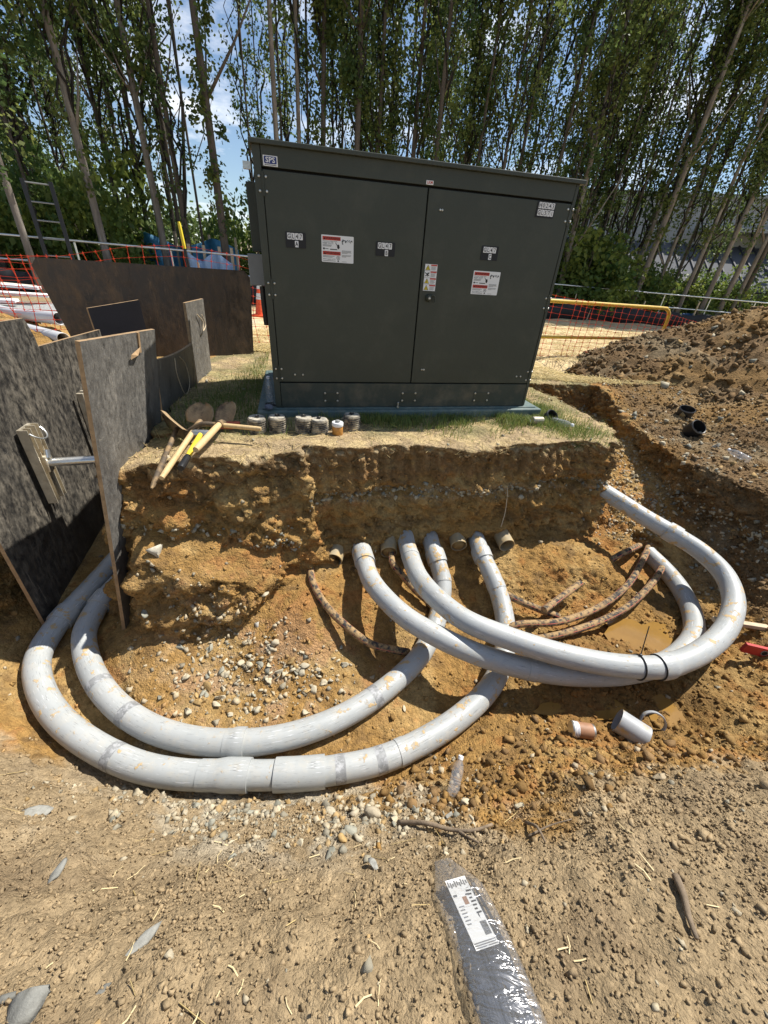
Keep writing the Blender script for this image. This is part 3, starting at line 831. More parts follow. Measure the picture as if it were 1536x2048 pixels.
CLAY = np.array((0.322, 0.188, 0.062)); CLAY2 = np.array((0.395, 0.258, 0.102)); RUST = np.array((0.300, 0.135, 0.040))
TOP = np.array((0.322, 0.239, 0.138)); TOPD = np.array((0.205, 0.148, 0.088)); BROWN = np.array((0.180, 0.113, 0.054))
GREY = np.array((0.370, 0.330, 0.250)); WET = np.array((0.165, 0.098, 0.036)); STRAWC = np.array((0.50, 0.385, 0.19)); GRASSC = np.array((0.16, 0.17, 0.07))
def lerp(a, b, t):
    return a * (1 - t[:, None]) + b * t[:, None]
def soil_colour(V, N):
    n = fbm(V, 3.0, 4, 0.6, 101); n2 = fbm(V, 9.0, 4, 0.6, 111); n3 = fbm(V, 1.3, 3, 0.5, 121)
    x, y, z = V[:, 0], V[:, 1], V[:, 2]
    wall = sstep(1 - np.abs(N[:, 2]), 0.3, 0.7)
    c = np.tile(TOP, (len(V), 1))
    c = lerp(c, TOPD, 0.55 * sstep(n, 0.0, 0.8))
    # foreground to pit: clay begins at the lip
    lip = 0.93 - 0.25 * np.exp(-((x - 0.65) / 0.45) ** 2) + 0.12 * n + 0.08 * n2
    wc = sstep(y, lip - 0.05, lip + 0.12) * (1 - sstep(z, -0.5, -0.35) * (y < 1.9))
    clay = lerp(np.tile(CLAY, (len(V), 1)), CLAY2, sstep(n, -0.1, 0.7))
    clay = lerp(clay, RUST, 0.7 * sstep(n2 + n3, 0.25, 0.9))
    clay = lerp(clay, BROWN, 0.55 * sstep(-n2 - 0.4 * n3, 0.2, 0.9))
    c = lerp(c, clay, wc)
    # crushed-stone dust on the near lip
    gd = np.exp(-((x + 0.45) / 0.75) ** 2) * sstep(y, 0.42, 0.62) * (1 - sstep(y, 0.9, 1.1))
    c = lerp(c, GREY, 0.75 * gd * sstep(n + n2, -0.5, 0.4))
    gd2 = np.exp(-((x + 0.75) / 0.7) ** 2 - ((y - 1.5) / 0.35) ** 2)
    c = lerp(c, GREY * 0.95, 0.4 * gd2 * sstep(n2, -0.3, 0.5))
    # wet ground round the puddles
    wt = np.exp(-((x - 1.75) / 0.75) ** 2 - ((y - 1.65) / 0.55) ** 2) * sstep(-z, 0.9, 1.05)
    c = lerp(c, WET, np.clip(0.8 * wt + 0.25 * wt * n2, 0, 1))
    # cut faces: topsoil over clay
    topband = sstep(z, -0.36 + 0.10 * n, -0.22 + 0.10 * n) * sstep(y, 1.9, 2.1)
    c = lerp(c, BROWN * 1.05, topband * wall * 0.85)
    c = lerp(c, GREY * 0.75, 0.6 * np.exp(-((z + 0.40) / 0.05) ** 2) * wall * sstep(x, -0.55, -0.4) * (1 - sstep(x, 1.95, 2.1)) * sstep(y, 2.3, 2.5))
    # flat tops
    flat = sstep(z, -0.14, -0.05) * (1 - wall) * sstep(y, 1.95, 2.1) * (x < 2.6) * (x > -2.3)
    dry = lerp(np.tile(TOP * 1.15, (len(V), 1)), STRAWC, 0.55 * sstep(n2, -0.3, 0.5))
    c = lerp(c, dry, flat)
    gr = sstep(y - (0.26 * x), 2.75, 2.95) * flat
    c = lerp(c, GRASSC, 0.5 * gr * sstep(n, -0.4, 0.4))
    # right-hand bank
    east = sstep(x, 2.75, 2.95) * sstep(y, 1.6, 2.2)
    bank = lerp(np.tile(BROWN * 0.95, (len(V), 1)), TOP * 0.70, sstep(n, -0.1, 0.8))
    bank = lerp(bank, CLAY * 0.8, 0.55 * sstep(n3 - 0.3 * n2, 0.1, 0.6))
    c = lerp(c, bank, east)
    west = sstep(-x, 2.35, 2.6) * sstep(y, 1.5, 1.8)
    c = lerp(c, CLAY2, west * 0.8)
    return np.clip(c * (1 + 0.10 * n2[:, None]), 0.02, 0.9)
TC = soil_colour(TV, TN)
pit = np_mesh('excavated_ground', TV, TF, M_soil, TC, smooth=True)
kind(pit, 'structure')
bvh = BVHTree.FromPolygons([tuple(v) for v in TV], [tuple(f) for f in TF])
def ground_z(x, y, z0=0.6):
    h = bvh.ray_cast(Vector((x, y, z0)), Vector((0, 0, -1)))
    return h[0].z if h[0] is not None else 0.0

# ------------------------------------------------------------------ surrounding ground
def graded(lo, hi, core0, core1, step, grow=1.22):
    a = list(np.arange(core0, core1 + 1e-6, step))
    s, p = step, core1
    while p < hi:
        s *= grow; p += s; a.append(min(p, hi))
    s, p = step, core0
    while p > lo:
        s *= grow; p -= s; a.insert(0, max(p, lo))
    return np.array(a)
ox = graded(-900, 900, -12, 14, 0.20); oy = graded(-300, 1500, -2, 20, 0.20)
OX, OY = np.meshgrid(ox, oy, indexing='ij')
def outer_h(x, y):
    g = -0.45 + 0.45 * sstep(y, 0.8, 5.0)
    g = g - 0.26 * (1 - sstep(np.sqrt(((x - 6.9) / 3.9) ** 2 + ((y - 6.9) / 3.5) ** 2), 0.98, 1.25)) * (y < 7)
    cxx = np.clip(x, X0 + 0.04, X1 - 0.04); cyy = np.clip(y, Y0 + 0.04, Y1 - 0.04)
    d = np.hypot(x - cxx, y - cyy)
    hb = HTOP[((cxx - X0) / HV).astype(int), ((cyy - Y0) / HV).astype(int)]
    w = np.exp(-(d / 0.8) ** 1.5)
    rough = 0.02 * np.sin(x * 3.1 + np.sin(y * 2.3)) * np.sin(y * 2.7) * sstep(d, 0.0, 1.0)
    return g * (1 - w) + hb * w + rough * (np.abs(x) < 40)
OZ = outer_h(OX, OY)
OXY = np.stack([OX.ravel(), OY.ravel(), OZ.ravel()], 1)
ii, jj = np.meshgrid(np.arange(len(ox) - 1), np.arange(len(oy) - 1), indexing='ij')
q = np.stack([ii * len(oy) + jj, (ii + 1) * len(oy) + jj, (ii + 1) * len(oy) + jj + 1, ii * len(oy) + jj + 1], -1).reshape(-1, 4)
mid = OXY[q]
inside = ((mid[:, :, 0] > X0 + 0.05) & (mid[:, :, 0] < X1 - 0.05) & (mid[:, :, 1] > Y0 + 0.05) & (mid[:, :, 1] < Y1 - 0.05)).all(1)
q = q[~inside]
touch = (OXY[:, 0] > X0 + 0.02) & (OXY[:, 0] < X1 - 0.02) & (OXY[:, 1] > Y0 + 0.02) & (OXY[:, 1] < Y1 - 0.02)
OXY[touch, 2] -= 0.25
def rail_y(x):
    return np.where(x < 8.2, 10.0 + (x + 9.5) * 8.5 / 17.7, 18.5 + (x - 8.2) * 0.10)
def outer_colour(V):
    x, y = V[:, 0], V[:, 1]
    n = fbm(V * np.array([1, 1, 0]), 1.1, 4, 0.6, 201); n2 = fbm(V * np.array([1, 1, 0]), 5.0, 3, 0.6, 211)
    c = np.tile(TOP, (len(V), 1))
    c = lerp(c, TOPD, 0.5 * sstep(n, 0, 0.7))
    st = sstep(y, 5.2, 5.8) * sstep(x + 0.12 * (y - 5), -3.4, -2.6)
    sc = lerp(np.tile(np.array((0.72, 0.57, 0.33)), (len(V), 1)), np.array((0.58, 0.44, 0.24)), sstep(n2, -0.2, 0.6))
    c = lerp(c, sc, st * (0.86 + 0.14 * sstep(n, -0.6, 0.2)))
    lf = sstep(-x, 2.7, 3.3) * sstep(y, 1.5, 2.2)
    c = lerp(c, CLAY2, lf * 0.75 * sstep(n, -0.6, 0.2) * (1 - sstep(y, 6.0, 6.6)))
    c = lerp(c, np.array((0.36, 0.36, 0.35)), lf * sstep(y, 6.0, 6.6) * (1 - sstep(y, 8.4, 9.0)))
    wood = sstep(y - rail_y(x), 0.2, 1.2)
    litter = lerp(np.tile(np.array((0.085, 0.075, 0.04)), (len(V), 1)), np.array((0.07, 0.10, 0.03)), sstep(n, -0.2, 0.5))
    c = lerp(c, litter, wood)
    return np.clip(c, 0.02, 0.9)
ground = np_mesh('ground', OXY, q, M_soil, outer_colour(OXY), smooth=True)
kind(ground, 'structure')

# ------------------------------------------------------------------ spoil heap
hx = np.arange(2.9, 11.6, 0.035); hy = np.arange(3.2, 11.0, 0.035)
HX, HY = np.meshgrid(hx, hy, indexing='ij')
rr = np.sqrt(((HX - 6.9) / 3.9) ** 2 + ((HY - 6.9) / 3.5) ** 2)
Pq = np.stack([HX.ravel(), HY.ravel(), np.zeros(HX.size)], 1)
ang = np.arctan2(HY - 7.0, HX - 6.9)
rr = rr * (1 + 0.06 * np.sin(3 * ang + 1) + 0.05 * fbm(Pq, 1.2, 3, 0.5, 301).reshape(HX.shape))
HH = 1.72 * (1 - rr) - 0.16 * np.exp(-(rr / 0.25) ** 2)
HH = -0.14 + np.where(HH > -0.25, HH, -0.25 + (HH + 0.25) * 0.3)
HH += (0.05 * fbm(Pq, 1.8, 3, 0.55, 311) + 0.080 * (0.45 - worley(Pq, 4.5, 321)) + 0.055 * (0.45 - worley(Pq, 9.5, 331)) + 0.020 * fbm(Pq, 16, 2, 0.6, 341)).reshape(HX.shape)
HP = np.stack([HX.ravel(), HY.ravel(), HH.ravel()], 1)
base = np.where((HP[:, 0] < 3.9) & (HP[:, 1] < Y1), -0.2, outer_h(HP[:, 0], HP[:, 1]))
ii, jj = np.meshgrid(np.arange(len(hx) - 1), np.arange(len(hy) - 1), indexing='ij')
hq = np.stack([ii * len(hy) + jj, (ii + 1) * len(hy) + jj, (ii + 1) * len(hy) + jj + 1, ii * len(hy) + jj + 1], -1).reshape(-1, 4)
keep = (HP[hq][:, :, 2] > base[hq] - 0.12).any(1)
hq = hq[keep]
us = np.unique(hq); remap = np.full(len(HP), -1); remap[us] = np.arange(len(us))
HP = HP[us]; hq = remap[hq]
hn = fbm(HP, 2.2, 4, 0.6, 401); hn2 = fbm(HP, 0.9, 3, 0.5, 411)
HC = lerp(np.tile(BROWN * 0.9, (len(HP), 1)), TOP * 0.60, sstep(hn, -0.2, 0.7))
HC = lerp(HC, CLAY * 0.72, 0.55 * sstep(hn2, 0.05, 0.5))
heap = np_mesh('spoil_heap', HP, hq, M_soil, HC, smooth=True)
kind(heap, 'structure')
HN, HFN = normals(HP, hq)

# ------------------------------------------------------------------ switchgear cabinet on its pad
YAW, TILT = R(14.504), R(1.016)
CAB = (0.133, 3.3865, 0.08)
cab = thing('switchgear_cabinet', 'large dark green steel cabinet with two doors, standing on a pad above the pit', 'electrical cabinet', CAB, (0, -TILT, YAW))
pad = thing('equipment_pad', 'blue green flat pad lying on the grass under the big green cabinet', 'pad', CAB, (0, -TILT, YAW))
build('pad_slab', MB().box((0, 0.655, -0.085), (2.56, 1.45, 0.15)), M_greenpad, pad, bevel=0.012)
build('pad_lip', MB().box((0, 0.655, -0.006), (2.48, 1.36, 0.010)), M_greenpad, pad, bevel=0.003)

build('body', MB().box((0, 0.64, 0.805), (2.25, 1.22, 1.60)), M_dark, cab)
build('side_panel', MB().box((-1.1275, 0.64, 0.805), (0.012, 1.225, 1.604)), M_green, cab, bevel=0.002)
build('side_panel', MB().box((1.1275, 0.64, 0.805), (0.012, 1.225, 1.604)), M_green, cab, bevel=0.002)
build('corner_post', MB().box((-1.1085, 0.016, 0.806), (0.046, 0.034, 1.606)), M_green, cab, bevel=0.003)
build('corner_post', MB().box((1.1195, 0.016, 0.806), (0.024, 0.034, 1.606)), M_green, cab, bevel=0.003)
build('header_panel', MB().box((0.011, 0.014, 1.5585), (2.186, 0.030, 0.100)), M_green, cab, bevel=0.002)
build('lower_panel', MB().box((0.011, 0.014, 0.100), (2.186, 0.030, 0.196)), M_greendust, cab, bevel=0.002)
lid = MB()
lid.prism([(-1.150, 1.6085), (1.165, 1.6085), (1.165, 1.634), (-1.150, 1.634)], -0.022, 1.28)
roof = build('roof', lid, M_green, cab, bevel=0.005)
build('roof_flange', MB().box((0.0075, -0.0245, 1.620), (2.310, 0.004, 0.022)), M_green, roof, bevel=0.002)
door_l = build('door', MB().box((-0.5425, 0.011, 0.8515), (1.077, 0.026, 1.288)), M_green, cab, bevel=0.004)
door_l['label'] = 'wider left door with two black number tags'
door_r = build('door', MB().box((0.5525, 0.009, 0.8515), (1.096, 0.026, 1.288)), M_green, cab, bevel=0.004)
door_r['label'] = 'right door with the locking knob'

def text_data(body, size, align='CENTER', bold=0.0):
    cu = bpy.data.curves.new('lettering', 'FONT')
    cu.body = body; cu.size = size; cu.align_x = align; cu.align_y = 'CENTER'
    cu.offset = bold; cu.resolution_u = 2
    ob = bpy.data.objects.new('lettering', cu)
    me = bpy.data.meshes.new_from_object(ob)
    bpy.data.objects.remove(ob); bpy.data.curves.remove(cu)
    return me
def lettering(body, size, x, z, y, material, parent, name='lettering', align='CENTER', bold=0.0, sx=1.0):
    me = text_data(body, size, align, bold)
    for v in me.vertices:
        a, b = v.co.x, v.co.y
        v.co = (x + a * sx, y, z + b)
    me.name = name
    me.materials.clear()
    return link_mesh(name, me, material, parent)
def rounded(x0, x1, z0, z1, r, y0, y1, n=4):
    pts = []
    for cx_, cz_, a0 in ((x1 - r, z1 - r, 0), (x0 + r, z1 - r, 90), (x0 + r, z0 + r, 180), (x1 - r, z0 + r, 270)):
        for k in range(n + 1):
            a = R(a0 + 90 * k / n)
            pts.append((cx_ + r * math.cos(a), cz_ + r * math.sin(a)))
    return MB().prism(pts[::-1], y0, y1)
def bolt(x, z, parent, r=0.0085, y=-0.002):
    mb = MB().lathe([(r, 0), (r, 0.003), (r * 0.7, 0.0065), (0.0005, 0.0075)], 10, Matrix.Translation((x, y, z)) @ Matrix.Rotation(R(90), 4, 'X'))
    return build('bolt', mb, M_bolt, parent, smooth=True)
def hinge(x, z, side):
    h = build('hinge', MB().box((x, -0.0045, z), (0.016, 0.004, 0.125)), M_green, cab, bevel=0.001)
    MBk = MB().tube([(x + side * 0.002, -0.006, z - 0.06), (x + side * 0.002, -0.006, z + 0.06)], 0.0045, 8)
    build('hinge_pin', MBk, M_green, h, smooth=True)
    for dx_ in (-0.022, 0.020):
        for dz_ in (-0.036, 0.036):
            bolt(x + dx_, z + dz_, h)
for z in (1.424, 0.850, 0.271): hinge(-1.083, z, 1)
for z in (1.428, 0.852, 0.273): hinge(1.104, z, -1)

def number_tag(x0, x1, z0, z1, rows, label):
    p = build('number_tag', rounded(x0, x1, z0, z1, 0.006, -0.0075, -0.0030), M_ink, cab)
    p['label'] = label
    tw, th = 0.0235, 0.036
    for txt, xs, zc in rows:
        for i, ch in enumerate(txt):
            xx = xs + i * (tw + 0.0025)
            build('tile', rounded(xx - tw / 2, xx + tw / 2, zc - th / 2, zc + th / 2, 0.003, -0.0088, -0.0076), M_white, p)
            lettering(ch, 0.036, xx, zc - 0.001, -0.0094, M_ink, p, 'character', sx=0.80, bold=0.0006)
    return p
number_tag(-0.967, -0.833, 1.102, 1.190, [('GL47', -0.943, 1.166), ('A', -0.895, 1.124)], 'black tag reading GL47 A')
number_tag(-0.347, -0.209, 1.092, 1.176, [('GL47', -0.322, 1.153), ('B', -0.270, 1.112)], 'black tag reading GL47 B')
number_tag(0.452, 0.588, 1.114, 1.204, [('GL47', 0.478, 1.179), ('C', 0.526, 1.137)], 'black tag reading GL47 C')
number_tag(0.826, 0.975, 1.400, 1.492, [('H0243', 0.851, 1.470), ('GL571', 0.851, 1.428)], 'black tag reading H0243 GL571')

sps = build('maker_plate', rounded(-1.072, -0.985, 1.512, 1.562, 0.003, -0.0060, -0.0012), M_white, cab)
build('emblem', rounded(-1.066, -0.991, 1.523, 1.558, 0.006, -0.0068, -0.0061), M_navy, sps)
lettering('SPS', 0.036, -1.0285, 1.540, -0.0074, M_white, sps, bold=0.0007, sx=1.12)
build('fine_print', MB().box((-1.0285, -0.0064, 1.5175), (0.070, 0.0004, 0.003)), M_ink, sps)
lk = build('small_label', rounded(-0.020, 0.030, 1.512, 1.534, 0.002, -0.0060, -0.0012), M_white, cab)
lettering('LKM', 0.021, 0.005, 1.523, -0.0066, M_red, lk, bold=0.0004)

def warning_sticker(x0, z1, w=0.222, h=0.156):
    s = build('warning_sticker', rounded(x0, x0 + w, z1 - h, z1, 0.005, -0.0058, -0.0030), M_white, cab)
    s['label'] = 'white and red warning sticker'
    y = -0.0064
    lx, lw = x0 + 0.008, w * 0.555
    for zt in (z1 - 0.008, z1 - 0.092):
        build('red_band', MB().box((lx + lw / 2, y + 0.0002, zt - 0.0105), (lw, 0.0006, 0.021)), M_red, s)
        lettering('WARNING', 0.0185, lx + lw * 0.58, zt - 0.0105, y - 0.0006, M_ink, s, sx=1.12, bold=0.0003)
        tri = MB().prism([(lx + 0.006, zt - 0.018), (lx + 0.022, zt - 0.018), (lx + 0.014, zt - 0.004)], y - 0.0006, y - 0.0002)
        build('alert_triangle', tri, M_ink, s)
    lettering('Hazardous voltage inside.', 0.0088, lx + 0.001, z1 - 0.035, y - 0.0002, M_ink, s, align='LEFT', sx=1.12)
    lettering('KEEP OUT!', 0.0150, lx, z1 - 0.047, y - 0.0002, M_ink, s, align='LEFT', sx=1.02)
    lettering('Before digging call 811', 0.0088, lx + 0.001, z1 - 0.1375, y - 0.0002, M_ink, s, align='LEFT', sx=1.1)
    fp = MB()
    for zz, ll in ((0.057, 0.062), (0.063, 0.058), (0.1195, 0.080), (0.126, 0.066), (0.1475, 0.088)):
        fp.box((lx + ll / 2, y, z1 - zz), (ll, 0.0004, 0.0022))
    rx = x0 + w * 0.63
    for zz, ll in ((0.084, 0.066), (0.089, 0.064), (0.094, 0.067), (0.099, 0.04), (0.110, 0.066), (0.115, 0.062), (0.120, 0.03), (0.149, 0.035)):
        fp.box((rx + ll / 2, y, z1 - zz), (ll, 0.0004, 0.0016))
    fp.box((lx + 0.008, y, z1 - 0.078), (0.012, 0.0004, 0.010)); fp.box((lx + 0.075, y, z1 - 0.080), (0.050, 0.0004, 0.005))
    fp.box((lx + 0.028, y, z1 - 0.078), (0.022, 0.0004, 0.003))
    build('fine_print', fp, M_ink, s)
    pic = MB()
    hx_, hz_ = lx + lw - 0.017, z1 - 0.060
    pic.prism([(hx_ - 0.008, hz_ + 0.006), (hx_ + 0.006, hz_ + 0.010), (hx_ + 0.011, hz_ - 0.006), (hx_ + 0.004, hz_ - 0.018), (hx_ - 0.006, hz_ - 0.012)], y - 0.0004, y)
    pic.prism([(hx_ - 0.020, hz_ + 0.018), (hx_ - 0.017, hz_ + 0.019), (hx_ - 0.003, hz_ + 0.004), (hx_ - 0.007, hz_ + 0.002)], y - 0.0004, y)
    for q_ in range(10):
        a = q_ / 10 * 2 * math.pi
        pic.box((hx_ + 0.0105 * math.cos(a), y, z1 - 0.128 + 0.0105 * math.sin(a)), (0.0045, 0.0004, 0.0035))
    pic.box((hx_, y, z1 - 0.128), (0.007, 0.0004, 0.007)); pic.box((hx_, y, z1 - 0.147), (0.009, 0.0004, 0.008))
    r_ = random.Random(3)
    px_, pz_ = rx + 0.004, z1 - 0.045
    for q_ in range(26):
        px_ += r_.uniform(-0.004, 0.0085); pz_ += r_.uniform(-0.010, 0.008)
        pz_ = min(max(pz_, z1 - 0.075), z1 - 0.022); px_ = min(px_, x0 + w - 0.012)
        pic.box((px_, y, pz_), (0.0035, 0.0004, 0.008), Matrix.Rotation(r_.uniform(-1.2, 1.2), 3, 'Y'))
    build('pictogram', pic, M_ink, s)
warning_sticker(-0.728, 1.190)
warning_sticker(0.418, 1.045)
strip = build('hazard_label_strip', MB().box((0.076, -0.0048, 0.979), (0.095, 0.0024, 0.172)), M_white, cab)
for i in range(4):
    zc = 1.0435 - i * 0.043
    if i == 1:
        fg = MB()
        for a, b in (((0.032, 0.010), (0.066, -0.010)), ((0.036, -0.012), (0.062, 0.006)), ((0.046, 0.004), (0.054, -0.014)), ((0.050, 0.006), (0.066, 0.010))):
            c_ = ((a[0] + b[0]) / 2, -0.0066, zc + (a[1] + b[1]) / 2)
            l_ = math.hypot(b[0] - a[0], b[1] - a[1]); an = math.atan2(b[1] - a[1], b[0] - a[0])
            fg.box(c_, (l_, 0.0005, 0.0055), Matrix.Rotation(-an, 3, 'Y'))
        build('pictogram', fg, M_ink, strip)
    else:
        build('triangle_border', MB().prism([(0.032, zc - 0.016), (0.070, zc - 0.016), (0.051, zc + 0.017)], -0.0068, -0.0062), M_ink, strip)
        build('triangle', MB().prism([(0.0365, zc - 0.0135), (0.0655, zc - 0.0135), (0.051, zc + 0.0115)], -0.0074, -0.0069), M_yellow, strip)
        build('bolt_symbol', MB().prism([(0.0475, zc - 0.010), (0.0545, zc - 0.010), (0.052, zc + 0.004), (0.050, zc + 0.004)], -0.0079, -0.0075), M_ink, strip)
    build('red_band', MB().box((0.0975, -0.0065, zc + 0.0150), (0.047, 0.0008, 0.0085)), M_red, strip)
    fp = MB()
    for k in range(4):
        fp.box((0.0955 - 0.002 * (k % 2), -0.0064, zc + 0.005 - k * 0.006), (0.038 - 0.006 * (k % 2), 0.0005, 0.0020))
    fp.box((0.0765, -0.0064, zc - 0.0213), (0.093, 0.0005, 0.0012))
    build('fine_print', fp, M_ink, strip)
# locking knob with a drooping hasp
kn = build('lock_boss', MB().lathe([(0.026, 0), (0.026, 0.010), (0.020, 0.024), (0.016, 0.030)], 18, Matrix.Translation((0.077, -0.004, 0.846)) @ Matrix.Rotation(R(90), 4, 'X')), M_green, cab, smooth=True)
build('lock_bolt', MB().lathe([(0.011, 0), (0.011, 0.008), (0.007, 0.012)], 5, Matrix.Translation((0.077, -0.034, 0.846)) @ Matrix.Rotation(R(90), 4, 'X')), M_bolt, kn)
build('padlock_shackle', MB().tube(catmull([(0.092, -0.025, 0.858), (0.105, -0.028, 0.866), (0.122, -0.028, 0.858), (0.126, -0.028, 0.832), (0.122, -0.028, 0.815)], 0.006), 0.0055, 8), M_green, kn, smooth=True)
# bolted stop plates on the lower panel, loose bolts
for a, b in ((-0.729, -0.626), (-0.064, 0.051), (0.611, 0.737)):
    pl = build('bolted_plate', MB().box(((a + b) / 2, -0.0030, 0.087), (b - a + 0.02, 0.004, 0.078)), M_green, cab, bevel=0.001)
    for xx in (a, b):
        for zz in (0.119, 0.055):
            bolt(xx, zz, pl, 0.0095, -0.005)
for xx, zz in ((-0.962, 0.265), (-0.900, 0.265), (0.086, 0.316), (0.104, 0.316), (0.098, 1.385), (0.114, 1.385), (0.98, 0.268), (1.02, 0.268)):
    bolt(xx, zz, cab, 0.008, -0.002)
build('anchor_bolt', MB().lathe([(0.012, 0), (0.012, 0.014), (0.007, 0.016), (0.007, 0.046), (0.003, 0.050)], 8, Matrix.Translation((-0.105, -0.030, 0.0))), M_bolt, cab)
# meter box and conduits on the left flank
cb = build('cable_box', MB().box((-1.173, 0.42, 1.27), (0.078, 0.20, 0.40)), M_green, cab, bevel=0.004)
M_gbox = mat('grey_steel_box', (0.20, 0.205, 0.20), rough=0.5, var=0.1, vscale=8)
build('junction_box', MB().box((-1.19, 0.36, 0.955), (0.11, 0.26, 0.20)), M_gbox, cb, bevel=0.005)
build('conduit_stub', MB().tube([(-1.165, 0.30, 0.85), (-1.165, 0.30, 0.72), (-1.160, 0.31, 0.58)], 0.022, 12), M_black, cb, smooth=True)
build('roof_bracket', MB().box((-1.19, 0.30, 1.55), (0.05, 0.03, 0.04)), M_bolt, cb)

# ------------------------------------------------------------------ PVC conduits
M_tape = mat('tape_residue', (0.24, 0.245, 0.245), rough=0.55, var=0.35, vscale=22, col2=(0.36, 0.365, 0.37), c2scale=30, c2lo=0.5, c2hi=0.56)
def nearest(path, p):
    return min(range(len(path)), key=lambda i: sum((path[i][k] - p[k]) ** 2 for k in range(3)))
def conduit(pts, label, couplings, tapes=(), rings=()):
    loc = Vector(pts[len(pts) // 2]); loc.z -= PR
    t = thing('pvc_conduit', label, 'pipe', loc, group='grey conduits curving through the pit')
    path = catmull(pts, 0.025)
    loc_path = [tuple(Vector(p) - loc) for p in path]
    me = build('pipe', MB().tube(loc_path, PR, 28, uv=True), M_pvc, t, smooth=True)
    for p, L, bell in couplings:
        i = nearest(path, p); k = max(2, int(L / 2 / 0.025))
        a, b = max(0, i - k), min(len(path) - 1, i + k)
        seg = loc_path[a:b + 1]
        n = len(seg)
        ro = PR + 0.0105
        rad = [ro] * n
        rad[0] = rad[-1] = ro - 0.001
        if bell:
            for q_ in range(n):
                u = q_ / (n - 1)
                if bell * (u - 0.5) > 0.05:
                    rad[q_] = PR + 0.0105 - 0.0080 * float(sstep(abs(u - 0.5), 0.02, 0.18))
        build('coupling', MB().tube(seg, rad, 28, uv=True), M_pvc, t, smooth=True)
    for p, w in rings:
        i = nearest(path, p); k = max(1, int(w / 2 / 0.025))
        build('joint_ridge', MB().tube(loc_path[max(0, i - k):i + k + 1], PR + 0.0030, 28, uv=True), M_pvc, t, smooth=True)
    for p, w in tapes:
        i = nearest(path, p); k = max(1, int(w / 2 / 0.025))
        build('tape_band', MB().tube(loc_path[max(0, i - k):i + k + 1], PR + 0.0009, 28, caps=False, uv=True), M_tape, t, smooth=True)
    return t, path
c1, path1 = conduit(P1, 'muddy grey conduit passing underneath the zip-tied one, from the bank to the right', [((-0.126, 2.366, -0.839), 0.16, 0)], rings=[((1.0, 1.58, -0.98), 0.05)])
c2, path2 = conduit(P2, 'uppermost grey conduit with a black cable tie, looping round to the right trench', [((1.86, 1.61, -0.87), 0.17, 1), ((2.46, 2.79, -0.625), 0.10, 0)], rings=[((0.242, 2.403, -0.811), 0.07)])
c3, path3 = conduit(P3, 'inner of the two grey conduits looping to the left', [((-0.70, 1.09, -1.19), 0.14, 1), ((0.455, 2.520, -0.879), 0.10, 0), ((-2.012, 1.95, -1.14), 0.10, 0)], tapes=[((-1.36, 1.19, -1.19), 0.05), ((-1.62, 1.34, -1.185), 0.05), ((0.05, 1.43, -1.185), 0.05)], rings=[((0.494, 2.366, -0.981), 0.05)])
c4, path4 = conduit(P4, 'outermost grey conduit looping left along the front of the pit, with white couplings', [((-0.70, 0.937, -1.20), 0.30, 1), ((-0.33, 0.975, -1.20), 0.28, 0), ((0.848, 2.576, -0.881), 0.10, 0), ((-2.18, 1.80, -1.145), 0.10, 0)], rings=[((0.934, 2.329, -0.966), 0.08), ((0.22, 1.13, -1.2), 0.05)], tapes=[((0.10, 1.074, -1.2), 0.05), ((-0.10, 1.01, -1.2), 0.05), ((-1.30, 0.97, -1.2), 0.05)])

# printed tape bands on the loops read as slightly glossier rings: cable ties on the upper conduit
def hoop(path, p, r, tube_r, name, label, with_tail=None, second=None, group=None):
    i = nearest(path, p)
    a = Vector(path[i]); tan = (Vector(path[i + 1]) - Vector(path[i - 1])).normalized()
    up = Vector((0, 0, 1)); n = (up - tan * up.dot(tan)).normalized(); b = tan.cross(n)
    pts = []
    for k in range(36):
        an = 2 * math.pi * k / 36
        o = n * (math.cos(an) * r) + b * (math.sin(an) * r)
        pts.append(a + o)
    t = thing(name, label, 'cable tie', a - Vector((0, 0, r)), group=group)
    L0 = Vector(t.location)
    build('strap', MB().tube([p_ - L0 for p_ in pts], tube_r, 8, closed=True), M_black, t, smooth=True)
    if with_tail:
        top = a + n * r - b * 0.03
        build('locking_head', MB().box(tuple(top - L0 + n * 0.002), (0.014, 0.014, 0.012)), M_black, t, bevel=0.002)
        build('tail', MB().tube([tuple(top - L0), tuple(top - L0 + Vector(with_tail) * 0.5), tuple(top - L0 + Vector(with_tail))], 0.003, 6), M_black, t)
    return t
hoop(path2, (1.64, 1.585, -0.87), PR + 0.004, 0.0045, 'cable_tie', 'black cable tie with upright tail round the upper conduit', (0.03, 0.09, 0.16))
hoop(path2, (1.765, 1.597, -0.87), PR + 0.0050, 0.0042, 'cable_tie', 'black cable tie without tail beside the conduit coupling')

# stubs sticking out of the bank
def stub(p, d, label, ln=0.30, mud=False):
    p, d = Vector(p), Vector(d).normalized()
    p = p - d * 0.06
    q_ = p - d * ln
    t = thing('pipe_stub', label, 'pipe stub', p - Vector((0, 0, PR)), group='cut conduit ends in the bank')
    M = Matrix.Translation(q_ - Vector(t.location)) @ d.to_track_quat('Z', 'Y').to_matrix().to_4x4()
    r = PR * 0.98
    mb = MB().lathe([(r, 0), (r, ln), (r - 0.003, ln + 0.002), (r - 0.008, ln), (r - 0.0085, 0.01)], 26, M, cap0=True, cap1=True)
    build('pipe', mb, M_stubm, t, smooth=True)
    if mud:
        mb = MB().lathe([(r - 0.009, ln - 0.05), (r - 0.010, ln - 0.02), (r * 0.55, ln + 0.005), (0.004, ln + 0.002)], 16, M @ Matrix.Translation((0.0, -0.006, 0)))
        build('mud_plug', mb, M_mud, t, smooth='all')
    return t
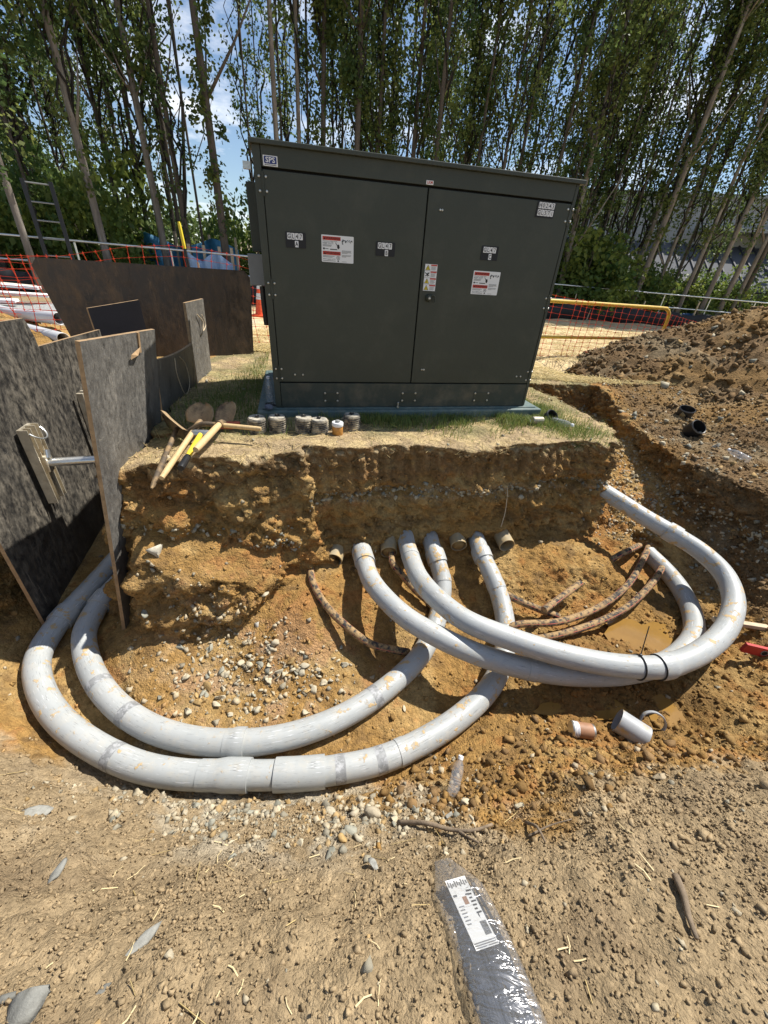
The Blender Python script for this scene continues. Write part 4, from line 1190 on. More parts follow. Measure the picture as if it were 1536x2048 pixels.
M_stubm = mat('tan_stained_pvc', (0.33, 0.27, 0.17), rough=0.7, var=0.2, vscale=14, col2=(0.42, 0.29, 0.12), c2scale=9, c2lo=0.42, c2hi=0.6, bump=0.003, bscale=35)
M_mud = mat('mud_fill', (0.30, 0.19, 0.07), rough=0.95, var=0.35, vscale=30, bump=0.02, bscale=40)
stub((-0.367, 2.292, -0.888), (-0.05, -1, -0.12), 'open empty conduit end at the left foot of the bank')
stub((0.075, 2.450, -0.890), (0.10, -1, -0.25), 'mud-filled conduit end between the two leftmost grey conduits', mud=True)
stub((0.671, 2.608, -0.876), (0.12, -1, -0.25), 'mud-plugged conduit end between the middle and right conduits', mud=True)
stub((1.102, 2.666, -0.865), (0.22, -1, -0.16), 'open empty conduit end furthest right under the bank')

# muddy power cables
def cable(pts, label, r=0.027):
    loc = Vector(pts[len(pts) // 2]); loc.z -= r
    o = build('power_cable', MB().tube([tuple(Vector(p) - loc) for p in catmull(pts, 0.03)], r, 14, uv=True), M_cable, None, smooth=True)
    o.location = loc
    tag(o, label, 'cable', 'old cables dug up in the pit')
cable(C1, 'muddy cable with a red stripe left of all the conduits')
cable(C2, 'muddy cable leaving the mud-filled conduit end on the left')
cable(C3, 'short muddy cable just right of the rightmost conduit')
cable(C4, 'long red-striped cable curving up to the right, upper of two')
cable(C5, 'long red-striped cable curving up to the right, lower of two')
cable(C6, 'short cut cable end leaning across the longer cables')
cable(C7, 'muddy cable end under the big loop in the right trench')

# ------------------------------------------------------------------ shoring sheets on the left
def sheet(name, label, c00, c10, c11, c01, th, material, group=None, cat='plywood sheet', holes=(), rnd=0.0, nx=10, nz=14, warp=0.006, top_curve=0.0, seed=0):
    """corners: near bottom, far bottom, far top, near top"""
    A, B, C_, D_ = [Vector(p) for p in (c00, c10, c11, c01)]
    loc = A.copy()
    nrm = (B - A).cross(D_ - A).normalized()
    t = thing(name, label, cat, loc, group=group)
    vs = []
    r_ = random.Random(seed)
    ph = r_.uniform(0, 6)
    def pt(u, v):
        q_ = (A * (1 - u) + B * u) * (1 - v) + (D_ * (1 - u) + C_ * u) * v
        q_ = q_ - (D_ - A) * (top_curve * 4 * u * (1 - u) * v)
        return q_ - loc + nrm * (warp * math.sin(2.2 * u + 1.6 * v + ph))
    for s in (0, 1):
        for i in range(nx + 1):
            for j in range(nz + 1):
                u, v = i / nx, j / nz
                if rnd:
                    du = rnd / (B - A).length; dv = rnd / (D_ - A).length
                    if v > 1 - dv:
                        e_ = (v - (1 - dv)) / dv
                        sh = du * (1 - math.sqrt(max(0, 1 - e_ * e_)))
                        u = sh + u * (1 - 2 * sh)
                vs.append(pt(u, v) - nrm * (th * s))
    W = nz + 1; S = (nx + 1) * W
    fs = []
    for i in range(nx):
        for j in range(nz):
            a = i * W + j
            fs.append((a, a + W, a + W + 1, a + 1))
            fs.append((S + a, S + a + 1, S + a + W + 1, S + a + W))
    build('face', MB().add(vs, fs), material, t, smooth='all')
    ed = []
    for i in range(nx):
        ed.append((i * W, S + i * W, S + (i + 1) * W, (i + 1) * W))
        a = i * W + nz
        ed.append((a, a + W, S + a + W, S + a))
    for j in range(nz):
        ed.append((j, j + 1, S + j + 1, S + j))
        a = nx * W + j
        ed.append((a, S + a, S + a + 1, a + 1))
    build('raw_edge', MB().add(vs, ed), M_plyedge, t)
    return t, pt, nrm, loc
B_, ptB, nB, lB = sheet('shoring_sheet', 'scuffed grey black sheet standing nearest the dug bank, splintered at its top edge', (-1.735, 1.752, -1.22), (-1.885, 2.68, -1.22), (-1.682, 2.847, 0.618), (-1.528, 1.923, 0.685), 0.022, M_plyheavy, 'shoring sheets lining the left trench', seed=1, warp=0.008)
build('split_notch', MB().box(tuple(ptB(0.70, 0.968) + nB * 0.002), (0.016, 0.016, 0.12), Matrix.Rotation(R(8), 3, 'Y')), M_plyedge, B_)
build('splinter', MB().add([ptB(0.52, 0.925) + nB * 0.016, ptB(0.70, 0.945) + nB * 0.010, ptB(0.70, 0.955) + nB * 0.010, ptB(0.53, 0.940) + nB * 0.018, ptB(0.60, 0.935) + nB * 0.030], [(0, 1, 4), (1, 2, 4), (2, 3, 4), (3, 0, 4)]), M_plyedge, B_)
sheet('shoring_sheet', 'big scratched black sheet at the left picture edge carrying the aluminium rail', (-2.257, 1.734, -1.20), (-2.62, 2.90, -1.20), (-2.62, 2.90, 0.615), (-2.257, 1.734, 0.66), 0.022, M_ply, 'shoring sheets lining the left trench', seed=2, rnd=0.05)
sheet('shoring_sheet', 'black mud-spotted sheet seen between the left sheet and the grey nearest one', (-2.60, 2.70, -1.20), (-2.86, 3.92, -1.20), (-2.86, 3.92, 0.40), (-2.60, 2.70, 0.42), 0.022, M_ply, 'shoring sheets lining the left trench', seed=3)
s3, pt3, n3_, l3 = sheet('shoring_sheet', 'low grey sheet with a sagging top behind the nearest grey sheet', (-1.93, 2.92, -1.2), (-2.06, 3.86, -1.2), (-1.92, 3.80, 0.37), (-1.77, 2.90, 0.40), 0.022, M_plyheavy, 'shoring sheets lining the left trench', seed=4, top_curve=0.014)
s4, pt4, n4_, l4 = sheet('shoring_sheet', 'narrow tall grey sheet with a rope loop, far end of the right row', (-2.00, 3.88, -1.2), (-2.12, 4.42, -1.2), (-2.04, 4.40, 0.70), (-1.95, 3.86, 0.70), 0.022, M_plyheavy, 'shoring sheets lining the left trench', seed=5)
sheet('shoring_sheet', 'short near-black sheet standing alone in front of the big brown plate', (-2.92, 3.98, -0.3), (-2.68, 4.38, -0.3), (-2.70, 4.38, 0.64), (-2.97, 3.98, 0.57), 0.03, mat('black_phenolic_sheet', (0.010, 0.009, 0.012), rough=0.45, var=0.2, vscale=6, bump=0.001, bscale=60), 'shoring sheets lining the left trench', seed=6)
def rope(pts, label, r=0.006, material=None):
    loc = Vector(pts[0])
    o = build('rope', MB().tube([tuple(Vector(p) - loc) for p in catmull(pts, 0.02)], r, 6), material or M_stake, None, smooth=True)
    o.location = loc
    return tag(o, label, 'rope', 'rope loops on the shoring sheets')
def on(pt, n, loc, u, v, off): return tuple(pt(u, v) + n * off + loc)
rope([on(pt4, n4_, l4, *a) for a in ((0.45, 0.94, 0.012), (0.62, 0.90, 0.03), (0.55, 0.86, 0.03), (0.75, 0.88, 0.03), (0.72, 0.93, 0.012))], 'frayed cream rope loop on the tall narrow sheet')
rope([on(pt3, n3_, l3, *a) for a in ((0.42, 0.985, 0.01), (0.40, 0.90, 0.02), (0.52, 0.78, 0.03), (0.68, 0.82, 0.03), (0.66, 0.93, 0.02), (0.55, 0.98, 0.01))], 'thin rope loop hanging over the sagging sheet', 0.004)

sheet('road_plate', 'long brown muddy plate with rounded top corners leaning behind the trench', (-3.52, 4.42, -0.03), (-1.90, 5.33, -0.03), (-1.87, 5.40, 0.955), (-3.72, 4.37, 0.935), 0.03, M_plate, None, 'road plate', seed=7, rnd=0.06, warp=0.003)

# hydraulic shore: two aluminium rails and a strut across the trench
rail_dir = Vector((-0.363, 1.166, 0)).normalized()      # along the sheet
rail_out = Vector((rail_dir.y, -rail_dir.x, 0))          # into the trench
ro = Vector((-2.257, 1.734, 0)) + rail_dir * 0.60 + rail_out * 0.030
hs = thing('hydraulic_shore', 'aluminium shoring rail with a strut and a wire loop on the left sheet', 'trench shore', (ro.x, ro.y, -0.62))
def lrot(o, zlo, zhi, w, dpt):
    Mx = Matrix((rail_dir, rail_out, Vector((0, 0, 1)))).transposed()
    return ((o[0], o[1], (zlo + zhi) / 2), (w, dpt, zhi - zlo), Mx)
RL = -0.62
zt, zb_ = 0.66, 0.12
base_ = build('rail_back', MB().box(*lrot(rail_out * 0.0, zb_, zt, 0.145, 0.006)), M_alu, hs)
for s_ in (-1, 1):
    c_ = rail_dir * (0.050 * s_)
    ch = MB()
    ch.box(*lrot(c_ + rail_out * 0.010, zb_ + 0.01 * (s_ > 0), zt, 0.042, 0.012))
    ch.box(*lrot(c_ + rail_dir * 0.021 + rail_out * 0.030, zb_, zt, 0.006, 0.052))
    ch.box(*lrot(c_ - rail_dir * 0.021 + rail_out * 0.030, zb_, zt, 0.006, 0.052))
    build('rail', ch, M_alu, hs)
strut_a = rail_out * 0.02 + Vector((0, 0, 0.40)); strut_b = rail_out * 0.55 + Vector((0, 0, 0.40)) + rail_dir * 0.05
build('strut', MB().tube([tuple(strut_a), tuple(strut_b)], 0.030, 16), M_steel, hs, smooth=True)
build('strut_foot', MB().box(tuple(rail_out * 0.045 + Vector((0, 0, 0.40))), (0.07, 0.05, 0.12), Matrix((rail_dir, rail_out, Vector((0, 0, 1)))).transposed()), M_alu, hs, bevel=0.006)
build('valve', MB().tube([tuple(rail_out * 0.07 + Vector((0, 0, 0.44))), tuple(rail_out * 0.07 + rail_dir * 0.02 + Vector((0, 0, 0.49)))], 0.018, 10), M_steel, hs, smooth=True)
lp = []
for k in range(15):
    a = math.pi * k / 14
    lp.append(tuple(rail_dir * (-0.07 * math.cos(a)) + rail_out * (0.06 + 0.05 * math.sin(a)) + Vector((0, 0, 0.635 - 0.05 * math.sin(a)))))
build('wire_loop', MB().tube(lp, 0.005, 8), M_steel, hs, smooth=True)
ro2 = Vector((-2.257, 1.734, 0)) + rail_dir * 1.5 + rail_out * 0.06
hs2 = thing('hydraulic_shore', 'weathered wooden-brown shoring rail half hidden by the grey sheet', 'trench shore', (ro2.x, ro2.y, -0.5))
for s_ in (-1, 1):
    build('rail', MB().box(*lrot(rail_dir * 0.04 * s_, -0.2, 0.52, 0.03, 0.05)), M_alu, hs2, bevel=0.003)

# ------------------------------------------------------------------ trees
def leaf_cloud(centres, radii, per, size, r, flat=0.75):
    """many small folded leaves spread through ellipsoidal clumps; returns V, F, colour"""
    n = len(centres)
    idx = np.repeat(np.arange(n), per)
    C = centres[idx]; Rr = radii[idx]
    d = r.normal(size=(len(idx), 3)); d /= np.linalg.norm(d, axis=1, keepdims=True)
    P = C + d * (r.random((len(idx), 1)) ** 0.45) * Rr
    ax1 = r.normal(size=(len(idx), 3)); ax1[:, 2] = -np.abs(ax1[:, 2]) * 0.7 - 0.15
    ax1 /= np.linalg.norm(ax1, axis=1, keepdims=True)
    ax2 = np.cross(ax1, r.normal(size=(len(idx), 3))); ax2 /= np.linalg.norm(ax2, axis=1, keepdims=True)
    s = size * (0.45 + 1.0 * r.random((len(idx), 1)))
    V = np.stack([P, P + ax1 * s * 0.45 + ax2 * s * 0.36, P + ax1 * s, P + ax1 * s * 0.45 - ax2 * s * 0.36], 1).reshape(-1, 3)
    F = np.arange(len(V)).reshape(-1, 4)
    base = np.array((0.108, 0.155, 0.042)); warm = np.array((0.225, 0.240, 0.060)); cool = np.array((0.060, 0.105, 0.048))
    t = r.random((len(idx), 1)); ct = r.random((n, 1))[idx]
    c = base * (1 - 0.5 * t) + (warm * ct + cool * (1 - ct)) * (0.5 * t) + (warm - base) * (0.5 * (ct - 0.4))
    c = np.clip(c, 0.012, 0.3)
    return V, F, np.repeat(c, 4, 0)

def crown_mesh(seed, h0, h1, nl, spread, per, size, hug=14, crad=0.27):
    """steep limbs strung with leaf clumps, as on crowded woodland trees"""
    r = np.random.default_rng(seed)
    cs, rad, mv, mf, mc = [], [], [], [], []
    def seg(p0, p1, w0, w1):
        d = p1 - p0
        side = np.cross(d, (0.3, 0.2, 0.1)); side = side / max(np.linalg.norm(side), 1e-6)
        oth = np.cross(side, d); oth = oth / max(np.linalg.norm(oth), 1e-6)
        o = len(mv)
        for p, w in ((p0, w0), (p1, w1)):
            for k in range(4):
                a = k * math.pi / 2
                mv.append(p + (side * math.cos(a) + oth * math.sin(a)) * w)
        for k in range(4):
            mf.append((o + k, o + (k + 1) % 4, o + 4 + (k + 1) % 4, o + 4 + k))
        mc.extend([(0.06, 0.05, 0.04)] * 8)
    for l in range(nl):
        a = r.random() * 6.283
        hs = h0 + (h1 - h0) * 0.72 * r.random()
        ln = min(h1 - hs, 2.2 + 3.2 * r.random())
        sl = spread * (0.35 + 0.9 * r.random())
        n = int(ln / 0.34)
        p = np.array((0.0, 0.0, hs - 0.3)); prev = p.copy()
        for k in range(1, n + 1):
            t = k / n
            p = np.array((math.cos(a) * sl * (t ** 0.8) * ln + 0.10 * r.normal(), math.sin(a) * sl * (t ** 0.8) * ln + 0.10 * r.normal(), hs + ln * t))
            seg(prev, p, 0.030 * (1 - 0.75 * (k - 1) / n), 0.030 * (1 - 0.75 * t))
            if r.random() < 0.56:
                cs.append(p + r.normal(size=3) * np.array((0.22, 0.22, 0.12)))
                q = crad * (0.6 + 0.9 * r.random())
                rad.append((q, q, q * (1.0 + 0.7 * r.random())))
            prev = p
    for k in range(hug):
        a = r.random() * 6.283; d = 0.10 + 0.35 * r.random() ** 2
        cs.append(np.array((math.cos(a) * d, math.sin(a) * d, h0 * 0.7 + (h1 - h0 * 0.7) * r.random())))
        q = crad * (0.5 + 0.8 * r.random()); rad.append((q, q, q * 1.6))
    V, F, Cc = leaf_cloud(np.array(cs), np.array(rad), per, size, r)
    o = len(V)
    V = np.vstack([V, np.array(mv)]); F = np.vstack([F, np.array(mf) + o]); Cc = np.vstack([Cc, np.array(mc)])
    ob = np_mesh('crown', V, F, M_leaf, Cc)
    me = ob.data
    bpy.data.objects.remove(ob)
    return me
CROWNS = [crown_mesh(900 + i, h0, h1, nl, sp, 72, 0.10, 16, 0.34) for i, (h0, h1, nl, sp) in enumerate(
    [(2.6, 13.0, 12, .30), (3.2, 13.5, 13, .34), (2.0, 12.0, 11, .24), (3.8, 14.0, 13, .36), (1.8, 11.5, 11, .22), (3.0, 12.5, 12, .30), (2.4, 13.0, 12, .26)])]
SLIM = [crown_mesh(950 + i, h0, h1, 5, 0.15, 40, 0.095, 8, 0.25) for i, (h0, h1) in enumerate([(2.2, 10.5), (3.0, 10.5), (1.6, 9.5)])]
IVY = crown_mesh(970, 1.4, 12.5, 6, 0.12, 55, 0.10, 55, 0.26)

def trunk_mb(r0, h, seed, limbs, lean=(0, 0), fork=None):
    q = random.Random(seed)
    mb = MB()
    pts, rad = [], []
    n = 12
    wx, wy = q.uniform(0, 6), q.uniform(0, 6)
    am = q.uniform(0.02, 0.10)
    for i in range(n + 1):
        t = i / n
        pts.append((lean[0] * t * h + am * math.sin(wx + 4 * t), lean[1] * t * h + am * math.sin(wy + 3.5 * t), t * h - 0.1))
        rad.append(r0 * (1.0 - 0.72 * t) * (1.25 if i == 0 else 1.0))
    mb.tube(pts, rad, 9, uv=False)
    for k in range(limbs):
        t = q.uniform(0.22, 0.8)
        i = int(t * n)
        p = Vector(pts[i]); a = q.uniform(0, 2 * math.pi)
        L = q.uniform(1.0, 2.6); el = q.uniform(0.7, 1.25)
        d = Vector((math.cos(a) * math.cos(el), math.sin(a) * math.cos(el), math.sin(el)))
        r1 = rad[i] * q.uniform(0.35, 0.6)
        mb.tube([p, p + d * L * 0.5 + Vector((0, 0, 0.05)), p + d * L + Vector((0, 0, 0.3))], [r1, r1 * 0.65, r1 * 0.25], 6)
    if fork:
        i = int(fork[0] * n)
        p = Vector(pts[i]); d = Vector(fork[1])
        mb.tube([p, p + d * 0.35 + Vector((0, 0, 0.45)), p + d * 1.0 + Vector((0, 0, 2.2)), p + d * 1.5 + Vector((0, 0, h - p.z - 1.5))], [rad[i] * 0.8, rad[i] * 0.7, rad[i] * 0.5, rad[i] * 0.2], 8)
    return mb

TREES = [  # x, y, trunk radius, kind, label
 (-8.38, 9.94, .11, 'n'), (-7.73, 11.68, .14, 'n'), (-8.93, 14.47, .12, 'n'), (-9.64, 16.37, .08, 's'), (-8.31, 14.83, .12, 'n'),
 (-7.05, 13.24, .15, 'n'), (-7.62, 15.2, .11, 's'), (-7.03, 14.37, .10, 's'), (-6.21, 13.1, .12, 's'), (-6.45, 14.64, .06, 'b'),
 (-5.22, 12.99, .17, 'i'), (-5.27, 16.16, .06, 's'), (-3.92, 14.48, .13, 'g'), (-4.43, 17.45, .08, 's'), (-3.46, 15.62, .12, 'g'),
 (-2.89, 15.74, .15, 'i'), (-1.83, 15.4, .16, 'n'), (-1.95, 18.9, .10, 's'), (-1.21, 15.95, .13, 'n'), (-0.86, 16.98, .12, 'n'),
 (0.03, 16.3, .14, 'n'), (0.74, 15.6, .13, 'n'), (1.77, 17.91, .12, 'n'), (2.91, 16.95, .10, 'n'), (3.72, 18.63, .12, 'n'),
 (4.95, 18.0, .11, 'n'), (5.94, 19.1, .09, 's'), (6.25, 18.25, .165, 'f'), (9.90, 19.3, .19, 'h'), (9.9, 19.95, .15, 'h'),
 (10.31, 20.0, .10, 's'), (11.19, 20.3, .12, 'h'), (11.9, 19.4, .13, 'h'), (12.74, 20.34, .10, 's'), (13.0, 19.5, .15, 'h'),
 (13.85, 19.65, .17, 'h'), (14.5, 19.85, .13, 'h'), (15.0, 20.15, .15, 'n'), (-11.54, 13.82, .11, 'n'), (-12.19, 15.86, .12, 'n'),
 (-12.72, 17.95, .10, 'n'), (-13.15, 20.08, .10, 'n'), (5.22, 23.43, .12, 'n'),
 (2.98, 23.81, .10, 'n'), (13.1, 22.46, .10, 'h'), (14.65, 22.68, .10, 'n'), (16.0, 20.4, .14, 'n'), (-10.23, 10.97, .14, 'n'),
 (-13.37, 13.5, .14, 'n'), (17.3, 20.6, .14, 'n'), (-10.4, 13.2, .07, 's'), (-9.6, 12.2, .06, 's'), (0.4, 19.6, .09, 'n'), (-3.0, 20.5, .1, 'n'), (7.9, 21.5, .1, 'n'), (8.9, 22.6, .1, 'n'), (7.2, 19.9, .09, 'n')]
q = random.Random(21)
added = 0
while added < 48:
    az_ = R(q.uniform(44, 132) if added < 30 else q.uniform(46, 73)); d_ = q.uniform(15.5, 25)
    x_, y_ = math.cos(az_) * d_, math.sin(az_) * d_
    if y_ < rail_y(np.array(x_)) + 0.9: continue
    k_ = x_ / y_
    if -0.47 < k_ < -0.30 or (min((x_ - t[0]) ** 2 + (y_ - t[1]) ** 2 for t in TREES) < 0.35): continue
    TREES.append((round(x_, 2), round(y_, 2), q.uniform(0.05, 0.09), 's'))
    added += 1
LBL = {
 0: 'leafy tree whose pale trunk meets the left picture edge beside the black ladder', 1: 'tall pale trunk leaning left, the thickest between ladder and blue tarp',
 5: 'dark thick trunk standing left of the yellow-tipped post', 8: 'forked trunk just left of the yellow-tipped post', 9: 'very thin bare-stemmed tree right of the yellow-tipped post',
 10: 'dark leaf-wrapped tree at the left edge of the open sky gap', 11: 'thin tree rising against the left edge of the green cabinet', 12: 'pale straight trunk rising behind the left end of the cabinet roof',
 14: 'second pale bare trunk rising behind the cabinet roof', 15: 'dark ivy-wrapped trunk behind the cabinet roof', 27: 'forked pale trunk against the right end of the cabinet roof',
 28: 'stout leaning trunk standing behind the rail right of the yellow barrier', 4: 'leafy tree with slim grey trunk behind the ladder', 16: 'double-stemmed tree behind the middle of the cabinet roof'}
def where_is(k):
    for lim, where in ((-0.86, 'beyond the far left picture edge'), (-0.70, 'above the black ladder'), (-0.585, 'between the black ladder and the blue tarp'), (-0.46, 'above the brown plate and blue tarp'), (-0.30, 'beside the open sky gap'),
                           (-0.17, 'above the SPS plate corner of the cabinet'), (-0.05, 'above the left cabinet door'), (0.06, 'above the seam between the cabinet doors'), (0.17, 'above the right cabinet door'), (0.30, 'above the right end of the cabinet roof'),
                           (0.42, 'above the left end of the yellow barrier'), (0.55, 'above the bent end of the yellow barrier'), (0.66, 'in front of the warehouse wall'), (0.78, 'above the spoil heap'), (9, 'at the far right picture edge')):
        if k < lim: return where
    return where
generic_left = 'leafy tree in the dense row behind the rail, left of the cabinet'
generic_mid = 'leafy tree in the dense row rising behind the cabinet roof'
generic_right = 'leafy tree in the crowded stand behind the rail, right of the cabinet'
for i, (x, y, r0, k) in enumerate(TREES):
    lab = LBL.get(i)
    grp = None
    if lab is None:
        az_ = x / y
        size_ = 'thin-stemmed' if r0 < 0.095 else ('sturdy' if r0 > 0.125 else 'medium-trunked')
        depth_ = ' far back' if y - float(rail_y(np.array(x))) > 4.2 else ''
        where = where_is(az_)
        lab = size_ + ' leafy tree' + depth_ + ' in the wood, ' + where
        grp = size_ + ' trees' + depth_ + ' ' + where
    else:
        grp = 'trees of the wood edge'
    t = thing('tree', lab, 'tree', (x, y, 0.0), (0, 0, (i * 2.399) % 6.283), grp)
    q = random.Random(500 + i)
    hgt = 13.0
    fork = (0.42, (0.9, 0.4, 0)) if k == 'f' else ((0.18, (0.35, 0.5, 0)) if i in (8, 16, 19) else None)
    build('trunk', trunk_mb(r0 * 0.68, hgt, 40 + i, {'n': 7, 's': 3, 'b': 2, 'h': 4, 'g': 2, 'i': 5, 'f': 5}[k], (q.uniform(-.012, .012), q.uniform(-.012, .012)), fork), M_bark if (k in 'gfh' or i in (0, 1, 3, 5)) else M_barkd, t, smooth='all')
    if k == 'b':
        me = SLIM[1]
    elif k in 'sg':
        me = SLIM[i % 3]
    elif k == 'i':
        me = IVY
    else:
        me = CROWNS[(i * 5 + i // 3) % 7]
    c = link_mesh('crown', me, M_leaf, t)
    sc = q.uniform(0.85, 1.12)
    if k == 'h':
        c.location.z = 1.3
    if k in 'bg':
        c.location.z = 3.6
    c.scale = (sc, sc, q.uniform(0.92, 1.06))
    c.rotation_euler = (0, 0, q.uniform(0, 6.28))

# low bushes under the trees
SHR = []
for s_ in range(3):
    r = np.random.default_rng(30 + s_)
    n = 46
    a = r.random(n) * 6.283; rr_ = np.sqrt(r.random(n))
    cc = np.stack([np.cos(a) * rr_ * 1.1, np.sin(a) * rr_ * 0.9, 0.25 + r.random(n) * (1.9 - 1.1 * rr_)], 1)
    V, F, Cc = leaf_cloud(cc, np.tile((0.32, 0.32, 0.28), (n, 1)), 60, 0.105, r)
    Cc = Cc * np.array((1.25, 1.25, 1.0))
    ob = np_mesh('foliage', V, F, M_leaf, Cc); SHR.append(ob.data); bpy.data.objects.remove(ob)
stemmb = MB()
for k in range(5):
    a = k * 1.256
    stemmb.tube([(0, 0, -0.05), (0.25 * math.cos(a), 0.25 * math.sin(a), 0.6), (0.6 * math.cos(a), 0.55 * math.sin(a), 1.5)], [0.02, 0.014, 0.006], 5)
BUSH = [(-9.9, 12.5, 1.1), (-8.7, 13.0, 1.25), (-10.8, 12.2, 1.3), (-9.2, 14.6, 1.6), (-11.8, 14.0, 1.6), (-7.2, 19.5, 1.4),
        (6.9, 19.4, 1.9), (7.4, 18.9, 1.6), (8.5, 19.9, 1.7), (9.4, 20.4, 1.5), (10.6, 20.8, 1.4), (11.9, 20.9, 1.3), (13.4, 20.8, 1.25), (14.6, 20.9, 1.3), (7.4, 21.2, 2.0), (8.6, 21.4, 1.6), (15.8, 20.8, 1.1), (-12.6, 12.6, 1.5), (-5.0, 19.0, 1.3), (1.5, 18.4, 1.2), (-1.0, 19.0, 1.2)]
for i, (x, y, s_) in enumerate(BUSH):
    left = x < 0
    t = thing('shrub', ('tall' if s_ > 1.45 else 'low') + ' leafy bush under the trees, ' + where_is(x / y), 'shrub', (x, y, 0), (0, 0, i * 1.7), 'undergrowth ' + where_is(x / y))
    f = link_mesh('foliage', SHR[i % 3], M_leaf, t); f.scale = (s_, s_, s_ * (1.35 if left else 1.0))
    st = build('stems', stemmb, M_barkd, t); st.scale = (s_, s_, s_); kind(st, 'stuff')

# the far wood, one mass
r = np.random.default_rng(77)
n = 900
az = np.radians(r.uniform(35, 158, n)); dd = r.uniform(46, 62, n)
cc = np.stack([np.cos(az) * dd, np.sin(az) * dd, 0.3 + r.random(n) ** 0.8 * (4.6 + 2.2 * np.sin(az * 9) + 1.2 * np.sin(az * 23))], 1)
V, F, Cc = leaf_cloud(cc, np.tile((1.6, 1.6, 1.3), (n, 1)), 70, 0.42, r)
kind(np_mesh('far_wood', V, F, M_leaf, Cc * 0.9), 'stuff')

# ------------------------------------------------------------------ warehouse far behind on the right
wh = thing('warehouse', 'pale grey warehouse with a ribbed metal lean-to roof behind the trees on the right', 'building', (31.0, 39.0, 0), (0, 0, R(-14)))
build('wall', MB().box((0, 6, 4.0), (46, 12, 8.0)), M_wall, wh)
build('parapet', MB().box((0, 6, 8.12), (46.6, 12.6, 0.24)), M_wall, wh, bevel=0.03)
lt = MB().prism([(0, 0), (0, 0)], 0, 0) if False else MB()
lt.add([(-22, -7, 1.9), (6, -7, 1.9), (6, -0.02, 4.9), (-22, -0.02, 4.9), (-22, -7, 1.75), (6, -7, 1.75), (6, -0.02, 4.75), (-22, -0.02, 4.75)],
       [(0, 1, 2, 3), (7, 6, 5, 4), (0, 4, 5, 1), (1, 5, 6, 2), (2, 6, 7, 3), (3, 7, 4, 0)])
lr = build('lean_to_roof', lt, mat('metal_roof', (0.12, 0.122, 0.128), rough=0.9, spec=0.1), wh)
build('lean_to_wall', MB().box((-8, -6.6, 0.85), (27.6, 0.3, 1.75)), mat('dark_opening', (0.05, 0.05, 0.055), rough=0.7), wh)
rb = None
for k in range(28):
    if rb is None:
        rb = build('roof_seam', MB().add([(-.05, -7, 1.9), (.05, -7, 1.9), (.05, -0.03, 4.9), (-.05, -0.03, 4.9), (-.05, -7, 2.02), (.05, -7, 2.02), (.05, -0.03, 5.02), (-.05, -0.03, 5.02)],
                   [(0, 1, 2, 3), (7, 6, 5, 4), (0, 4, 5, 1), (1, 5, 6, 2), (2, 6, 7, 3), (3, 7, 4, 0)][::1]), mat('dark_rib', (0.07, 0.07, 0.075), rough=0.8), lr)
        c = rb
    else:
        c = rb.copy(); col.objects.link(c); c.parent = lr
    c.location = (-21.8 + k * 1.0, 0, 0)
for xx, ww in ((9, 3.0), (15, 4.0)):
    w_ = build('window', MB().box((xx, -0.04, 4.6), (ww, 0.08, 0.9)), M_glassd, wh)
    build('frame', MB().box((xx, -0.06, 5.10), (ww + 0.2, 0.14, 0.10)), M_wallw, w_)
build('canopy', MB().box((-3, -1.0, 5.8), (9, 2.0, 0.22)), M_wall, wh, bevel=0.02)

# bare dirt mound in the clearing far beyond the wood
mv, mf = [], []
for i in range(13):
    for k in range(36):
        a = 2 * math.pi * k / 36; t = i / 12
        rr3 = 6.5 * t * (1 + 0.08 * math.sin(3 * a) + 0.05 * math.sin(7 * a + i))
        mv.append((rr3 * math.cos(a), rr3 * 0.7 * math.sin(a), 2.3 * (1 - t) ** 1.2 * (1 + 0.1 * math.sin(5 * a + i * 0.8)) - 0.05))
        if i:
            mf.append(((i - 1) * 36 + k, i * 36 + k, i * 36 + (k + 1) % 36, (i - 1) * 36 + (k + 1) % 36))
dm = build('dirt_mound', MB().add(mv, mf), mat('pale_dirt', (0.46, 0.37, 0.25), rough=0.95, var=0.25, vscale=1.2, bump=0.1, bscale=2), None, smooth='all')
dm.location = (-12.9, 37.5, 0); kind(dm, 'structure')

# ------------------------------------------------------------------ galvanised guard rail along the wood
RAIL = [(-14.0, 7.85), (-9.5, 10.0), (8.2, 18.5), (26.0, 20.3)]
def along(poly, s):
    for a, b in zip(poly[:-1], poly[1:]):
        L = math.hypot(b[0] - a[0], b[1] - a[1])
        if s <= L or b is poly[-1]:
            t = s / L
            return (a[0] + (b[0] - a[0]) * t, a[1] + (b[1] - a[1]) * t)
        s -= L
gr = thing('guard_rail', 'long galvanised two-bar guard rail in front of the wood', 'guard rail', (0.0, 14.5, 0))
def rl(z, off=0.0): return [(x, y - 14.5 + off, z) for x, y in RAIL]
for z in (1.13, 0.66):
    build('rail', MB().tube(rl(z), 0.024, 10), M_steel, gr, smooth=True)
s_, Lr = 0.6, sum(math.hypot(b[0] - a[0], b[1] - a[1]) for a, b in zip(RAIL[:-1], RAIL[1:]))
post = None
while s_ < Lr:
    x, y = along(RAIL, s_)
    if post is None:
        post = build('post', MB().tube([(0, 0, -0.15), (0, 0, 1.10)], 0.022, 8), M_steel, gr, smooth=True); po = post
    else:
        po = post.copy(); col.objects.link(po); po.parent = gr
    po.location = (x, y - 14.5 + 0.045, 0)
    s_ += 2.05
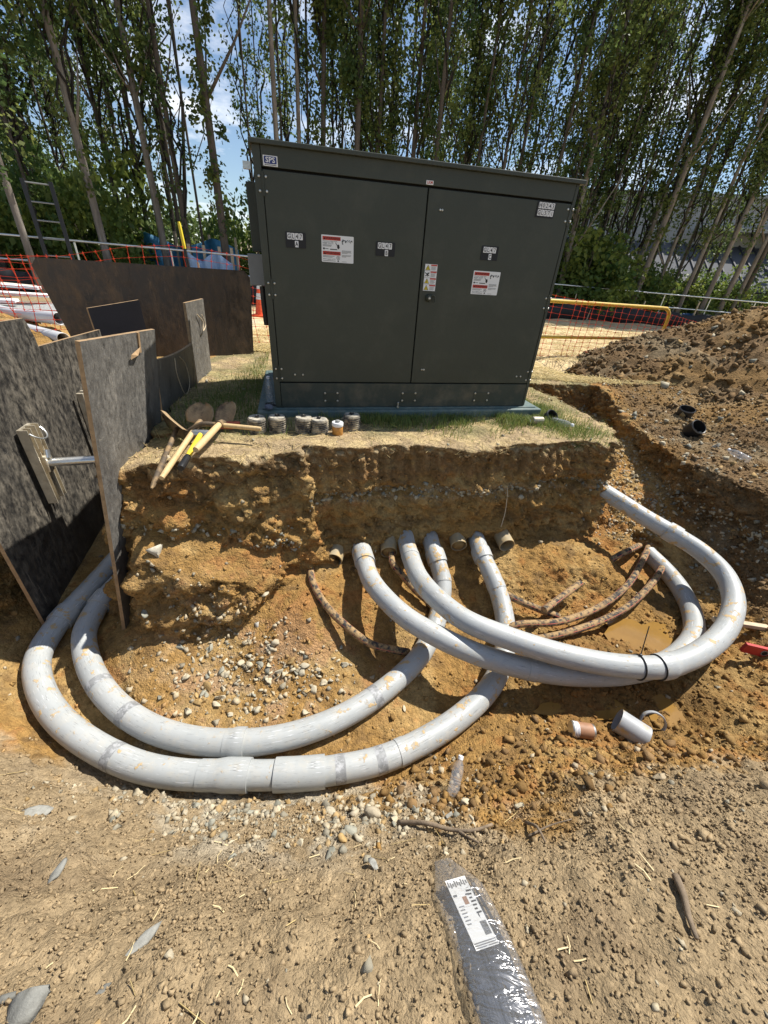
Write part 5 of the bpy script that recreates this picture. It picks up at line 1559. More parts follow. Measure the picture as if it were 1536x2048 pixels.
# silt fence: black fabric on wooden stakes
sf = thing('silt_fence', 'low black fabric silt fence on wooden stakes below the guard rail', 'fence', (0, 14.0, 0))
vs, fs = [], []
m_ = 240
for k in range(m_ + 1):
    x, y = along(RAIL, Lr * k / m_)
    wv = 0.05 * math.sin(k * 0.9) + 0.03 * math.sin(k * 2.3)
    vs += [(x, y - 14.55 + wv, -0.05), (x, y - 14.55 + wv * 0.4, 0.28), (x, y - 14.55, 0.50 + 0.05 * math.sin(k * 0.7))]
    if k:
        o = 3 * k
        fs += [(o - 3, o, o + 1, o - 2), (o - 2, o + 1, o + 2, o - 1)]
fb = build('fabric', MB().add(vs, fs), M_fabric, sf, smooth='all')
sm = fb.modifiers.new('thickness', 'SOLIDIFY'); sm.thickness = 0.006
s_ = 0.3; stk = None; kk = 0
while s_ < Lr:
    x, y = along(RAIL, s_)
    if stk is None:
        stk = build('stake', MB().box((0, 0, 0.40), (0.045, 0.045, 1.0)), M_stake, sf, bevel=0.004); so = stk
    else:
        so = stk.copy(); col.objects.link(so); so.parent = sf
    so.location = (x, y - 14.48, -0.05 + 0.12 * math.sin(kk * 1.7)); so.rotation_euler = (R(3 * math.sin(kk * 2.1)), R(5 * math.sin(kk * 1.3)), 0)
    s_ += 2.35; kk += 1

# ------------------------------------------------------------------ orange mesh fences
def mesh_fence(label, plan, heights, lows, cells_per_m=11.0, rows=10, seed=0, th=0.0048):
    """plan: list of (x,y); heights / lows: z of the top and bottom edge there"""
    t = thing('orange_mesh_fence', label, 'mesh fence', (plan[0][0], plan[0][1], 0))
    o = Vector((plan[0][0], plan[0][1], 0))
    P3 = catmull([(p[0], p[1], h) for p, h in zip(plan, heights)], 0.15)
    Q3 = catmull([(p[0], p[1], h) for p, h in zip(plan, lows)], 0.15)
    n = min(len(P3), len(Q3))
    q = random.Random(seed)
    V, F = [], []
    grid = []
    for i in range(n):
        c = []
        for j in range(rows + 1):
            u = j / rows
            p = Vector(Q3[i]) * (1 - u) + Vector(P3[i]) * u
            b = 0.05 * math.sin(i * 0.35 + seed) * math.sin(math.pi * u) + 0.02 * math.sin(i * 1.1 + j * 0.8)
            c.append(p + Vector((0.3 * b + q.uniform(-.006, .006), b, 0.015 * math.sin(i * 0.23 + j) + q.uniform(-.006, .006))) - o)
        grid.append(c)
    mb = MB()
    def strand(a, b, w):
        d = (b - a)
        s = d.cross(Vector((0.35, -0.94, 0))).normalized() * w
        e = d.cross(s).normalized() * (th * 0.35)
        mb.add([a + s + e, a - s + e, b - s + e, b + s + e, a + s - e, a - s - e, b - s - e, b + s - e],
               [(0, 1, 2, 3), (7, 6, 5, 4), (0, 3, 7, 4), (1, 5, 6, 2)])
    for i in range(n):
        for j in range(rows + 1):
            a = grid[i][j]
            if i + 1 < n: strand(a, grid[i + 1][j], th * 0.42)
            if j < rows: strand(a, grid[i][j + 1], th * 0.62)
            # star-shaped knot
            L_ = (grid[min(i + 1, n - 1)][j] - grid[max(i - 1, 0)][j]).normalized() * 0.021
            U_ = Vector((0, 0, 0.021)); nn = Vector((0.003, -0.006, 0))
            k = 0.42
            pts = [L_, (L_ + U_) * k * 0.6, U_, (U_ - L_) * k * 0.6, -L_, (-L_ - U_) * k * 0.6, -U_, (L_ - U_) * k * 0.6]
            mb.add([a + nn] + [a + p + nn * 0.5 for p in pts], [(0, m1 + 1, (m1 + 1) % 8 + 1) for m1 in range(8)])
    kind(build('netting', mb, M_orange, t), 'stuff')
    return t
mesh_fence('orange plastic mesh fence sagging behind the yellow barrier', [(2.2, 7.2), (2.9, 7.45), (4.8, 8.2), (6.4, 9.3), (8.1, 10.6)], [0.98, 0.93, 0.78, 0.62, 0.30], [0.03, 0.02, 0.02, 0.02, 0.02], seed=2)
mesh_fence('orange mesh fence running behind the big brown plate', [(-5.0, 5.2), (-4.2, 5.35), (-3.2, 5.75), (-2.4, 6.05), (-1.55, 6.55)], [0.90, 0.95, 1.13, 1.10, 0.92], [0.1, 0.1, 0.1, 0.05, 0.02], seed=5)
mesh_fence('drooping orange mesh fence over the spare pipes at the far left', [(-6.6, 4.7), (-5.6, 4.65), (-4.7, 4.62), (-3.85, 4.75)], [0.92, 0.86, 0.82, 0.93], [0.0, 0.02, 0.05, 0.05], seed=8)

# ------------------------------------------------------------------ yellow tube barrier
yb = thing('tube_barrier', 'yellow bent-tube barrier with two bars in front of the orange mesh', 'barrier', (5.24, 8.70, 0))
yd = Vector((-0.80, -0.60, 0)).normalized()
yd = Vector((1.9 - 5.24, 6.95 - 8.70, 0)).normalized()
L_ = 3.8
top = []
for p in ((0.0, -0.35), (0.0, 0.30), (0.0, 0.70), (0.05, 0.80), (0.15, 0.855), (0.35, 0.87), (L_ * 0.5, 0.87), (L_, 0.87)):
    top.append(tuple(yd * p[0] + Vector((0, 0, p[1]))))
build('top_tube', MB().tube(catmull(top, 0.05), 0.030, 14), M_ypaint, yb, smooth=True)
build('lower_bar', MB().tube([(0, 0, 0.33), tuple(yd * L_ + Vector((0, 0, 0.33)))], 0.026, 12), M_ypaint, yb, smooth=True)
build('far_post', MB().tube([tuple(yd * L_ + Vector((0, 0, -0.3))), tuple(yd * L_ + Vector((0, 0, 0.88)))], 0.030, 12), M_ypaint, yb, smooth=True)

# ------------------------------------------------------------------ cone, marker post, ladder and left background
cone = thing('traffic_cone', 'orange traffic cone with white bands behind the cabinet corner', 'traffic cone', (-3.14, 9.56, 0.0))
build('base', MB().box((0, 0, 0.02), (0.37, 0.37, 0.045)), M_cone, cone, bevel=0.012)
build('body', MB().lathe([(0.135, 0.042), (0.125, 0.06), (0.032, 0.70), (0.026, 0.715)], 20, cap0=False), M_cone, cone, smooth=True)
for a, b in ((0.34, 0.46), (0.54, 0.63)):
    ra, rb_ = [0.128 - (0.096) * (z - 0.06) / 0.64 for z in (a, b)]
    build('reflective_band', MB().lathe([(ra + 0.002, a), (rb_ + 0.002, b)], 20, cap0=False, cap1=False), M_white, cone, smooth=True)
mp_ = thing('marker_post', 'slim black marker post with yellow tip standing behind the brown plate', 'post', (-3.30, 6.95, 0.0), (0, R(-4), 0))
build('shaft', MB().tube([(0, 0, -0.2), (0, 0, 1.14)], 0.022, 12), M_black, mp_, smooth=True)
build('tip', MB().lathe([(0.0225, 1.14), (0.0225, 1.44), (0.014, 1.47)], 12), M_yellow, mp_, smooth=True)
ld = thing('ladder', 'black ladder leaning upright at the far left in front of the guard rail', 'ladder', (-7.08, 9.12, 0.0), (R(-2), 0, R(28)))
for s in (-1, 1):
    build('stile', MB().box((0.215 * s, 0, 0.98), (0.07, 0.035, 2.12)), M_black, ld, bevel=0.005)
for k in range(7):
    build('rung', MB().tube([(-0.21, 0, 0.25 + 0.29 * k), (0.21, 0, 0.25 + 0.29 * k)], 0.013, 8), M_gbox, ld, smooth=True)
for s in (-1, 1):
    build('brace', MB().box((0.23 * s + 0.22, 0.10, 0.20), (0.06, 0.03, 0.75), Matrix.Rotation(R(-38), 3, 'Y')), M_black, ld)
def spare_pipe(a, b, label, r=0.0705):
    a, b = Vector(a), Vector(b)
    t = thing('spare_pipe', label, 'pipe', a - Vector((0, 0, r)), group='spare pipes behind the left trench')
    d = (b - a); M = d.normalized().to_track_quat('Z', 'Y').to_matrix().to_4x4(); M = Matrix.Translation((0, 0, r)) @ M
    L_ = d.length
    build('pipe', MB().lathe([(r - 0.008, 0.25), (r - 0.008, 0), (r - 0.004, -0.003), (r, 0), (r, L_)], 26, M, cap0=False), mat('clean_grey_pvc', (0.52, 0.53, 0.54), rough=0.4, var=0.08, vscale=8), t, smooth=True)
    return t
spare_pipe((-3.84, 4.62, 0.14), (-5.4, 5.35, 0.16), 'white-grey spare pipe lying nearest behind the left trench, open end towards the plate')
spare_pipe((-4.10, 4.98, 0.30), (-4.9, 5.35, 0.25), 'short spare pipe with round open end above the nearest spare pipe')
spare_pipe((-4.6, 5.35, 0.20), (-6.6, 6.25, 0.22), 'long spare pipe half buried in orange soil further back')
# clay bank the spare pipes lie on
bx_ = np.arange(-8.2, -3.3, 0.06); by_ = np.arange(2.6, 6.6, 0.06)
BX, BY = np.meshgrid(bx_, by_, indexing='ij')
Pq = np.stack([BX.ravel(), BY.ravel(), np.zeros(BX.size)], 1)
BH = 0.32 * np.exp(-((BX + 5.6) / 1.3) ** 2 - ((BY - 5.05) / 0.75) ** 2) + 0.12 * np.exp(-((BX + 4.2) / 0.8) ** 2 - ((BY - 4.5) / 0.6) ** 2) - 0.02
BH += (0.05 * (0.45 - worley(Pq, 5, 501)) + 0.03 * fbm(Pq, 4, 3, 0.6, 511)).reshape(BX.shape) * np.clip(BH * 12, 0, 1)
BP = np.stack([BX.ravel(), BY.ravel(), BH.ravel()], 1)
ii, jj = np.meshgrid(np.arange(len(bx_) - 1), np.arange(len(by_) - 1), indexing='ij')
bq = np.stack([ii * len(by_) + jj, (ii + 1) * len(by_) + jj, (ii + 1) * len(by_) + jj + 1, ii * len(by_) + jj + 1], -1).reshape(-1, 4)
bq = bq[(BP[bq][:, :, 2] > 0.0).any(1)]
kind(np_mesh('clay_mound', BP, bq, M_soil, lerp(np.tile(CLAY2, (len(BP), 1)), CLAY, sstep(fbm(BP, 4, 3, 0.6, 521), -0.3, 0.5)), smooth=True), 'structure')
q = random.Random(11)
M_board = mat('pale_board', (0.62, 0.56, 0.47), rough=0.8, var=0.2, vscale=6)
for k in range(9):
    o = build('board', MB().box((0, 0, 0), (q.uniform(1.6, 2.4), 0.22, 0.045)), M_board if k % 3 else M_wallw, None, bevel=0.004)
    o.location = (-8.0 - 0.35 * (k % 3) + q.uniform(-.2, .2), 7.35 + 0.27 * (k % 4), 0.10 + 0.075 * (k // 2)); o.rotation_euler = (q.uniform(-.06, .06), q.uniform(-.08, .08), R(24 + q.uniform(-14, 14)))
    tag(o, 'pale board in the untidy timber pile at the far left', 'board', 'timber pile at the far left')
# blue tarp fence in the wood and pale blue sheeting
def tarp(name, label, a, b, z0, z1, material, wave, seed):
    a, b = Vector(a), Vector(b)
    t = thing(name, label, 'tarpaulin', ((a.x + b.x) / 2, (a.y + b.y) / 2, 0))
    o = Vector(t.location); vs, fs = [], []
    n = 40; rws = 8
    for i in range(n + 1):
        for j in range(rws + 1):
            u, v = i / n, j / rws
            p = a * (1 - u) + b * u
            p = Vector((p.x, p.y + wave * math.sin(u * 19 + seed + v) * (0.4 + v), z0 + (z1 - z0) * v * (1 + 0.12 * math.sin(u * 9 + seed))))
            vs.append(p - o)
            if i and j:
                e = i * (rws + 1) + j; fs.append((e - rws - 2, e - 1, e, e - rws - 1))
    f_ = build('sheet', MB().add(vs, fs), material, t, smooth='all')
    sm = f_.modifiers.new('thickness', 'SOLIDIFY'); sm.thickness = 0.01
    for u in (0.02, 0.35, 0.7, 0.98):
        p = a * (1 - u) + b * u - o
        build('stake', MB().box((p.x, p.y + 0.12, (z0 + z1) / 2), (0.06, 0.06, z1 - z0 + 0.5)), M_stake, t)
tarp('blue_tarp', 'bright blue tarp strung low between the trunks left of the cabinet', (-8.2, 14.0, 0), (-5.6, 15.1, 0), 0.1, 1.38, M_blue, 0.12, 1.0)
tarp('blue_tarp', 'pale blue sheeting behind the guard rail, left of the cabinet', (-5.95, 12.3, 0), (-4.9, 12.75, 0), 0.0, 1.05, M_bluepale, 0.06, 2.0)
tarp('blue_tarp', 'dark blue tarp low behind the guard rail at the far right', (9.2, 19.3, 0), (17.0, 20.1, 0), 0.0, 0.46, mat('navy_tarp', (0.03, 0.08, 0.19), rough=0.6, var=0.2, vscale=3), 0.08, 3.0)

# ------------------------------------------------------------------ puddles
def puddle(cx_, cy_, rx, ry, z, rot, label):
    vs = [(0, 0, 0)]; n = 40
    for k in range(n):
        a = 2 * math.pi * k / n
        s = 1.1 + 0.16 * math.sin(3 * a + cx_) + 0.10 * math.sin(5 * a) + 0.07 * math.sin(11 * a + 1)
        vs.append((rx * s * math.cos(a), ry * s * math.sin(a), 0))
    o = build('puddle', MB().add(vs, [(0, k + 1, (k + 1) % n + 1) for k in range(n)]), M_water, None)
    o.location = (cx_, cy_, z); o.rotation_euler = (0, 0, rot)
    kind(o, 'structure')
puddle(2.02, 1.58, 0.30, 0.17, -1.180, R(62), '')
puddle(2.05, 2.04, 0.30, 0.20, -1.145, R(25), '')
puddle(1.36, 1.45, 0.30, 0.08, -1.156, R(12), '')

# ------------------------------------------------------------------ small things
def drop(x, y, zoff=0.0):
    return ground_z(x, y) + zoff
def place(o, x, y, zoff=0.0, rot=(0, 0, 0)):
    o.location = (x, y, drop(x, y, zoff)); o.rotation_euler = rot
# ribbed plugs in a row in front of the pad
def plug(x, y, label, r=0.066, h=0.112, tilt=0.0, seed=0):
    t = thing('ribbed_plug', label, 'duct plug', (x, y, drop(x, y, -0.008)), (R(tilt), R(tilt * 0.6), seed), 'ribbed duct plugs lined up by the pad')
    prof = [(r * 0.92, 0)]
    n = 7
    for k in range(n):
        z0 = h * k / n
        prof += [(r * 0.93, z0 + 0.001), (r * 1.02, z0 + h / n * 0.35), (r * 1.02, z0 + h / n * 0.65), (r * 0.93, z0 + h / n - 0.001)]
    prof += [(r * 0.97, h), (r * 0.90, h + 0.005)]
    build('body', MB().lathe(prof, 22), M_rubber, t, smooth=True)
    M_cap = mat('dusty_plug_cap', (0.42, 0.38, 0.30), rough=0.8, var=0.25, vscale=30, col2=(0.16, 0.15, 0.13), c2scale=20)
    cp = build('cap', MB().lathe([(r * 0.88, h + 0.0055), (r * 0.86, h + 0.009), (r * 0.3, h + 0.0095)], 22), M_cap, t, smooth=True)
    build('square_socket', MB().box((0.004, 0, h + 0.016), (0.026, 0.026, 0.014)), M_black, cp, bevel=0.002)
    build('bolt_head', MB().lathe([(0.006, h + 0.0235), (0.006, h + 0.027)], 6), M_bolt, cp)
plug(-0.999, 2.725, 'leftmost ribbed plug with yellow-stained top touched by the shovel handle', seed=0.2, tilt=3)
plug(-0.857, 2.765, 'second ribbed plug from the left, muddy on its side', seed=1.2)
plug(-0.662, 2.790, 'third ribbed plug from the left, with a clean pale rim', seed=2.2)
plug(-0.545, 2.795, 'dark flat-topped ribbed plug just left of the amber jar', h=0.10, seed=3.0)
plug(-0.315, 2.925, 'rightmost ribbed plug, standing behind the amber jar', seed=4.1)
jar = thing('jar', 'amber jar with a white screw lid among the ribbed plugs', 'jar', (-0.405, 2.780, drop(-0.405, 2.780, -0.004)))
build('glass', MB().lathe([(0.038, 0), (0.041, 0.006), (0.041, 0.062), (0.036, 0.070)], 24), M_jar, jar, smooth=True)
jl = build('lid', MB().lathe([(0.042, 0.070), (0.043, 0.073), (0.043, 0.094), (0.040, 0.098)], 24), M_lid, jar, smooth=True)
build('dauber_knob', MB().lathe([(0.018, 0.0985), (0.018, 0.110), (0.014, 0.113)], 14), M_gbox, jl, smooth=True)

def bottle_parts(t, M=None, crush=1.0, water=False):
    M = M or Matrix.Identity(4)
    prof = [(0.026, 0.0), (0.032, 0.008), (0.032, 0.045), (0.0295, 0.055), (0.032, 0.065), (0.0295, 0.080), (0.032, 0.092), (0.032, 0.13), (0.026, 0.158), (0.0145, 0.182), (0.013, 0.190)]
    prof = [(r_ * crush, z) for r_, z in prof]
    build('body', MB().lathe(prof, 22, M), M_clear, t, smooth=True)
    build('cap', MB().lathe([(0.0155, 0.186), (0.0155, 0.203), (0.012, 0.206)], 16, M), M_lid, t, smooth=True)
    for zz in (0.05, 0.0725, 0.086):
        build('ridge', MB().lathe([(0.0318 * crush, zz - 0.003), (0.0328 * crush, zz), (0.0318 * crush, zz + 0.003)], 22, M, cap0=False, cap1=False), M_clear, t, smooth=True)
bt = thing('water_bottle', 'clear plastic water bottle leaning in the orange clods near the front', 'bottle', (0.447, 0.865, drop(0.447, 0.865, 0.012)), (R(-48), R(20), 0))
bt.scale = (0.85, 0.85, 0.85)
bottle_parts(bt)
bt = thing('water_bottle', 'clear water bottle lying on the bank at the right picture edge', 'bottle', (3.42, 3.52, drop(3.42, 3.52, 0.034)), (R(82), 0, R(-152)))
bottle_parts(bt)
bt = thing('water_bottle', 'clear water bottle standing on the pad beside the cabinet', 'bottle', (-1.048, 3.225, 0.070))
bottle_parts(bt)
bt = thing('water_bottle', 'crushed clear bottle lying in the grass beside the black fitting', 'bottle', (1.475, 3.53, drop(1.475, 3.53, 0.032)), (R(86), 0, R(40)))
bottle_parts(bt, crush=0.9)
gl = thing('glove', 'crumpled dark glove on the pad corner by the cabinet', 'glove', (-1.00, 3.035, 0.068))
mbg = MB()
for k, (a, l) in enumerate(((-0.5, 0.05), (-0.2, 0.06), (0.1, 0.06), (0.4, 0.05))):
    mbg.tube([(0.012 * (k - 1.5), 0, 0.016), (0.012 * (k - 1.5) + l * 0.5 * math.sin(a), l * 0.6, 0.028), (0.012 * (k - 1.5) + l * math.sin(a), l, 0.012)], [0.011, 0.010, 0.007], 8)
build('fingers', mbg, M_black, gl, smooth=True)
build('palm', MB().lathe([(0.030, 0), (0.036, 0.012), (0.030, 0.028), (0.012, 0.034)], 12), mat('grey_knit', (0.12, 0.13, 0.16), rough=0.9, var=0.4, vscale=50), gl, smooth=True)

def black_cap(x, y, label, rot, r=0.062, h=0.085):
    t = thing('pipe_fitting', label, 'pipe fitting', (x, y, drop(x, y, -0.004)), rot, 'black pipe fittings')
    build('cap_shell', MB().lathe([(r * 0.96, 0), (r, 0.01), (r, h), (r - 0.003, h + 0.002), (r - 0.007, h), (r - 0.008, 0.012), (0.002, 0.011)], 26), M_black, t, smooth=True)
    build('rim', MB().lathe([(r + 0.003, h - 0.012), (r + 0.003, h - 0.002), (r + 0.0005, h + 0.001)], 26, cap0=False, cap1=False), mat('worn_black_rim', (0.10, 0.10, 0.10), rough=0.35), t, smooth=True)
black_cap(1.445, 3.62, 'black pipe fitting tilted in the grass beside the pad corner', (R(38), R(24), 0), 0.060, 0.10)
black_cap(3.50, 4.72, 'black pipe fitting lying behind another on the right bank', (R(14), R(-4), 0), 0.085, 0.10)
black_cap(3.40, 4.38, 'black pipe fitting with pale rim, nearer of two on the right bank', (R(40), R(10), 0), 0.085, 0.13)
dc = thing('drink_can', 'dusty drink can lying in the grass by the pad corner', 'can', (1.335, 3.41, drop(1.335, 3.41, 0.034)), (R(84), 0, R(-62)))
build('shell', MB().lathe([(0.026, 0), (0.033, 0.008), (0.033, 0.105), (0.027, 0.118)], 20), mat('tarnished_can', (0.32, 0.29, 0.22), rough=0.5, metal=0.4, var=0.3, vscale=30), dc, smooth=True)
build('can_lid', MB().lathe([(0.027, 0.1181), (0.025, 0.1215), (0.023, 0.119)], 20), M_bolt, dc, smooth=True)

can = thing('cement_can', 'small brown-labelled can lying on its side at the pit edge', 'can', (1.305, 1.258, drop(1.25, 1.262, 0.040)), (R(90), R(0), R(-94)))
build('tin', MB().lathe([(0.040, 0), (0.042, 0.003), (0.042, 0.125), (0.040, 0.128)], 26), M_bolt, can, smooth=True)
cl = build('label_wrap', MB().lathe([(0.0428, 0.012), (0.0428, 0.090)], 26, cap0=False, cap1=False), M_label, can, smooth=True)
build('white_band', MB().lathe([(0.0428, 0.0905), (0.0428, 0.118)], 26, cap0=False, cap1=False), M_white, cl, smooth=True)
for k in range(3):
    build('print_line', MB().lathe([(0.0430, 0.094 + k * 0.008), (0.0430, 0.0965 + k * 0.008)], 26, cap0=False, cap1=False), M_navy, cl, smooth=True)
cut = thing('pipe_offcut', 'short grey pipe offcut lying with its open end facing the viewer', 'pipe offcut', (1.565, 1.315, drop(1.565, 1.315, 0.058)), (R(96), 0, R(56)))
Mo = Matrix.Translation((0, 0, -0.08))
build('pipe', MB().lathe([(PR - 0.006, 0.16), (PR, 0.16), (PR, 0.0), (PR - 0.003, -0.002), (PR - 0.006, 0.0), (PR - 0.006, 0.16)], 28, Mo @ Matrix.Rotation(R(180), 4, 'X') @ Matrix.Translation((0, 0, -0.16)), cap0=False, cap1=False), M_gpl if 'M_gpl' in globals() else mat('blotched_grey_pvc', (0.33, 0.34, 0.35), rough=0.5, var=0.12, vscale=14, col2=(0.40, 0.28, 0.12), c2scale=8, c2lo=0.55, c2hi=0.65), cut, smooth=True)  # plain grey plastic with random tan blotches, shared with the ring
rg = thing('pipe_ring', 'thin grey pipe ring tilted against the offcut by the puddle', 'pipe ring', (1.745, 1.385, drop(1.745, 1.385, 0.055)), (R(62), R(8), R(-20)))
build('ring', MB().lathe([(PR, -0.012), (PR + 0.002, 0), (PR, 0.012), (PR - 0.006, 0.012), (PR - 0.006, -0.012), (PR, -0.012)], 30, cap0=False, cap1=False), mat('blotched_grey_pvc', (0.33, 0.34, 0.35)), rg, smooth=True)

# red level propped at the right edge
lv = thing('spirit_level', 'red box-beam level with round hole poking in from the right edge', 'level', (2.54, 1.865, -0.92), (R(0), R(4), R(-8)))
hole_x = 0.13
mbl = MB()
prof = [(0, -0.035), (1.2, -0.035), (1.2, 0.035), (0, 0.035)]
build('beam', MB().box((0.6, 0, 0), (1.2, 0.026, 0.075)), M_redpaint, lv, bevel=0.003)
build('grip_ring', MB().lathe([(0.017, -0.016), (0.022, -0.016), (0.022, 0.016), (0.017, 0.016)], 20, Matrix.Translation((hole_x, 0, 0)) @ Matrix.Rotation(R(90), 4, 'X'), cap0=False, cap1=False), M_gbox, lv, smooth=True)
build('grip_hole', MB().lathe([(0.017, -0.0145), (0.017, 0.0145)], 20, Matrix.Translation((hole_x, 0, 0)) @ Matrix.Rotation(R(90), 4, 'X')), M_dark, lv, smooth=True)
wl = build('timber_lath', MB().box((0, 0, 0), (1.3, 0.04, 0.03)), M_stake, None, bevel=0.003)
wl.location = (3.12, 2.02, -0.90); wl.rotation_euler = (0, 0, R(-6)); tag(wl, 'pale timber lath lying behind the red level', 'timber lath')

# ------------------------------------------------------------------ tools on the bank
def handle(a, b, r, material, parent, name='handle', origin=None, taper=0.92):
    a, b = Vector(a) - origin, Vector(b) - origin
    n = 8
    pts = [a.lerp(b, k / n) for k in range(n + 1)]
    rad = [r * (1 - (1 - taper) * k / n) for k in range(n + 1)]
    rad[0] *= 0.9; rad[-1] *= 0.85
    return build(name, MB().tube(pts, rad, 12), material, parent, smooth=True)
def blade(c, xdir, ydir, w, h, parent, origin, cup=0.035, point=0.35):
    """dished shovel blade: ydir runs from socket to tip"""
    c, xd, yd = Vector(c) - origin, Vector(xdir).normalized(), Vector(ydir).normalized()
    nd = xd.cross(yd).normalized()
    vs, fs = [], []
    nu, nv = 10, 12
    for s in (0, 1):
        for j in range(nv + 1):
            v = j / nv
            ww = w * (1.0 if v < 1 - point else math.sqrt(max(0.02, 1 - ((v - (1 - point)) / point) ** 2))) * (0.86 + 0.14 * min(1, v * 3))
            for i in range(nu + 1):
                u = i / nu * 2 - 1
                z = cup * (u * u - 0.4) + 0.02 * math.sin(v * 2.5)
                vs.append(c + xd * (u * ww / 2) + yd * (v * h) + nd * (z - 0.003 * s))
    W = nu + 1; S = W * (nv + 1)
    for j in range(nv):
        for i in range(nu):
            a = j * W + i
            fs += [(a, a + 1, a + W + 1, a + W), (S + a, S + a + W, S + a + W + 1, S + a + 1)]
    for i in range(nu):
        fs += [(i, S + i, S + i + 1, i + 1), (nv * W + i, nv * W + i + 1, S + nv * W + i + 1, S + nv * W + i)]
    for j in range(nv):
        fs += [(j * W, (j + 1) * W, S + (j + 1) * W, S + j * W), (j * W + nu, S + j * W + nu, S + (j + 1) * W + nu, (j + 1) * W + nu)]
    return build('blade', MB().add(vs, fs), M_blade, parent, smooth='all')
o1 = Vector((-1.36, 2.46, 0.05))
s1 = thing('shovel', 'shovel with wooden handle lying across the other tools towards the plugs', 'shovel', o1)
neck = [Vector((-1.400, 2.462, 0.035)), Vector((-1.345, 2.468, 0.075)), Vector((-1.29, 2.476, 0.105)), Vector((-1.21, 2.483, 0.108)), Vector((-1.14, 2.490, 0.105))]
build('socket', MB().tube([Vector(p) - o1 for p in catmull(neck, 0.02)], 0.017, 12), M_iron, s1, smooth=True)
handle((-1.16, 2.488, 0.106), (-0.895, 2.512, 0.095), 0.0165, M_wood, s1, origin=o1)
blade((-1.395, 2.465, 0.025), (0.25, -0.55, 0.75), (-0.78, 0.60, 0.30), 0.20, 0.30, s1, o1)
o2 = Vector((-1.35, 2.47, 0.05))
s2 = thing('shovel', 'round-point shovel with long wooden handle reaching over the pit edge', 'shovel', o2)
handle((-1.352, 2.50, 0.060), (-1.300, 1.93, -0.030), 0.0185, M_wood, s2, origin=o2)
build('socket', MB().tube([Vector(p) - o2 for p in ((-1.358, 2.60, 0.075), (-1.354, 2.53, 0.066), (-1.350, 2.47, 0.056))], [0.021, 0.021, 0.020], 12), M_iron, s2, smooth=True)
blade((-1.385, 2.64, 0.05), (1, 0.10, 0), (-0.05, 0.72, 0.55), 0.20, 0.16, s2, o2, cup=0.03, point=0.75)
o3 = Vector((-1.17, 2.45, 0.1))
s3_ = thing('spade', 'spade with short thick wooden handle sawn off square', 'spade', o3)
handle((-1.168, 2.475, 0.112), (-1.162, 2.105, 0.085), 0.0215, M_wood, s3_, origin=o3, taper=1.0)
build('socket', MB().tube([Vector(p) - o3 for p in ((-1.215, 2.66, 0.06), (-1.185, 2.56, 0.10), (-1.169, 2.47, 0.114))], [0.016, 0.020, 0.024], 12), M_iron, s3_, smooth=True)
blade((-1.235, 2.70, 0.04), (0.9, 0.3, 0.1), (0.06, 0.62, 0.62), 0.145, 0.17, s3_, o3, cup=0.02, point=0.55)
o4 = Vector((-1.25, 2.35, 0.03))
s4_ = thing('sledge_hammer', 'hammer with yellow and black handle lying under the wooden ones', 'hammer', o4)
handle((-1.285, 2.43, 0.05), (-1.215, 2.10, 0.040), 0.0165, M_tool_y, s4_, origin=o4, taper=1.0)
handle((-1.215, 2.10, 0.040), (-1.188, 1.955, 0.032), 0.0195, M_black, s4_, 'rubber_grip', o4, taper=1.1)
build('hammer_head', MB().tube([Vector(p) - o4 for p in ((-1.345, 2.435, 0.05), (-1.325, 2.44, 0.05), (-1.245, 2.45, 0.052), (-1.225, 2.455, 0.052))], [0.021, 0.026, 0.026, 0.021], 8), M_bolt, s4_, smooth=True)
o5 = Vector((-1.45, 2.3, 0.0))
s5 = thing('digging_bar', 'dark steel digging bar sloping over the pit edge, left of the shovels', 'digging bar', o5)
handle((-1.500, 2.53, 0.035), (-1.345, 1.93, -0.055), 0.0155, M_iron, s5, 'bar', o5, taper=1.1)
build('chisel_tip', MB().tube([Vector(p) - o5 for p in ((-1.350, 1.95, -0.052), (-1.336, 1.892, -0.062), (-1.330, 1.865, -0.066))], [0.0165, 0.013, 0.006], 8), M_iron, s5, smooth=True)
o6 = Vector((-1.2, 2.7, 0.03))
s6 = thing('bolt_cutter', 'tool with red grips lying behind the shovel handles', 'bolt cutter', o6)
handle((-1.275, 2.66, 0.045), (-1.135, 2.745, 0.035), 0.015, M_tool_r, s6, 'grip', o6, taper=1.0)
handle((-1.285, 2.62, 0.035), (-1.150, 2.66, 0.030), 0.014, M_tool_r, s6, 'grip', o6, taper=1.0)
build('jaw', MB().box(tuple(Vector((-1.33, 2.63, 0.045)) - o6), (0.10, 0.035, 0.02), Matrix.Rotation(R(25), 3, 'Z')), M_bolt, s6, bevel=0.004)

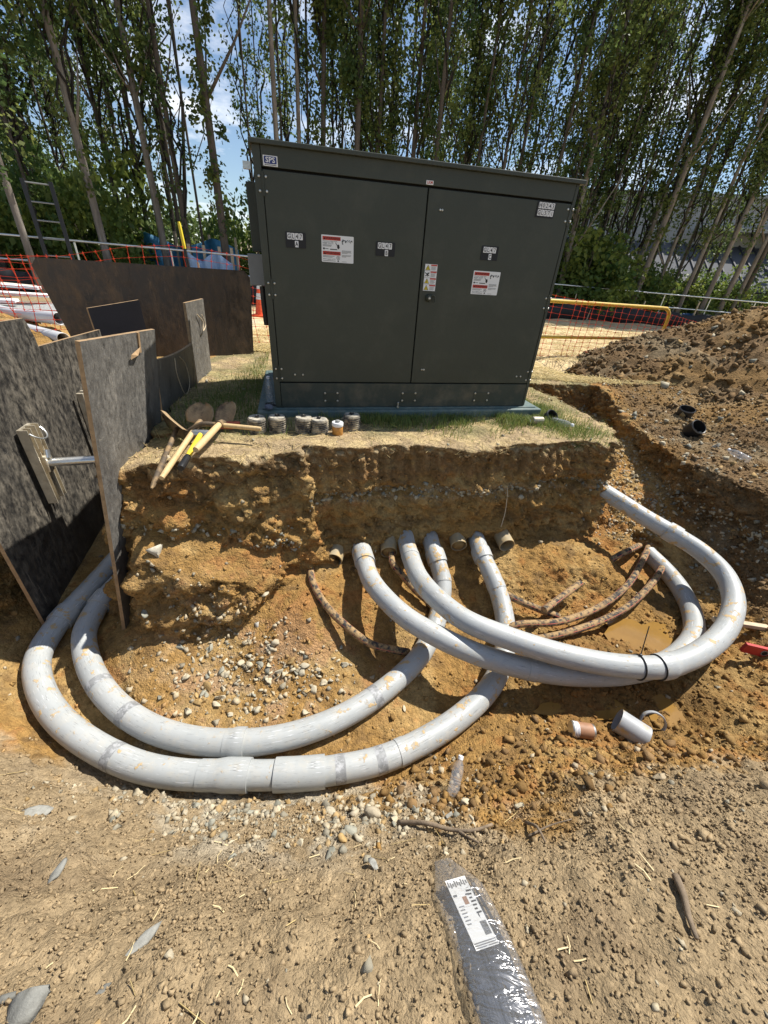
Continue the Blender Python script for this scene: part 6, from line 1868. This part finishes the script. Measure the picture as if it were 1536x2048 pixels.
# ------------------------------------------------------------------ bag of black cable ties in the foreground
b0 = Vector((0.318, 0.515)); b1 = Vector((0.452, 0.020))
bd = (b1 - b0).normalized(); bs = Vector((-bd.y, bd.x))
if bs.x < 0: bs = -bs
Lb = (b1 - b0).length
bag = thing('cable_tie_bag', 'long clear plastic bag of black cable ties with a printed card, in the foreground', 'bag of cable ties', (b0.x, b0.y, 0))
def bagz(s, side):
    x, y = b0 + bd * s + bs * side
    return x, y
zs = [ground_z(*(b0 + bd * ((Lb + 0.2) * k / 16))) for k in range(17)]
fit = np.polyfit(np.arange(17) / 16 * (Lb + 0.2), zs, 3)
def bz(s): return float(np.polyval(fit, s)) + 0.012
M_tie = mat('black_nylon', (0.02, 0.021, 0.025), rough=0.3)
q = random.Random(4)
for k in range(26):
    side = -0.046 + 0.094 * (k % 13) / 12 + q.uniform(-.003, .003)
    s0 = 0.085 + q.uniform(0, 0.03) + 0.02 * (k // 13)
    lay = 0.007 + 0.010 * (k // 13) + q.uniform(0, 0.006)
    pts = []
    for j in range(9):
        s = s0 + (Lb + 0.15 - s0) * j / 8
        x, y = bagz(s, side + 0.004 * math.sin(j * 1.3 + k))
        pts.append((x - b0.x, y - b0.y, bz(s) + lay + 0.004 * math.sin(j * 0.9 + k * 1.7)))
    t_ = build('cable_tie', MB().tube(pts, 0.0042, 6, squash=0.45), M_tie, bag, smooth=True)
    if k % 2 == 0:
        p = Vector(pts[0]); build('tie_head', MB().box(tuple(p), (0.011, 0.012, 0.009), Matrix.Rotation(math.atan2(bd.y, bd.x), 3, 'Z')), M_black, t_, bevel=0.0015)
cardv = []
for s, side in ((0.075, -0.038), (0.075, 0.030), (0.250, 0.036), (0.250, -0.032)):
    x, y = bagz(s, side); cardv.append((x - b0.x, y - b0.y, bz(s) + 0.0335))
card = build('printed_card', MB().add(cardv + [(v[0], v[1], v[2] - 0.001) for v in cardv], [(3, 2, 1, 0), (4, 5, 6, 7), (0, 1, 5, 4), (1, 2, 6, 5), (2, 3, 7, 6), (3, 0, 4, 7)]), M_card, bag)
def onc(u, v, h=0.0006):
    A, B, C2, D2 = [Vector(p) for p in cardv]
    return (A * (1 - u) + B * u) * (1 - v) + (D2 * (1 - u) + C2 * u) * v + Vector((0, 0, h))
def patch(u0, u1, v0, v1, name, material):
    return build(name, MB().add([onc(u0, v0), onc(u1, v0), onc(u1, v1), onc(u0, v1)], [(3, 2, 1, 0)]), material, card)
M_grey = mat('grey_print', (0.16, 0.16, 0.16), rough=0.5)
for k in range(9): patch(0.04 + 0.105 * k, 0.115 + 0.105 * k, 0.03 + 0.02 * (k % 3), 0.12 + 0.02 * (k % 2), 'header_print', M_grey)
for k in range(3): patch(0.03, 0.97, 0.915 + 0.028 * k, 0.930 + 0.028 * k, 'footer_print', M_grey)
for k in range(7): patch(0.72, 0.96 - 0.05 * (k % 3), 0.22 + 0.055 * k, 0.245 + 0.055 * k, 'print_line', M_ink)
for k in range(6): patch(0.10, 0.34 - 0.04 * (k % 2), 0.42 + 0.05 * k, 0.437 + 0.05 * k, 'print_line', M_grey)
for k in range(8): patch(0.66 + 0.035 * k, 0.682 + 0.035 * k, 0.68, 0.86, 'barcode_bar', M_ink)
patch(0.42, 0.62, 0.30, 0.42, 'rust_stain', M_label)
# crumpled film
vs, fs = [], []
nu, nv = 16, 46
for i in range(nv + 1):
    s = -0.005 + (Lb + 0.20) * i / nv
    wv = 0.030 + 0.052 * min(1, max(0, s / 0.10)) 
    for j in range(nu + 1):
        a = j / nu * math.pi
        side = -math.cos(a) * wv
        hgt = math.sin(a) ** 0.6 * (0.043 if s > 0.10 else 0.008 + 0.035 * max(0, s) / 0.10)
        x, y = bagz(s, side)
        cr = 0.0030 * math.sin(i * 0.6 + j * 1.9) * math.sin(j * 0.9 + i * 0.37) + 0.003 * math.sin(i * 3.1 - j * 2.3)
        vs.append((x - b0.x, y - b0.y, bz(s) - 0.006 + hgt + cr * (0.3 + math.sin(a))))
        if i and j:
            e = i * (nu + 1) + j; fs.append((e - nu - 2, e - 1, e, e - nu - 1))
def film_material():
    mt = bpy.data.materials.new('plastic_film'); mt.use_nodes = True
    t = mt.node_tree; N, L = t.nodes.new, t.links.new
    o = t.nodes['Material Output']; t.nodes.remove(t.nodes['Principled BSDF'])
    tr = N('ShaderNodeBsdfTransparent'); tr.inputs['Color'].default_value = (0.93, 0.94, 0.95, 1)
    gl = N('ShaderNodeBsdfGlossy'); gl.inputs['Roughness'].default_value = 0.20; gl.inputs['Color'].default_value = (0.9, 0.9, 0.92, 1)
    df = N('ShaderNodeBsdfDiffuse'); df.inputs['Color'].default_value = (0.62, 0.62, 0.62, 1)
    lw = N('ShaderNodeLayerWeight'); lw.inputs['Blend'].default_value = 0.3
    pw = N('ShaderNodeMath'); pw.operation = 'POWER'; pw.inputs[1].default_value = 3.0; L(lw.outputs['Facing'], pw.inputs[0])
    n = N('ShaderNodeTexNoise'); n.inputs['Scale'].default_value = 34; n.inputs['Detail'].default_value = 3; n.inputs['Distortion'].default_value = 1.5
    tc = N('ShaderNodeTexCoord'); mp = N('ShaderNodeMapping'); mp.inputs['Rotation'].default_value = (0, 0, R(75)); mp.inputs['Scale'].default_value = (0.22, 1, 1)
    L(tc.outputs['Object'], mp.inputs['Vector']); L(mp.outputs[0], n.inputs['Vector'])
    bp = N('ShaderNodeBump'); bp.inputs['Distance'].default_value = 0.011; L(n.outputs['Fac'], bp.inputs['Height'])
    L(bp.outputs[0], gl.inputs['Normal']); L(bp.outputs[0], lw.inputs['Normal'])
    m1 = N('ShaderNodeMixShader'); m1.inputs[0].default_value = 0.13; L(tr.outputs[0], m1.inputs[1]); L(df.outputs[0], m1.inputs[2])
    ad = N('ShaderNodeMath'); ad.operation = 'ADD'; ad.inputs[1].default_value = 0.15; L(pw.outputs[0], ad.inputs[0])
    m2 = N('ShaderNodeMixShader'); L(ad.outputs[0], m2.inputs[0]); L(m1.outputs[0], m2.inputs[1]); L(gl.outputs[0], m2.inputs[2])
    L(m2.outputs[0], o.inputs['Surface'])
    return mt
build('film', MB().add(vs, fs), film_material(), bag, smooth='all')

# ------------------------------------------------------------------ sticks and roots
def stick(pts, r0, label, branches=()):
    pts = [(p[0], p[1], drop(p[0], p[1], 0.012 + p[2])) for p in pts]
    loc = Vector(pts[0])
    P = catmull(pts, 0.02)
    mb = MB().tube([tuple(Vector(p) - loc) for p in P], [r0 * (1 - 0.55 * k / len(P)) for k in range(len(P))], 7)
    for br in branches:
        br = [(p[0], p[1], drop(p[0], p[1], 0.015 + p[2])) for p in br]
        P = catmull(br, 0.02)
        mb.tube([tuple(Vector(p) - loc) for p in P], [r0 * 0.6 * (1 - 0.6 * k / len(P)) for k in range(len(P))], 6)
    o = build('stick', mb, M_root, None, smooth='all'); o.location = loc
    return tag(o, label, 'stick')
stick([(0.18, 0.70, 0.0), (0.28, 0.675, 0.02), (0.38, 0.648, 0.015), (0.455, 0.634, 0.01), (0.54, 0.662, 0.02)], 0.011, 'forked dead root lying across the lip behind the bag', [[(0.40, 0.645, 0.01), (0.44, 0.60, 0.0), (0.46, 0.58, 0.0)]])
stick([(1.026, 0.47, 0.0), (1.015, 0.42, 0.01), (0.995, 0.37, 0.008), (0.985, 0.325, 0.0)], 0.012, 'short weathered stick at the right of the foreground')
stick([(0.66, 0.66, 0.0), (0.67, 0.62, 0.03), (0.685, 0.575, 0.0)], 0.007, 'upright broken twig right of the forked root', [[(0.64, 0.60, 0.0), (0.72, 0.63, 0.015), (0.80, 0.645, 0.03)]])
tw = [(1.00, 2.93, -0.30), (1.015, 2.86, -0.42), (1.03, 2.83, -0.58), (1.02, 2.80, -0.72)]
loc = Vector(tw[0])
o = build('root', MB().tube([tuple(Vector(p) - loc) for p in catmull(tw, 0.02)], 0.0035, 6), M_stake, None, smooth='all'); o.location = loc
tag(o, 'thin pale root hanging down the cut bank above the right stub', 'root')

# ------------------------------------------------------------------ scattered stones, clods, straw, grass
ICO_V = []
ph = (1 + 5 ** 0.5) / 2
for a in (-1, 1):
    for b in (-ph, ph):
        ICO_V += [(0, a, b), (a, b, 0), (b, 0, a)]
ICO_V = np.array(ICO_V, float); ICO_V /= np.linalg.norm(ICO_V[0])
ICO_F = np.array([(i, j, k) for i in range(12) for j in range(i + 1, 12) for k in range(j + 1, 12)
                  if all(abs(np.linalg.norm(ICO_V[a] - ICO_V[b]) - 1.0515) < 0.01 for a, b in ((i, j), (j, k), (i, k)))])
for t in range(len(ICO_F)):
    a, b, c = ICO_F[t]
    if np.dot(np.cross(ICO_V[b] - ICO_V[a], ICO_V[c] - ICO_V[a]), ICO_V[a]) < 0: ICO_F[t] = (a, c, b)
def rot_mats(n, r):
    u = r.normal(size=(n, 4)); u /= np.linalg.norm(u, axis=1, keepdims=True)
    w, x, y, z = u.T
    return np.stack([1 - 2 * (y * y + z * z), 2 * (x * y - z * w), 2 * (x * z + y * w), 2 * (x * y + z * w), 1 - 2 * (x * x + z * z), 2 * (y * z - x * w), 2 * (x * z - y * w), 2 * (y * z + x * w), 1 - 2 * (x * x + y * y)], 1).reshape(-1, 3, 3)
CUBE_V = np.array([(x_, y_, z_) for x_ in (-.6, .6) for y_ in (-.6, .6) for z_ in (-.6, .6)], float)
CUBE_F = np.array([(0, 1, 3), (0, 3, 2), (4, 6, 7), (4, 7, 5), (0, 4, 5), (0, 5, 1), (2, 3, 7), (2, 7, 6), (0, 2, 6), (0, 6, 4), (1, 5, 7), (1, 7, 3)])
def rocks(P, size, colr, r, jitter=0.28, sq=(0.45, 1.05), sharp=True):
    n = len(P)
    BV, BF = (CUBE_V, CUBE_F) if sharp else (ICO_V, ICO_F)
    m_ = len(BV)
    if sharp:
        V = BV[None] * (1.25 + 0.30 * r.normal(size=(n, m_, 1))) + 0.24 * r.normal(size=(n, m_, 3))
    else:
        V = BV[None] * (1 + jitter * r.normal(size=(n, m_, 1)))
    V = V * (sq[0] + (sq[1] - sq[0]) * r.random((n, 1, 3)))
    V = np.einsum('nij,nkj->nki', rot_mats(n, r), V) * np.asarray(size)[:, None, None] + P[:, None]
    F = (BF[None] + m_ * np.arange(n)[:, None, None]).reshape(-1, 3)
    return V.reshape(-1, 3), F, np.repeat(colr, m_, 0)
TCEN = TV[TF].mean(1); TNRM = TFN / np.maximum(np.linalg.norm(TFN, axis=1, keepdims=True), 1e-9); TAREA = np.linalg.norm(TFN, axis=1) / 2
TCOL = TC[TF[:, 0]]
HCEN = HP[hq].mean(1); HNRM = HFN / np.maximum(np.linalg.norm(HFN, axis=1, keepdims=True), 1e-9); HAREA = np.linalg.norm(HFN, axis=1) / 2; HCOL = HC[hq[:, 0]]
def pick(weight, n, r):
    w = weight / weight.sum()
    return r.choice(len(w), n, p=w)
r = np.random.default_rng(5)
x, y, z = TCEN.T
up = TNRM[:, 2]
near_pipe = np.zeros(len(TCEN), bool)
def g2d(cx_, cy_, sx, sy): return np.exp(-((x - cx_) / sx) ** 2 - ((y - cy_) / sy) ** 2)
flatm = (up > 0.35)
# clods
w_clod = TAREA * (0.25 + 1.2 * (y < 0.95) + 1.3 * g2d(0.75, 0.95, 0.55, 0.3) + 0.9 * ((x > 0.9) & (y < 2.4)) + 1.2 * (x > 2.8) + 0.7 * ((up < 0.5) & (y > 1.8)))
w_clod *= np.where((z > -0.06) & (y > 2) & (x < 2.2), 0.08, 1.0)
idx = pick(w_clod, 42000, r)
sz = 0.0028 + 0.0085 * r.random(len(idx)) ** 3 + 0.010 * (r.random(len(idx)) < 0.012) * r.random(len(idx))
sz *= 1 + 0.5 * (x[idx] > 0.5) * (y[idx] > 0.55) * (y[idx] < 1.9) * r.random(len(idx)) + 0.5 * (y[idx] > 1.2)
V, F, Cc = rocks(TCEN[idx] + TNRM[idx] * (sz * 0.25)[:, None], sz, np.clip(TCOL[idx] * (0.8 + 0.35 * r.random((len(idx), 1))), 0.02, 0.8), r, 0.27, (0.5, 1.05))
kind(np_mesh('soil_clods', V, F, M_clod, Cc), 'stuff')
# crumbs close to the viewer
w = TAREA * flatm * (y < 0.8) * (0.4 + 1.0 * sstep(fbm(TCEN, 3.0, 3, 0.6, 701), -0.4, 0.5))
idx = pick(w, 62000, r)
sz = 0.0018 + 0.0042 * r.random(len(idx)) ** 2
V, F, Cc = rocks(TCEN[idx] + TNRM[idx] * (sz * 0.3)[:, None] + r.normal(size=(len(idx), 3)) * 0.004, sz, np.clip(TCOL[idx] * (0.8 + 0.4 * r.random((len(idx), 1))), 0.02, 0.8), r)
kind(np_mesh('soil_crumbs', V, F, M_clod, Cc), 'stuff')
# big orange clods at the lip
w = TAREA * flatm * (g2d(0.62, 0.92, 0.36, 0.14) + 0.5 * g2d(1.4, 1.12, 0.7, 0.16) + 0.25 * g2d(0.3, 0.8, 0.2, 0.15))
idx = pick(w, 520, r)
sz = 0.006 + 0.022 * r.random(len(idx)) ** 3.0
V, F, Cc = rocks(TCEN[idx] + TNRM[idx] * (sz * 0.3)[:, None], sz, lerp(np.tile(CLAY * 0.85, (len(idx), 1)), BROWN * 1.1, r.random(len(idx))) * (0.7 + 0.5 * r.random((len(idx), 1))), r, 0.32, (0.5, 1.1))
kind(np_mesh('lip_clods', V, F, M_clod, Cc), 'stuff')
# gravel
def stone_cols(n, r):
    a = np.array((0.36, 0.345, 0.30)); b = np.array((0.47, 0.435, 0.355)); c = np.array((0.24, 0.25, 0.235)); d = np.array((0.35, 0.25, 0.125))
    k = r.random((n, 1)); m_ = r.random((n, 1))
    return np.array((1.06, 0.99, 0.84)) * np.where(m_ < 0.55, a * (1 - k) + b * k, np.where(m_ < 0.8, c * (0.8 + 0.4 * k), d * (0.8 + 0.4 * k)))
pitfl = flatm & (z < -0.85)
w = TAREA * flatm * (2.2 * g2d(-0.72, 1.48, 0.50, 0.20) * pitfl + 1.0 * g2d(-1.0, 1.75, 0.4, 0.12) + 2.6 * g2d(-0.35, 0.74, 0.55, 0.12) + 1.2 * g2d(0.15, 0.70, 0.2, 0.12) + 0.8 * g2d(-1.1, 0.80, 0.35, 0.10) + 0.7 * g2d(0.5, 1.05, 0.3, 0.12) + 0.10 * ((x > 2.5) & (y > 1.7)) + 1.6 * ((x > 2.0) & (x < 2.8) & (y > 3.1) & (z < -0.3)) + 0.10 * (x > 0.8) * (y < 1.3) + 0.03)
idx = pick(w, 6500, r)
sz = 0.0045 + 0.016 * r.random(len(idx)) ** 2.4
V, F, Cc = rocks(TCEN[idx] + TNRM[idx] * (sz * 0.1)[:, None], sz, stone_cols(len(idx), r) * 0.75 + TCOL[idx] * 0.25, r, 0.26, (0.55, 1.0))
kind(np_mesh('gravel', V, F, M_stone, Cc), 'stuff')
# gravel seam in the cut faces
seamw = TAREA * (up < 0.6) * (np.exp(-((z + 0.40) / 0.035) ** 2) * (x > -0.55) * (x < 2.1) * (y > 2.3) + 0.5 * np.exp(-((z + 0.62) / 0.10) ** 2) * (x > 2.3) * (y > 2.3) + 0.35 * np.exp(-((z + 0.55 + 0.25 * (x + 1.1)) / 0.06) ** 2) * (x < -0.55) * (y > 1.7) * (x > -1.7))
idx = pick(seamw, 1500, r)
sz = 0.005 + 0.017 * r.random(len(idx)) ** 2
V, F, Cc = rocks(TCEN[idx] + TNRM[idx] * (sz * 0.15)[:, None], sz, stone_cols(len(idx), r) * 0.85, r, 0.26, (0.55, 1.0))
kind(np_mesh('gravel_seam', V, F, M_stone, Cc), 'stuff')
# stones and clods on the heap
idx = pick(HAREA, 9000, r)
sz = 0.012 + 0.040 * r.random(len(idx)) ** 3
mixs = (r.random((len(idx), 1)) < 0.08)
V, F, Cc = rocks(HCEN[idx] + HNRM[idx] * (sz * 0.25)[:, None], sz, np.where(mixs, stone_cols(len(idx), r) * 0.8, HCOL[idx] * (0.75 + 0.4 * r.random((len(idx), 1)))), r, 0.2, (0.65, 1.0))
kind(np_mesh('heap_clods', V, F, M_clod, Cc), 'stuff')
w = TAREA * (x > 2.75) * (y > 2.0) * flatm
idx = pick(w, 800, r)
sz = 0.008 + 0.026 * r.random(len(idx)) ** 3
V, F, Cc = rocks(TCEN[idx] + TNRM[idx] * (sz * 0.25)[:, None], sz, np.where(r.random((len(idx), 1)) < 0.28, stone_cols(len(idx), r) * 0.85, TCOL[idx] * 0.9), r, 0.2, (0.65, 1.0))
kind(np_mesh('bank_stones', V, F, M_stone, Cc), 'stuff')

# the larger stones, one by one
def single_stone(p, s, seed, label, group=None, colr=None, flat=1.0, rotz=0.0, name='stone'):
    rr2 = np.random.default_rng(seed)
    Vv = ICO_V.copy(); Ff = ICO_F
    mid_, Vl, Fn = {}, list(Vv), []
    for a, b, c in Ff:
        m3 = []
        for e in ((a, b), (b, c), (c, a)):
            k = tuple(sorted(e))
            if k not in mid_:
                v = Vl[k[0]] + Vl[k[1]]; mid_[k] = len(Vl); Vl.append(v / np.linalg.norm(v))
            m3.append(mid_[k])
        Fn += [(a, m3[0], m3[2]), (b, m3[1], m3[0]), (c, m3[2], m3[1]), tuple(m3)]
    Vv = np.array(Vl)
    for k in range(9):      # knock flat facets off
        d = rr2.normal(size=3); d /= np.linalg.norm(d)
        h = 0.22 + 0.32 * rr2.random()
        t = Vv @ d
        Vv = Vv - np.outer(np.maximum(0, t - h), d)
    Vv = Vv * 1.45 * (1 + 0.03 * rr2.normal(size=(len(Vv), 1)))
    Vv = Vv * np.array(s if hasattr(s, '__len__') else (s, s * (0.65 + 0.3 * rr2.random()), s * (0.5 + 0.3 * rr2.random()) * flat))
    ca, sa = math.cos(rotz), math.sin(rotz)
    Vv = Vv @ np.array([(ca, sa, 0), (-sa, ca, 0), (0, 0, 1)])
    cc = colr if colr is not None else stone_cols(1, rr2)[0]
    o = np_mesh(name, Vv, np.array(Fn), M_stone, np.tile(cc, (len(Vv), 1)))
    o.location = p
    tag(o, label, 'stone', group)
    return o
SLATE = np.array((0.27, 0.265, 0.235))
def ss(x_, y_, s, seed, label, colr=None, rz=0.0, sink=0.3, group=None):
    hz = s[2] if hasattr(s, '__len__') else s * 0.5
    single_stone((x_, y_, drop(x_, y_) + hz * (0.62 - sink)), s, seed, label, group, colr, rotz=rz)
ss(-0.590, 0.240, (0.060, 0.020, 0.014), 1, 'long pale grey slate shard in the left foreground', SLATE, R(58))
ss(-0.735, 0.125, (0.052, 0.042, 0.040), 2, 'largest grey rock in the bottom left corner', SLATE * 0.85, R(60), 0.2)
ss(-0.612, 0.158, (0.022, 0.012, 0.008), 3, 'small dark slate chip below the pale slate shard', SLATE * 0.55, R(50))
ss(-0.985, 0.392, (0.016, 0.036, 0.012), 4, 'flat upright grey stone at the left of the foreground', SLATE * 0.9, R(-10))
ss(-0.825, 0.128, (0.030, 0.016, 0.010), 5, 'dark slate piece cut by the left picture edge', SLATE * 0.6, R(30))
ss(-1.35, 0.62, (0.060, 0.045, 0.020), 6, 'broad pale slab half buried at the left edge of the lip', SLATE * 1.1, R(20), 0.5)
ss(0.06, 0.735, (0.034, 0.028, 0.024), 7, 'rounded tan cobble left of the forked root', np.array((0.40, 0.34, 0.24)), R(10))
ss(-0.02, 0.755, (0.022, 0.020, 0.018), 8, 'smaller tan cobble behind the rounded cobble', np.array((0.42, 0.36, 0.26)), R(60))
ss(0.40, 0.735, (0.020, 0.016, 0.016), 9, 'grey stone just above the forked root', SLATE, R(30))
ss(0.075, 0.500, (0.024, 0.016, 0.012), 10, 'bluish grey chip left of the cable tie bag', SLATE * 1.1, R(-20))
ss(-0.82, 1.83, (0.024, 0.028, 0.026), 11, 'pair-like white stone standing on the pit floor below the bank', np.array((0.48, 0.46, 0.40)), 0.4)
ss(-1.42, 1.88, (0.060, 0.045, 0.045), 12, 'large pale weathered stone beside the foot of the grey sheet', np.array((0.46, 0.42, 0.33)), 0.8)
ss(1.30, 0.86, (0.040, 0.030, 0.022), 13, 'flat tan stone on the lip in front of the brown-labelled can', np.array((0.36, 0.29, 0.19)), 0.2)
ss(1.47, 0.50, (0.036, 0.026, 0.020), 14, 'tan stone at the right of the foreground', np.array((0.34, 0.28, 0.19)), 0.5)
ss(3.42, 3.95, (0.060, 0.045, 0.040), 15, 'large pale rock on the right bank near the lying bottle', np.array((0.42, 0.39, 0.31)), 0.7)
rs = np.random.default_rng(99)
def cluster(n, cx_, cy_, sx, sy, smin_, smax, label, group, seed, cond=None):
    k = 0; t = 0
    while k < n and t < 4000:
        t += 1
        a, b = rs.normal(cx_, sx), rs.normal(cy_, sy)
        if cond and not cond(a, b): continue
        s = smin_ + (smax - smin_) * rs.random() ** 1.6
        ss(a, b, s, seed + k, label, None, rs.random() * 6.28, 0.25, group)
        k += 1
def offpipe(a, b):
    for P in (path3, path4, path1, path2):
        for p in P[::3]:
            if (p[0] - a) ** 2 + (p[1] - b) ** 2 < 0.0100: return False
    return True
cluster(115, -0.70, 1.50, 0.36, 0.15, 0.013, 0.034, 'pale angular stone on the clay floor inside the left conduit loops', 'crushed stones inside the left loops', 1000, lambda a, b: offpipe(a, b) and b > 1.2)
cluster(60, -0.25, 0.72, 0.42, 0.085, 0.011, 0.026, 'grey crushed stone on the lip in front of the outermost conduit', 'crushed stones on the front lip', 1200, lambda a, b: b < 0.86 and b > 0.5)
cluster(24, 0.35, 0.82, 0.22, 0.09, 0.012, 0.026, 'grey stone among the orange clods round the leaning bottle', 'stones among the orange clods', 1400, lambda a, b: offpipe(a, b))
cluster(14, 3.15, 2.9, 0.25, 0.5, 0.018, 0.040, 'grey stone on the slope outside the big right-hand loop', 'stones on the right slope', 1500, lambda a, b: offpipe(a, b))

# straw
def straws(P, N, L, w, r, colr, tiltmax=0.35):
    n = len(P)
    a = r.random(n) * 6.283
    t = np.stack([np.cos(a), np.sin(a), np.zeros(n)], 1)
    t = t - N * (t * N).sum(1, keepdims=True); t /= np.linalg.norm(t, axis=1, keepdims=True)
    t = t + N * (tiltmax * (r.random((n, 1)) - 0.35)); t /= np.linalg.norm(t, axis=1, keepdims=True)
    s = np.cross(t, N); s /= np.maximum(np.linalg.norm(s, axis=1, keepdims=True), 1e-6)
    u = np.cross(s, t)
    L = L[:, None]; w = w[:, None]
    A = P - t * L / 2; B = P + t * L / 2 + u * (L * 0.06 * r.normal(size=(n, 1)))
    V = np.stack([A + s * w, A - s * w, A + u * w, B + s * w, B - s * w, B + u * w], 1).reshape(-1, 3)
    f = np.array([(0, 3, 5, 2), (2, 5, 4, 1), (1, 4, 3, 0)])
    F = (f[None] + 6 * np.arange(n)[:, None, None]).reshape(-1, 4)
    return V, F, np.repeat(colr, 6, 0)
def straw_cols(n, r):
    return np.array((0.62, 0.48, 0.23)) * (0.65 + 0.55 * r.random((n, 1))) * np.array((1, 0.96 + 0.06 * r.random(), 0.9))
w = TAREA * flatm * (0.05 * (y < 0.95) + 1.6 * ((z > -0.12) & (y > 2.05) & (x < 2.2) & (x > -2)) + 0.3 * (x > 2.8) * (y > 4.4))
idx = pick(w, 4200, r)
V, F, Cc = straws(TCEN[idx] + TNRM[idx] * 0.006, TNRM[idx], 0.03 + 0.09 * r.random(len(idx)) ** 1.5, 0.0009 + 0.0011 * r.random(len(idx)), r, straw_cols(len(idx), r))
kind(np_mesh('straw_litter', V, F, M_straw, Cc), 'stuff')
n = 26000
sy_ = 5.5 + 8.5 * r.random(n) ** 1.6; sx_ = -2.6 + r.random(n) * (0.9 * sy_ + 3.6)
P = np.stack([sx_, sy_, outer_h(sx_, sy_) + 0.012], 1)
V, F, Cc = straws(P, np.tile((0, 0, 1.0), (n, 1)), 0.06 + 0.16 * r.random(n), 0.0018 + 0.0022 * r.random(n), r, np.clip(straw_cols(n, r) * 1.12, 0, 0.8), 0.5)
kind(np_mesh('straw_mulch', V, F, M_straw, Cc), 'stuff')
# single straws one can pick out in the foreground
for k in range(44):
    a = rs.uniform(-0.9, 1.35); b = rs.uniform(0.10, 0.62)
    if abs(a - 0.38) < 0.10: a += 0.25
    L_ = rs.uniform(0.015, 0.060); th = rs.uniform(0.0010, 0.0024)
    an = rs.uniform(0, 3.14)
    dx_, dy_ = math.cos(an) * L_ / 2, math.sin(an) * L_ / 2
    za, zb2 = drop(a - dx_, b - dy_, 0.004), drop(a + dx_, b + dy_, 0.004 + rs.uniform(0, 0.008))
    zm = max(drop(a, b, 0.004), (za + zb2) / 2)
    mb = MB().tube([(-dx_, -dy_, za - zm), (rs.normal() * L_ * 0.08, rs.normal() * L_ * 0.08, 0.001), (dx_, dy_, zb2 - zm)], [th, th * 0.95, th * 0.8], 6, squash=0.6)
    o = build('straw', mb, mat('cut_straw', (0.66, 0.53, 0.29), rough=0.6, var=0.15, vscale=20, translucent=0.1), None, smooth=True)
    o.location = (a, b, zm)
    tag(o, 'cut yellow straw lying on the dry soil of the foreground', 'straw', 'loose straws in the foreground')

# grass round the pad
def blades(P, H, r, colr, lean=0.5):
    n = len(P)
    a = r.random(n) * 6.283
    s = np.stack([np.cos(a), np.sin(a), np.zeros(n)], 1)
    d = np.stack([np.cos(a + 1.57), np.sin(a + 1.57), np.zeros(n)], 1) * (lean * r.normal(size=(n, 1)))
    H = H[:, None]; w = 0.0016 + 0.0014 * r.random((n, 1))
    M1 = P + np.array((0, 0, 1.0)) * H * 0.55 + d * H * 0.3; T1 = P + np.array((0, 0, 1.0)) * H * 0.9 + d * H
    V = np.stack([P - s * w, P + s * w, M1 + s * w * 0.7, M1 - s * w * 0.7, T1 + s * w * 0.1, T1 - s * w * 0.1], 1).reshape(-1, 3)
    f = np.array([(0, 1, 2, 3), (3, 2, 4, 5)])
    F = (f[None] + 6 * np.arange(n)[:, None, None]).reshape(-1, 4)
    return V, F, np.repeat(colr, 6, 0)
xl = (x - CAB[0]) * math.cos(YAW) + (y - CAB[1]) * math.sin(YAW); yl = -(x - CAB[0]) * math.sin(YAW) + (y - CAB[1]) * math.cos(YAW)
dpad = np.maximum(np.maximum(np.abs(xl) - 1.28, -0.07 - yl), 0)
patchn = fbm(TCEN * np.array([1, 1, 0]), 3.5, 3, 0.6, 601)
w = TAREA * flatm * (z > -0.10) * (y > 2.3) * (x < 2.0) * (x > -1.75) * np.exp(-(dpad / 0.22) ** 2) * sstep(patchn, -0.8, 0.3) * ((dpad > 0.005)) * (0.25 + 2.2 * (xl > -0.45))
w = w + 0.35 * TAREA * flatm * (z > -0.1) * g2d(-1.45, 3.35, 0.28, 0.55) + 0.6 * TAREA * flatm * (z > -0.1) * g2d(1.62, 3.45, 0.22, 0.3)
idx = pick(w, 22000, r)
gc = lerp(np.tile((0.105, 0.20, 0.04), (len(idx), 1)), np.array((0.28, 0.27, 0.08)), r.random(len(idx)) ** 0.9)
V, F, Cc = blades(TCEN[idx], 0.02 + 0.06 * r.random(len(idx)) ** 1.6, r, gc)
kind(np_mesh('grass', V, F, M_grass, Cc), 'stuff')
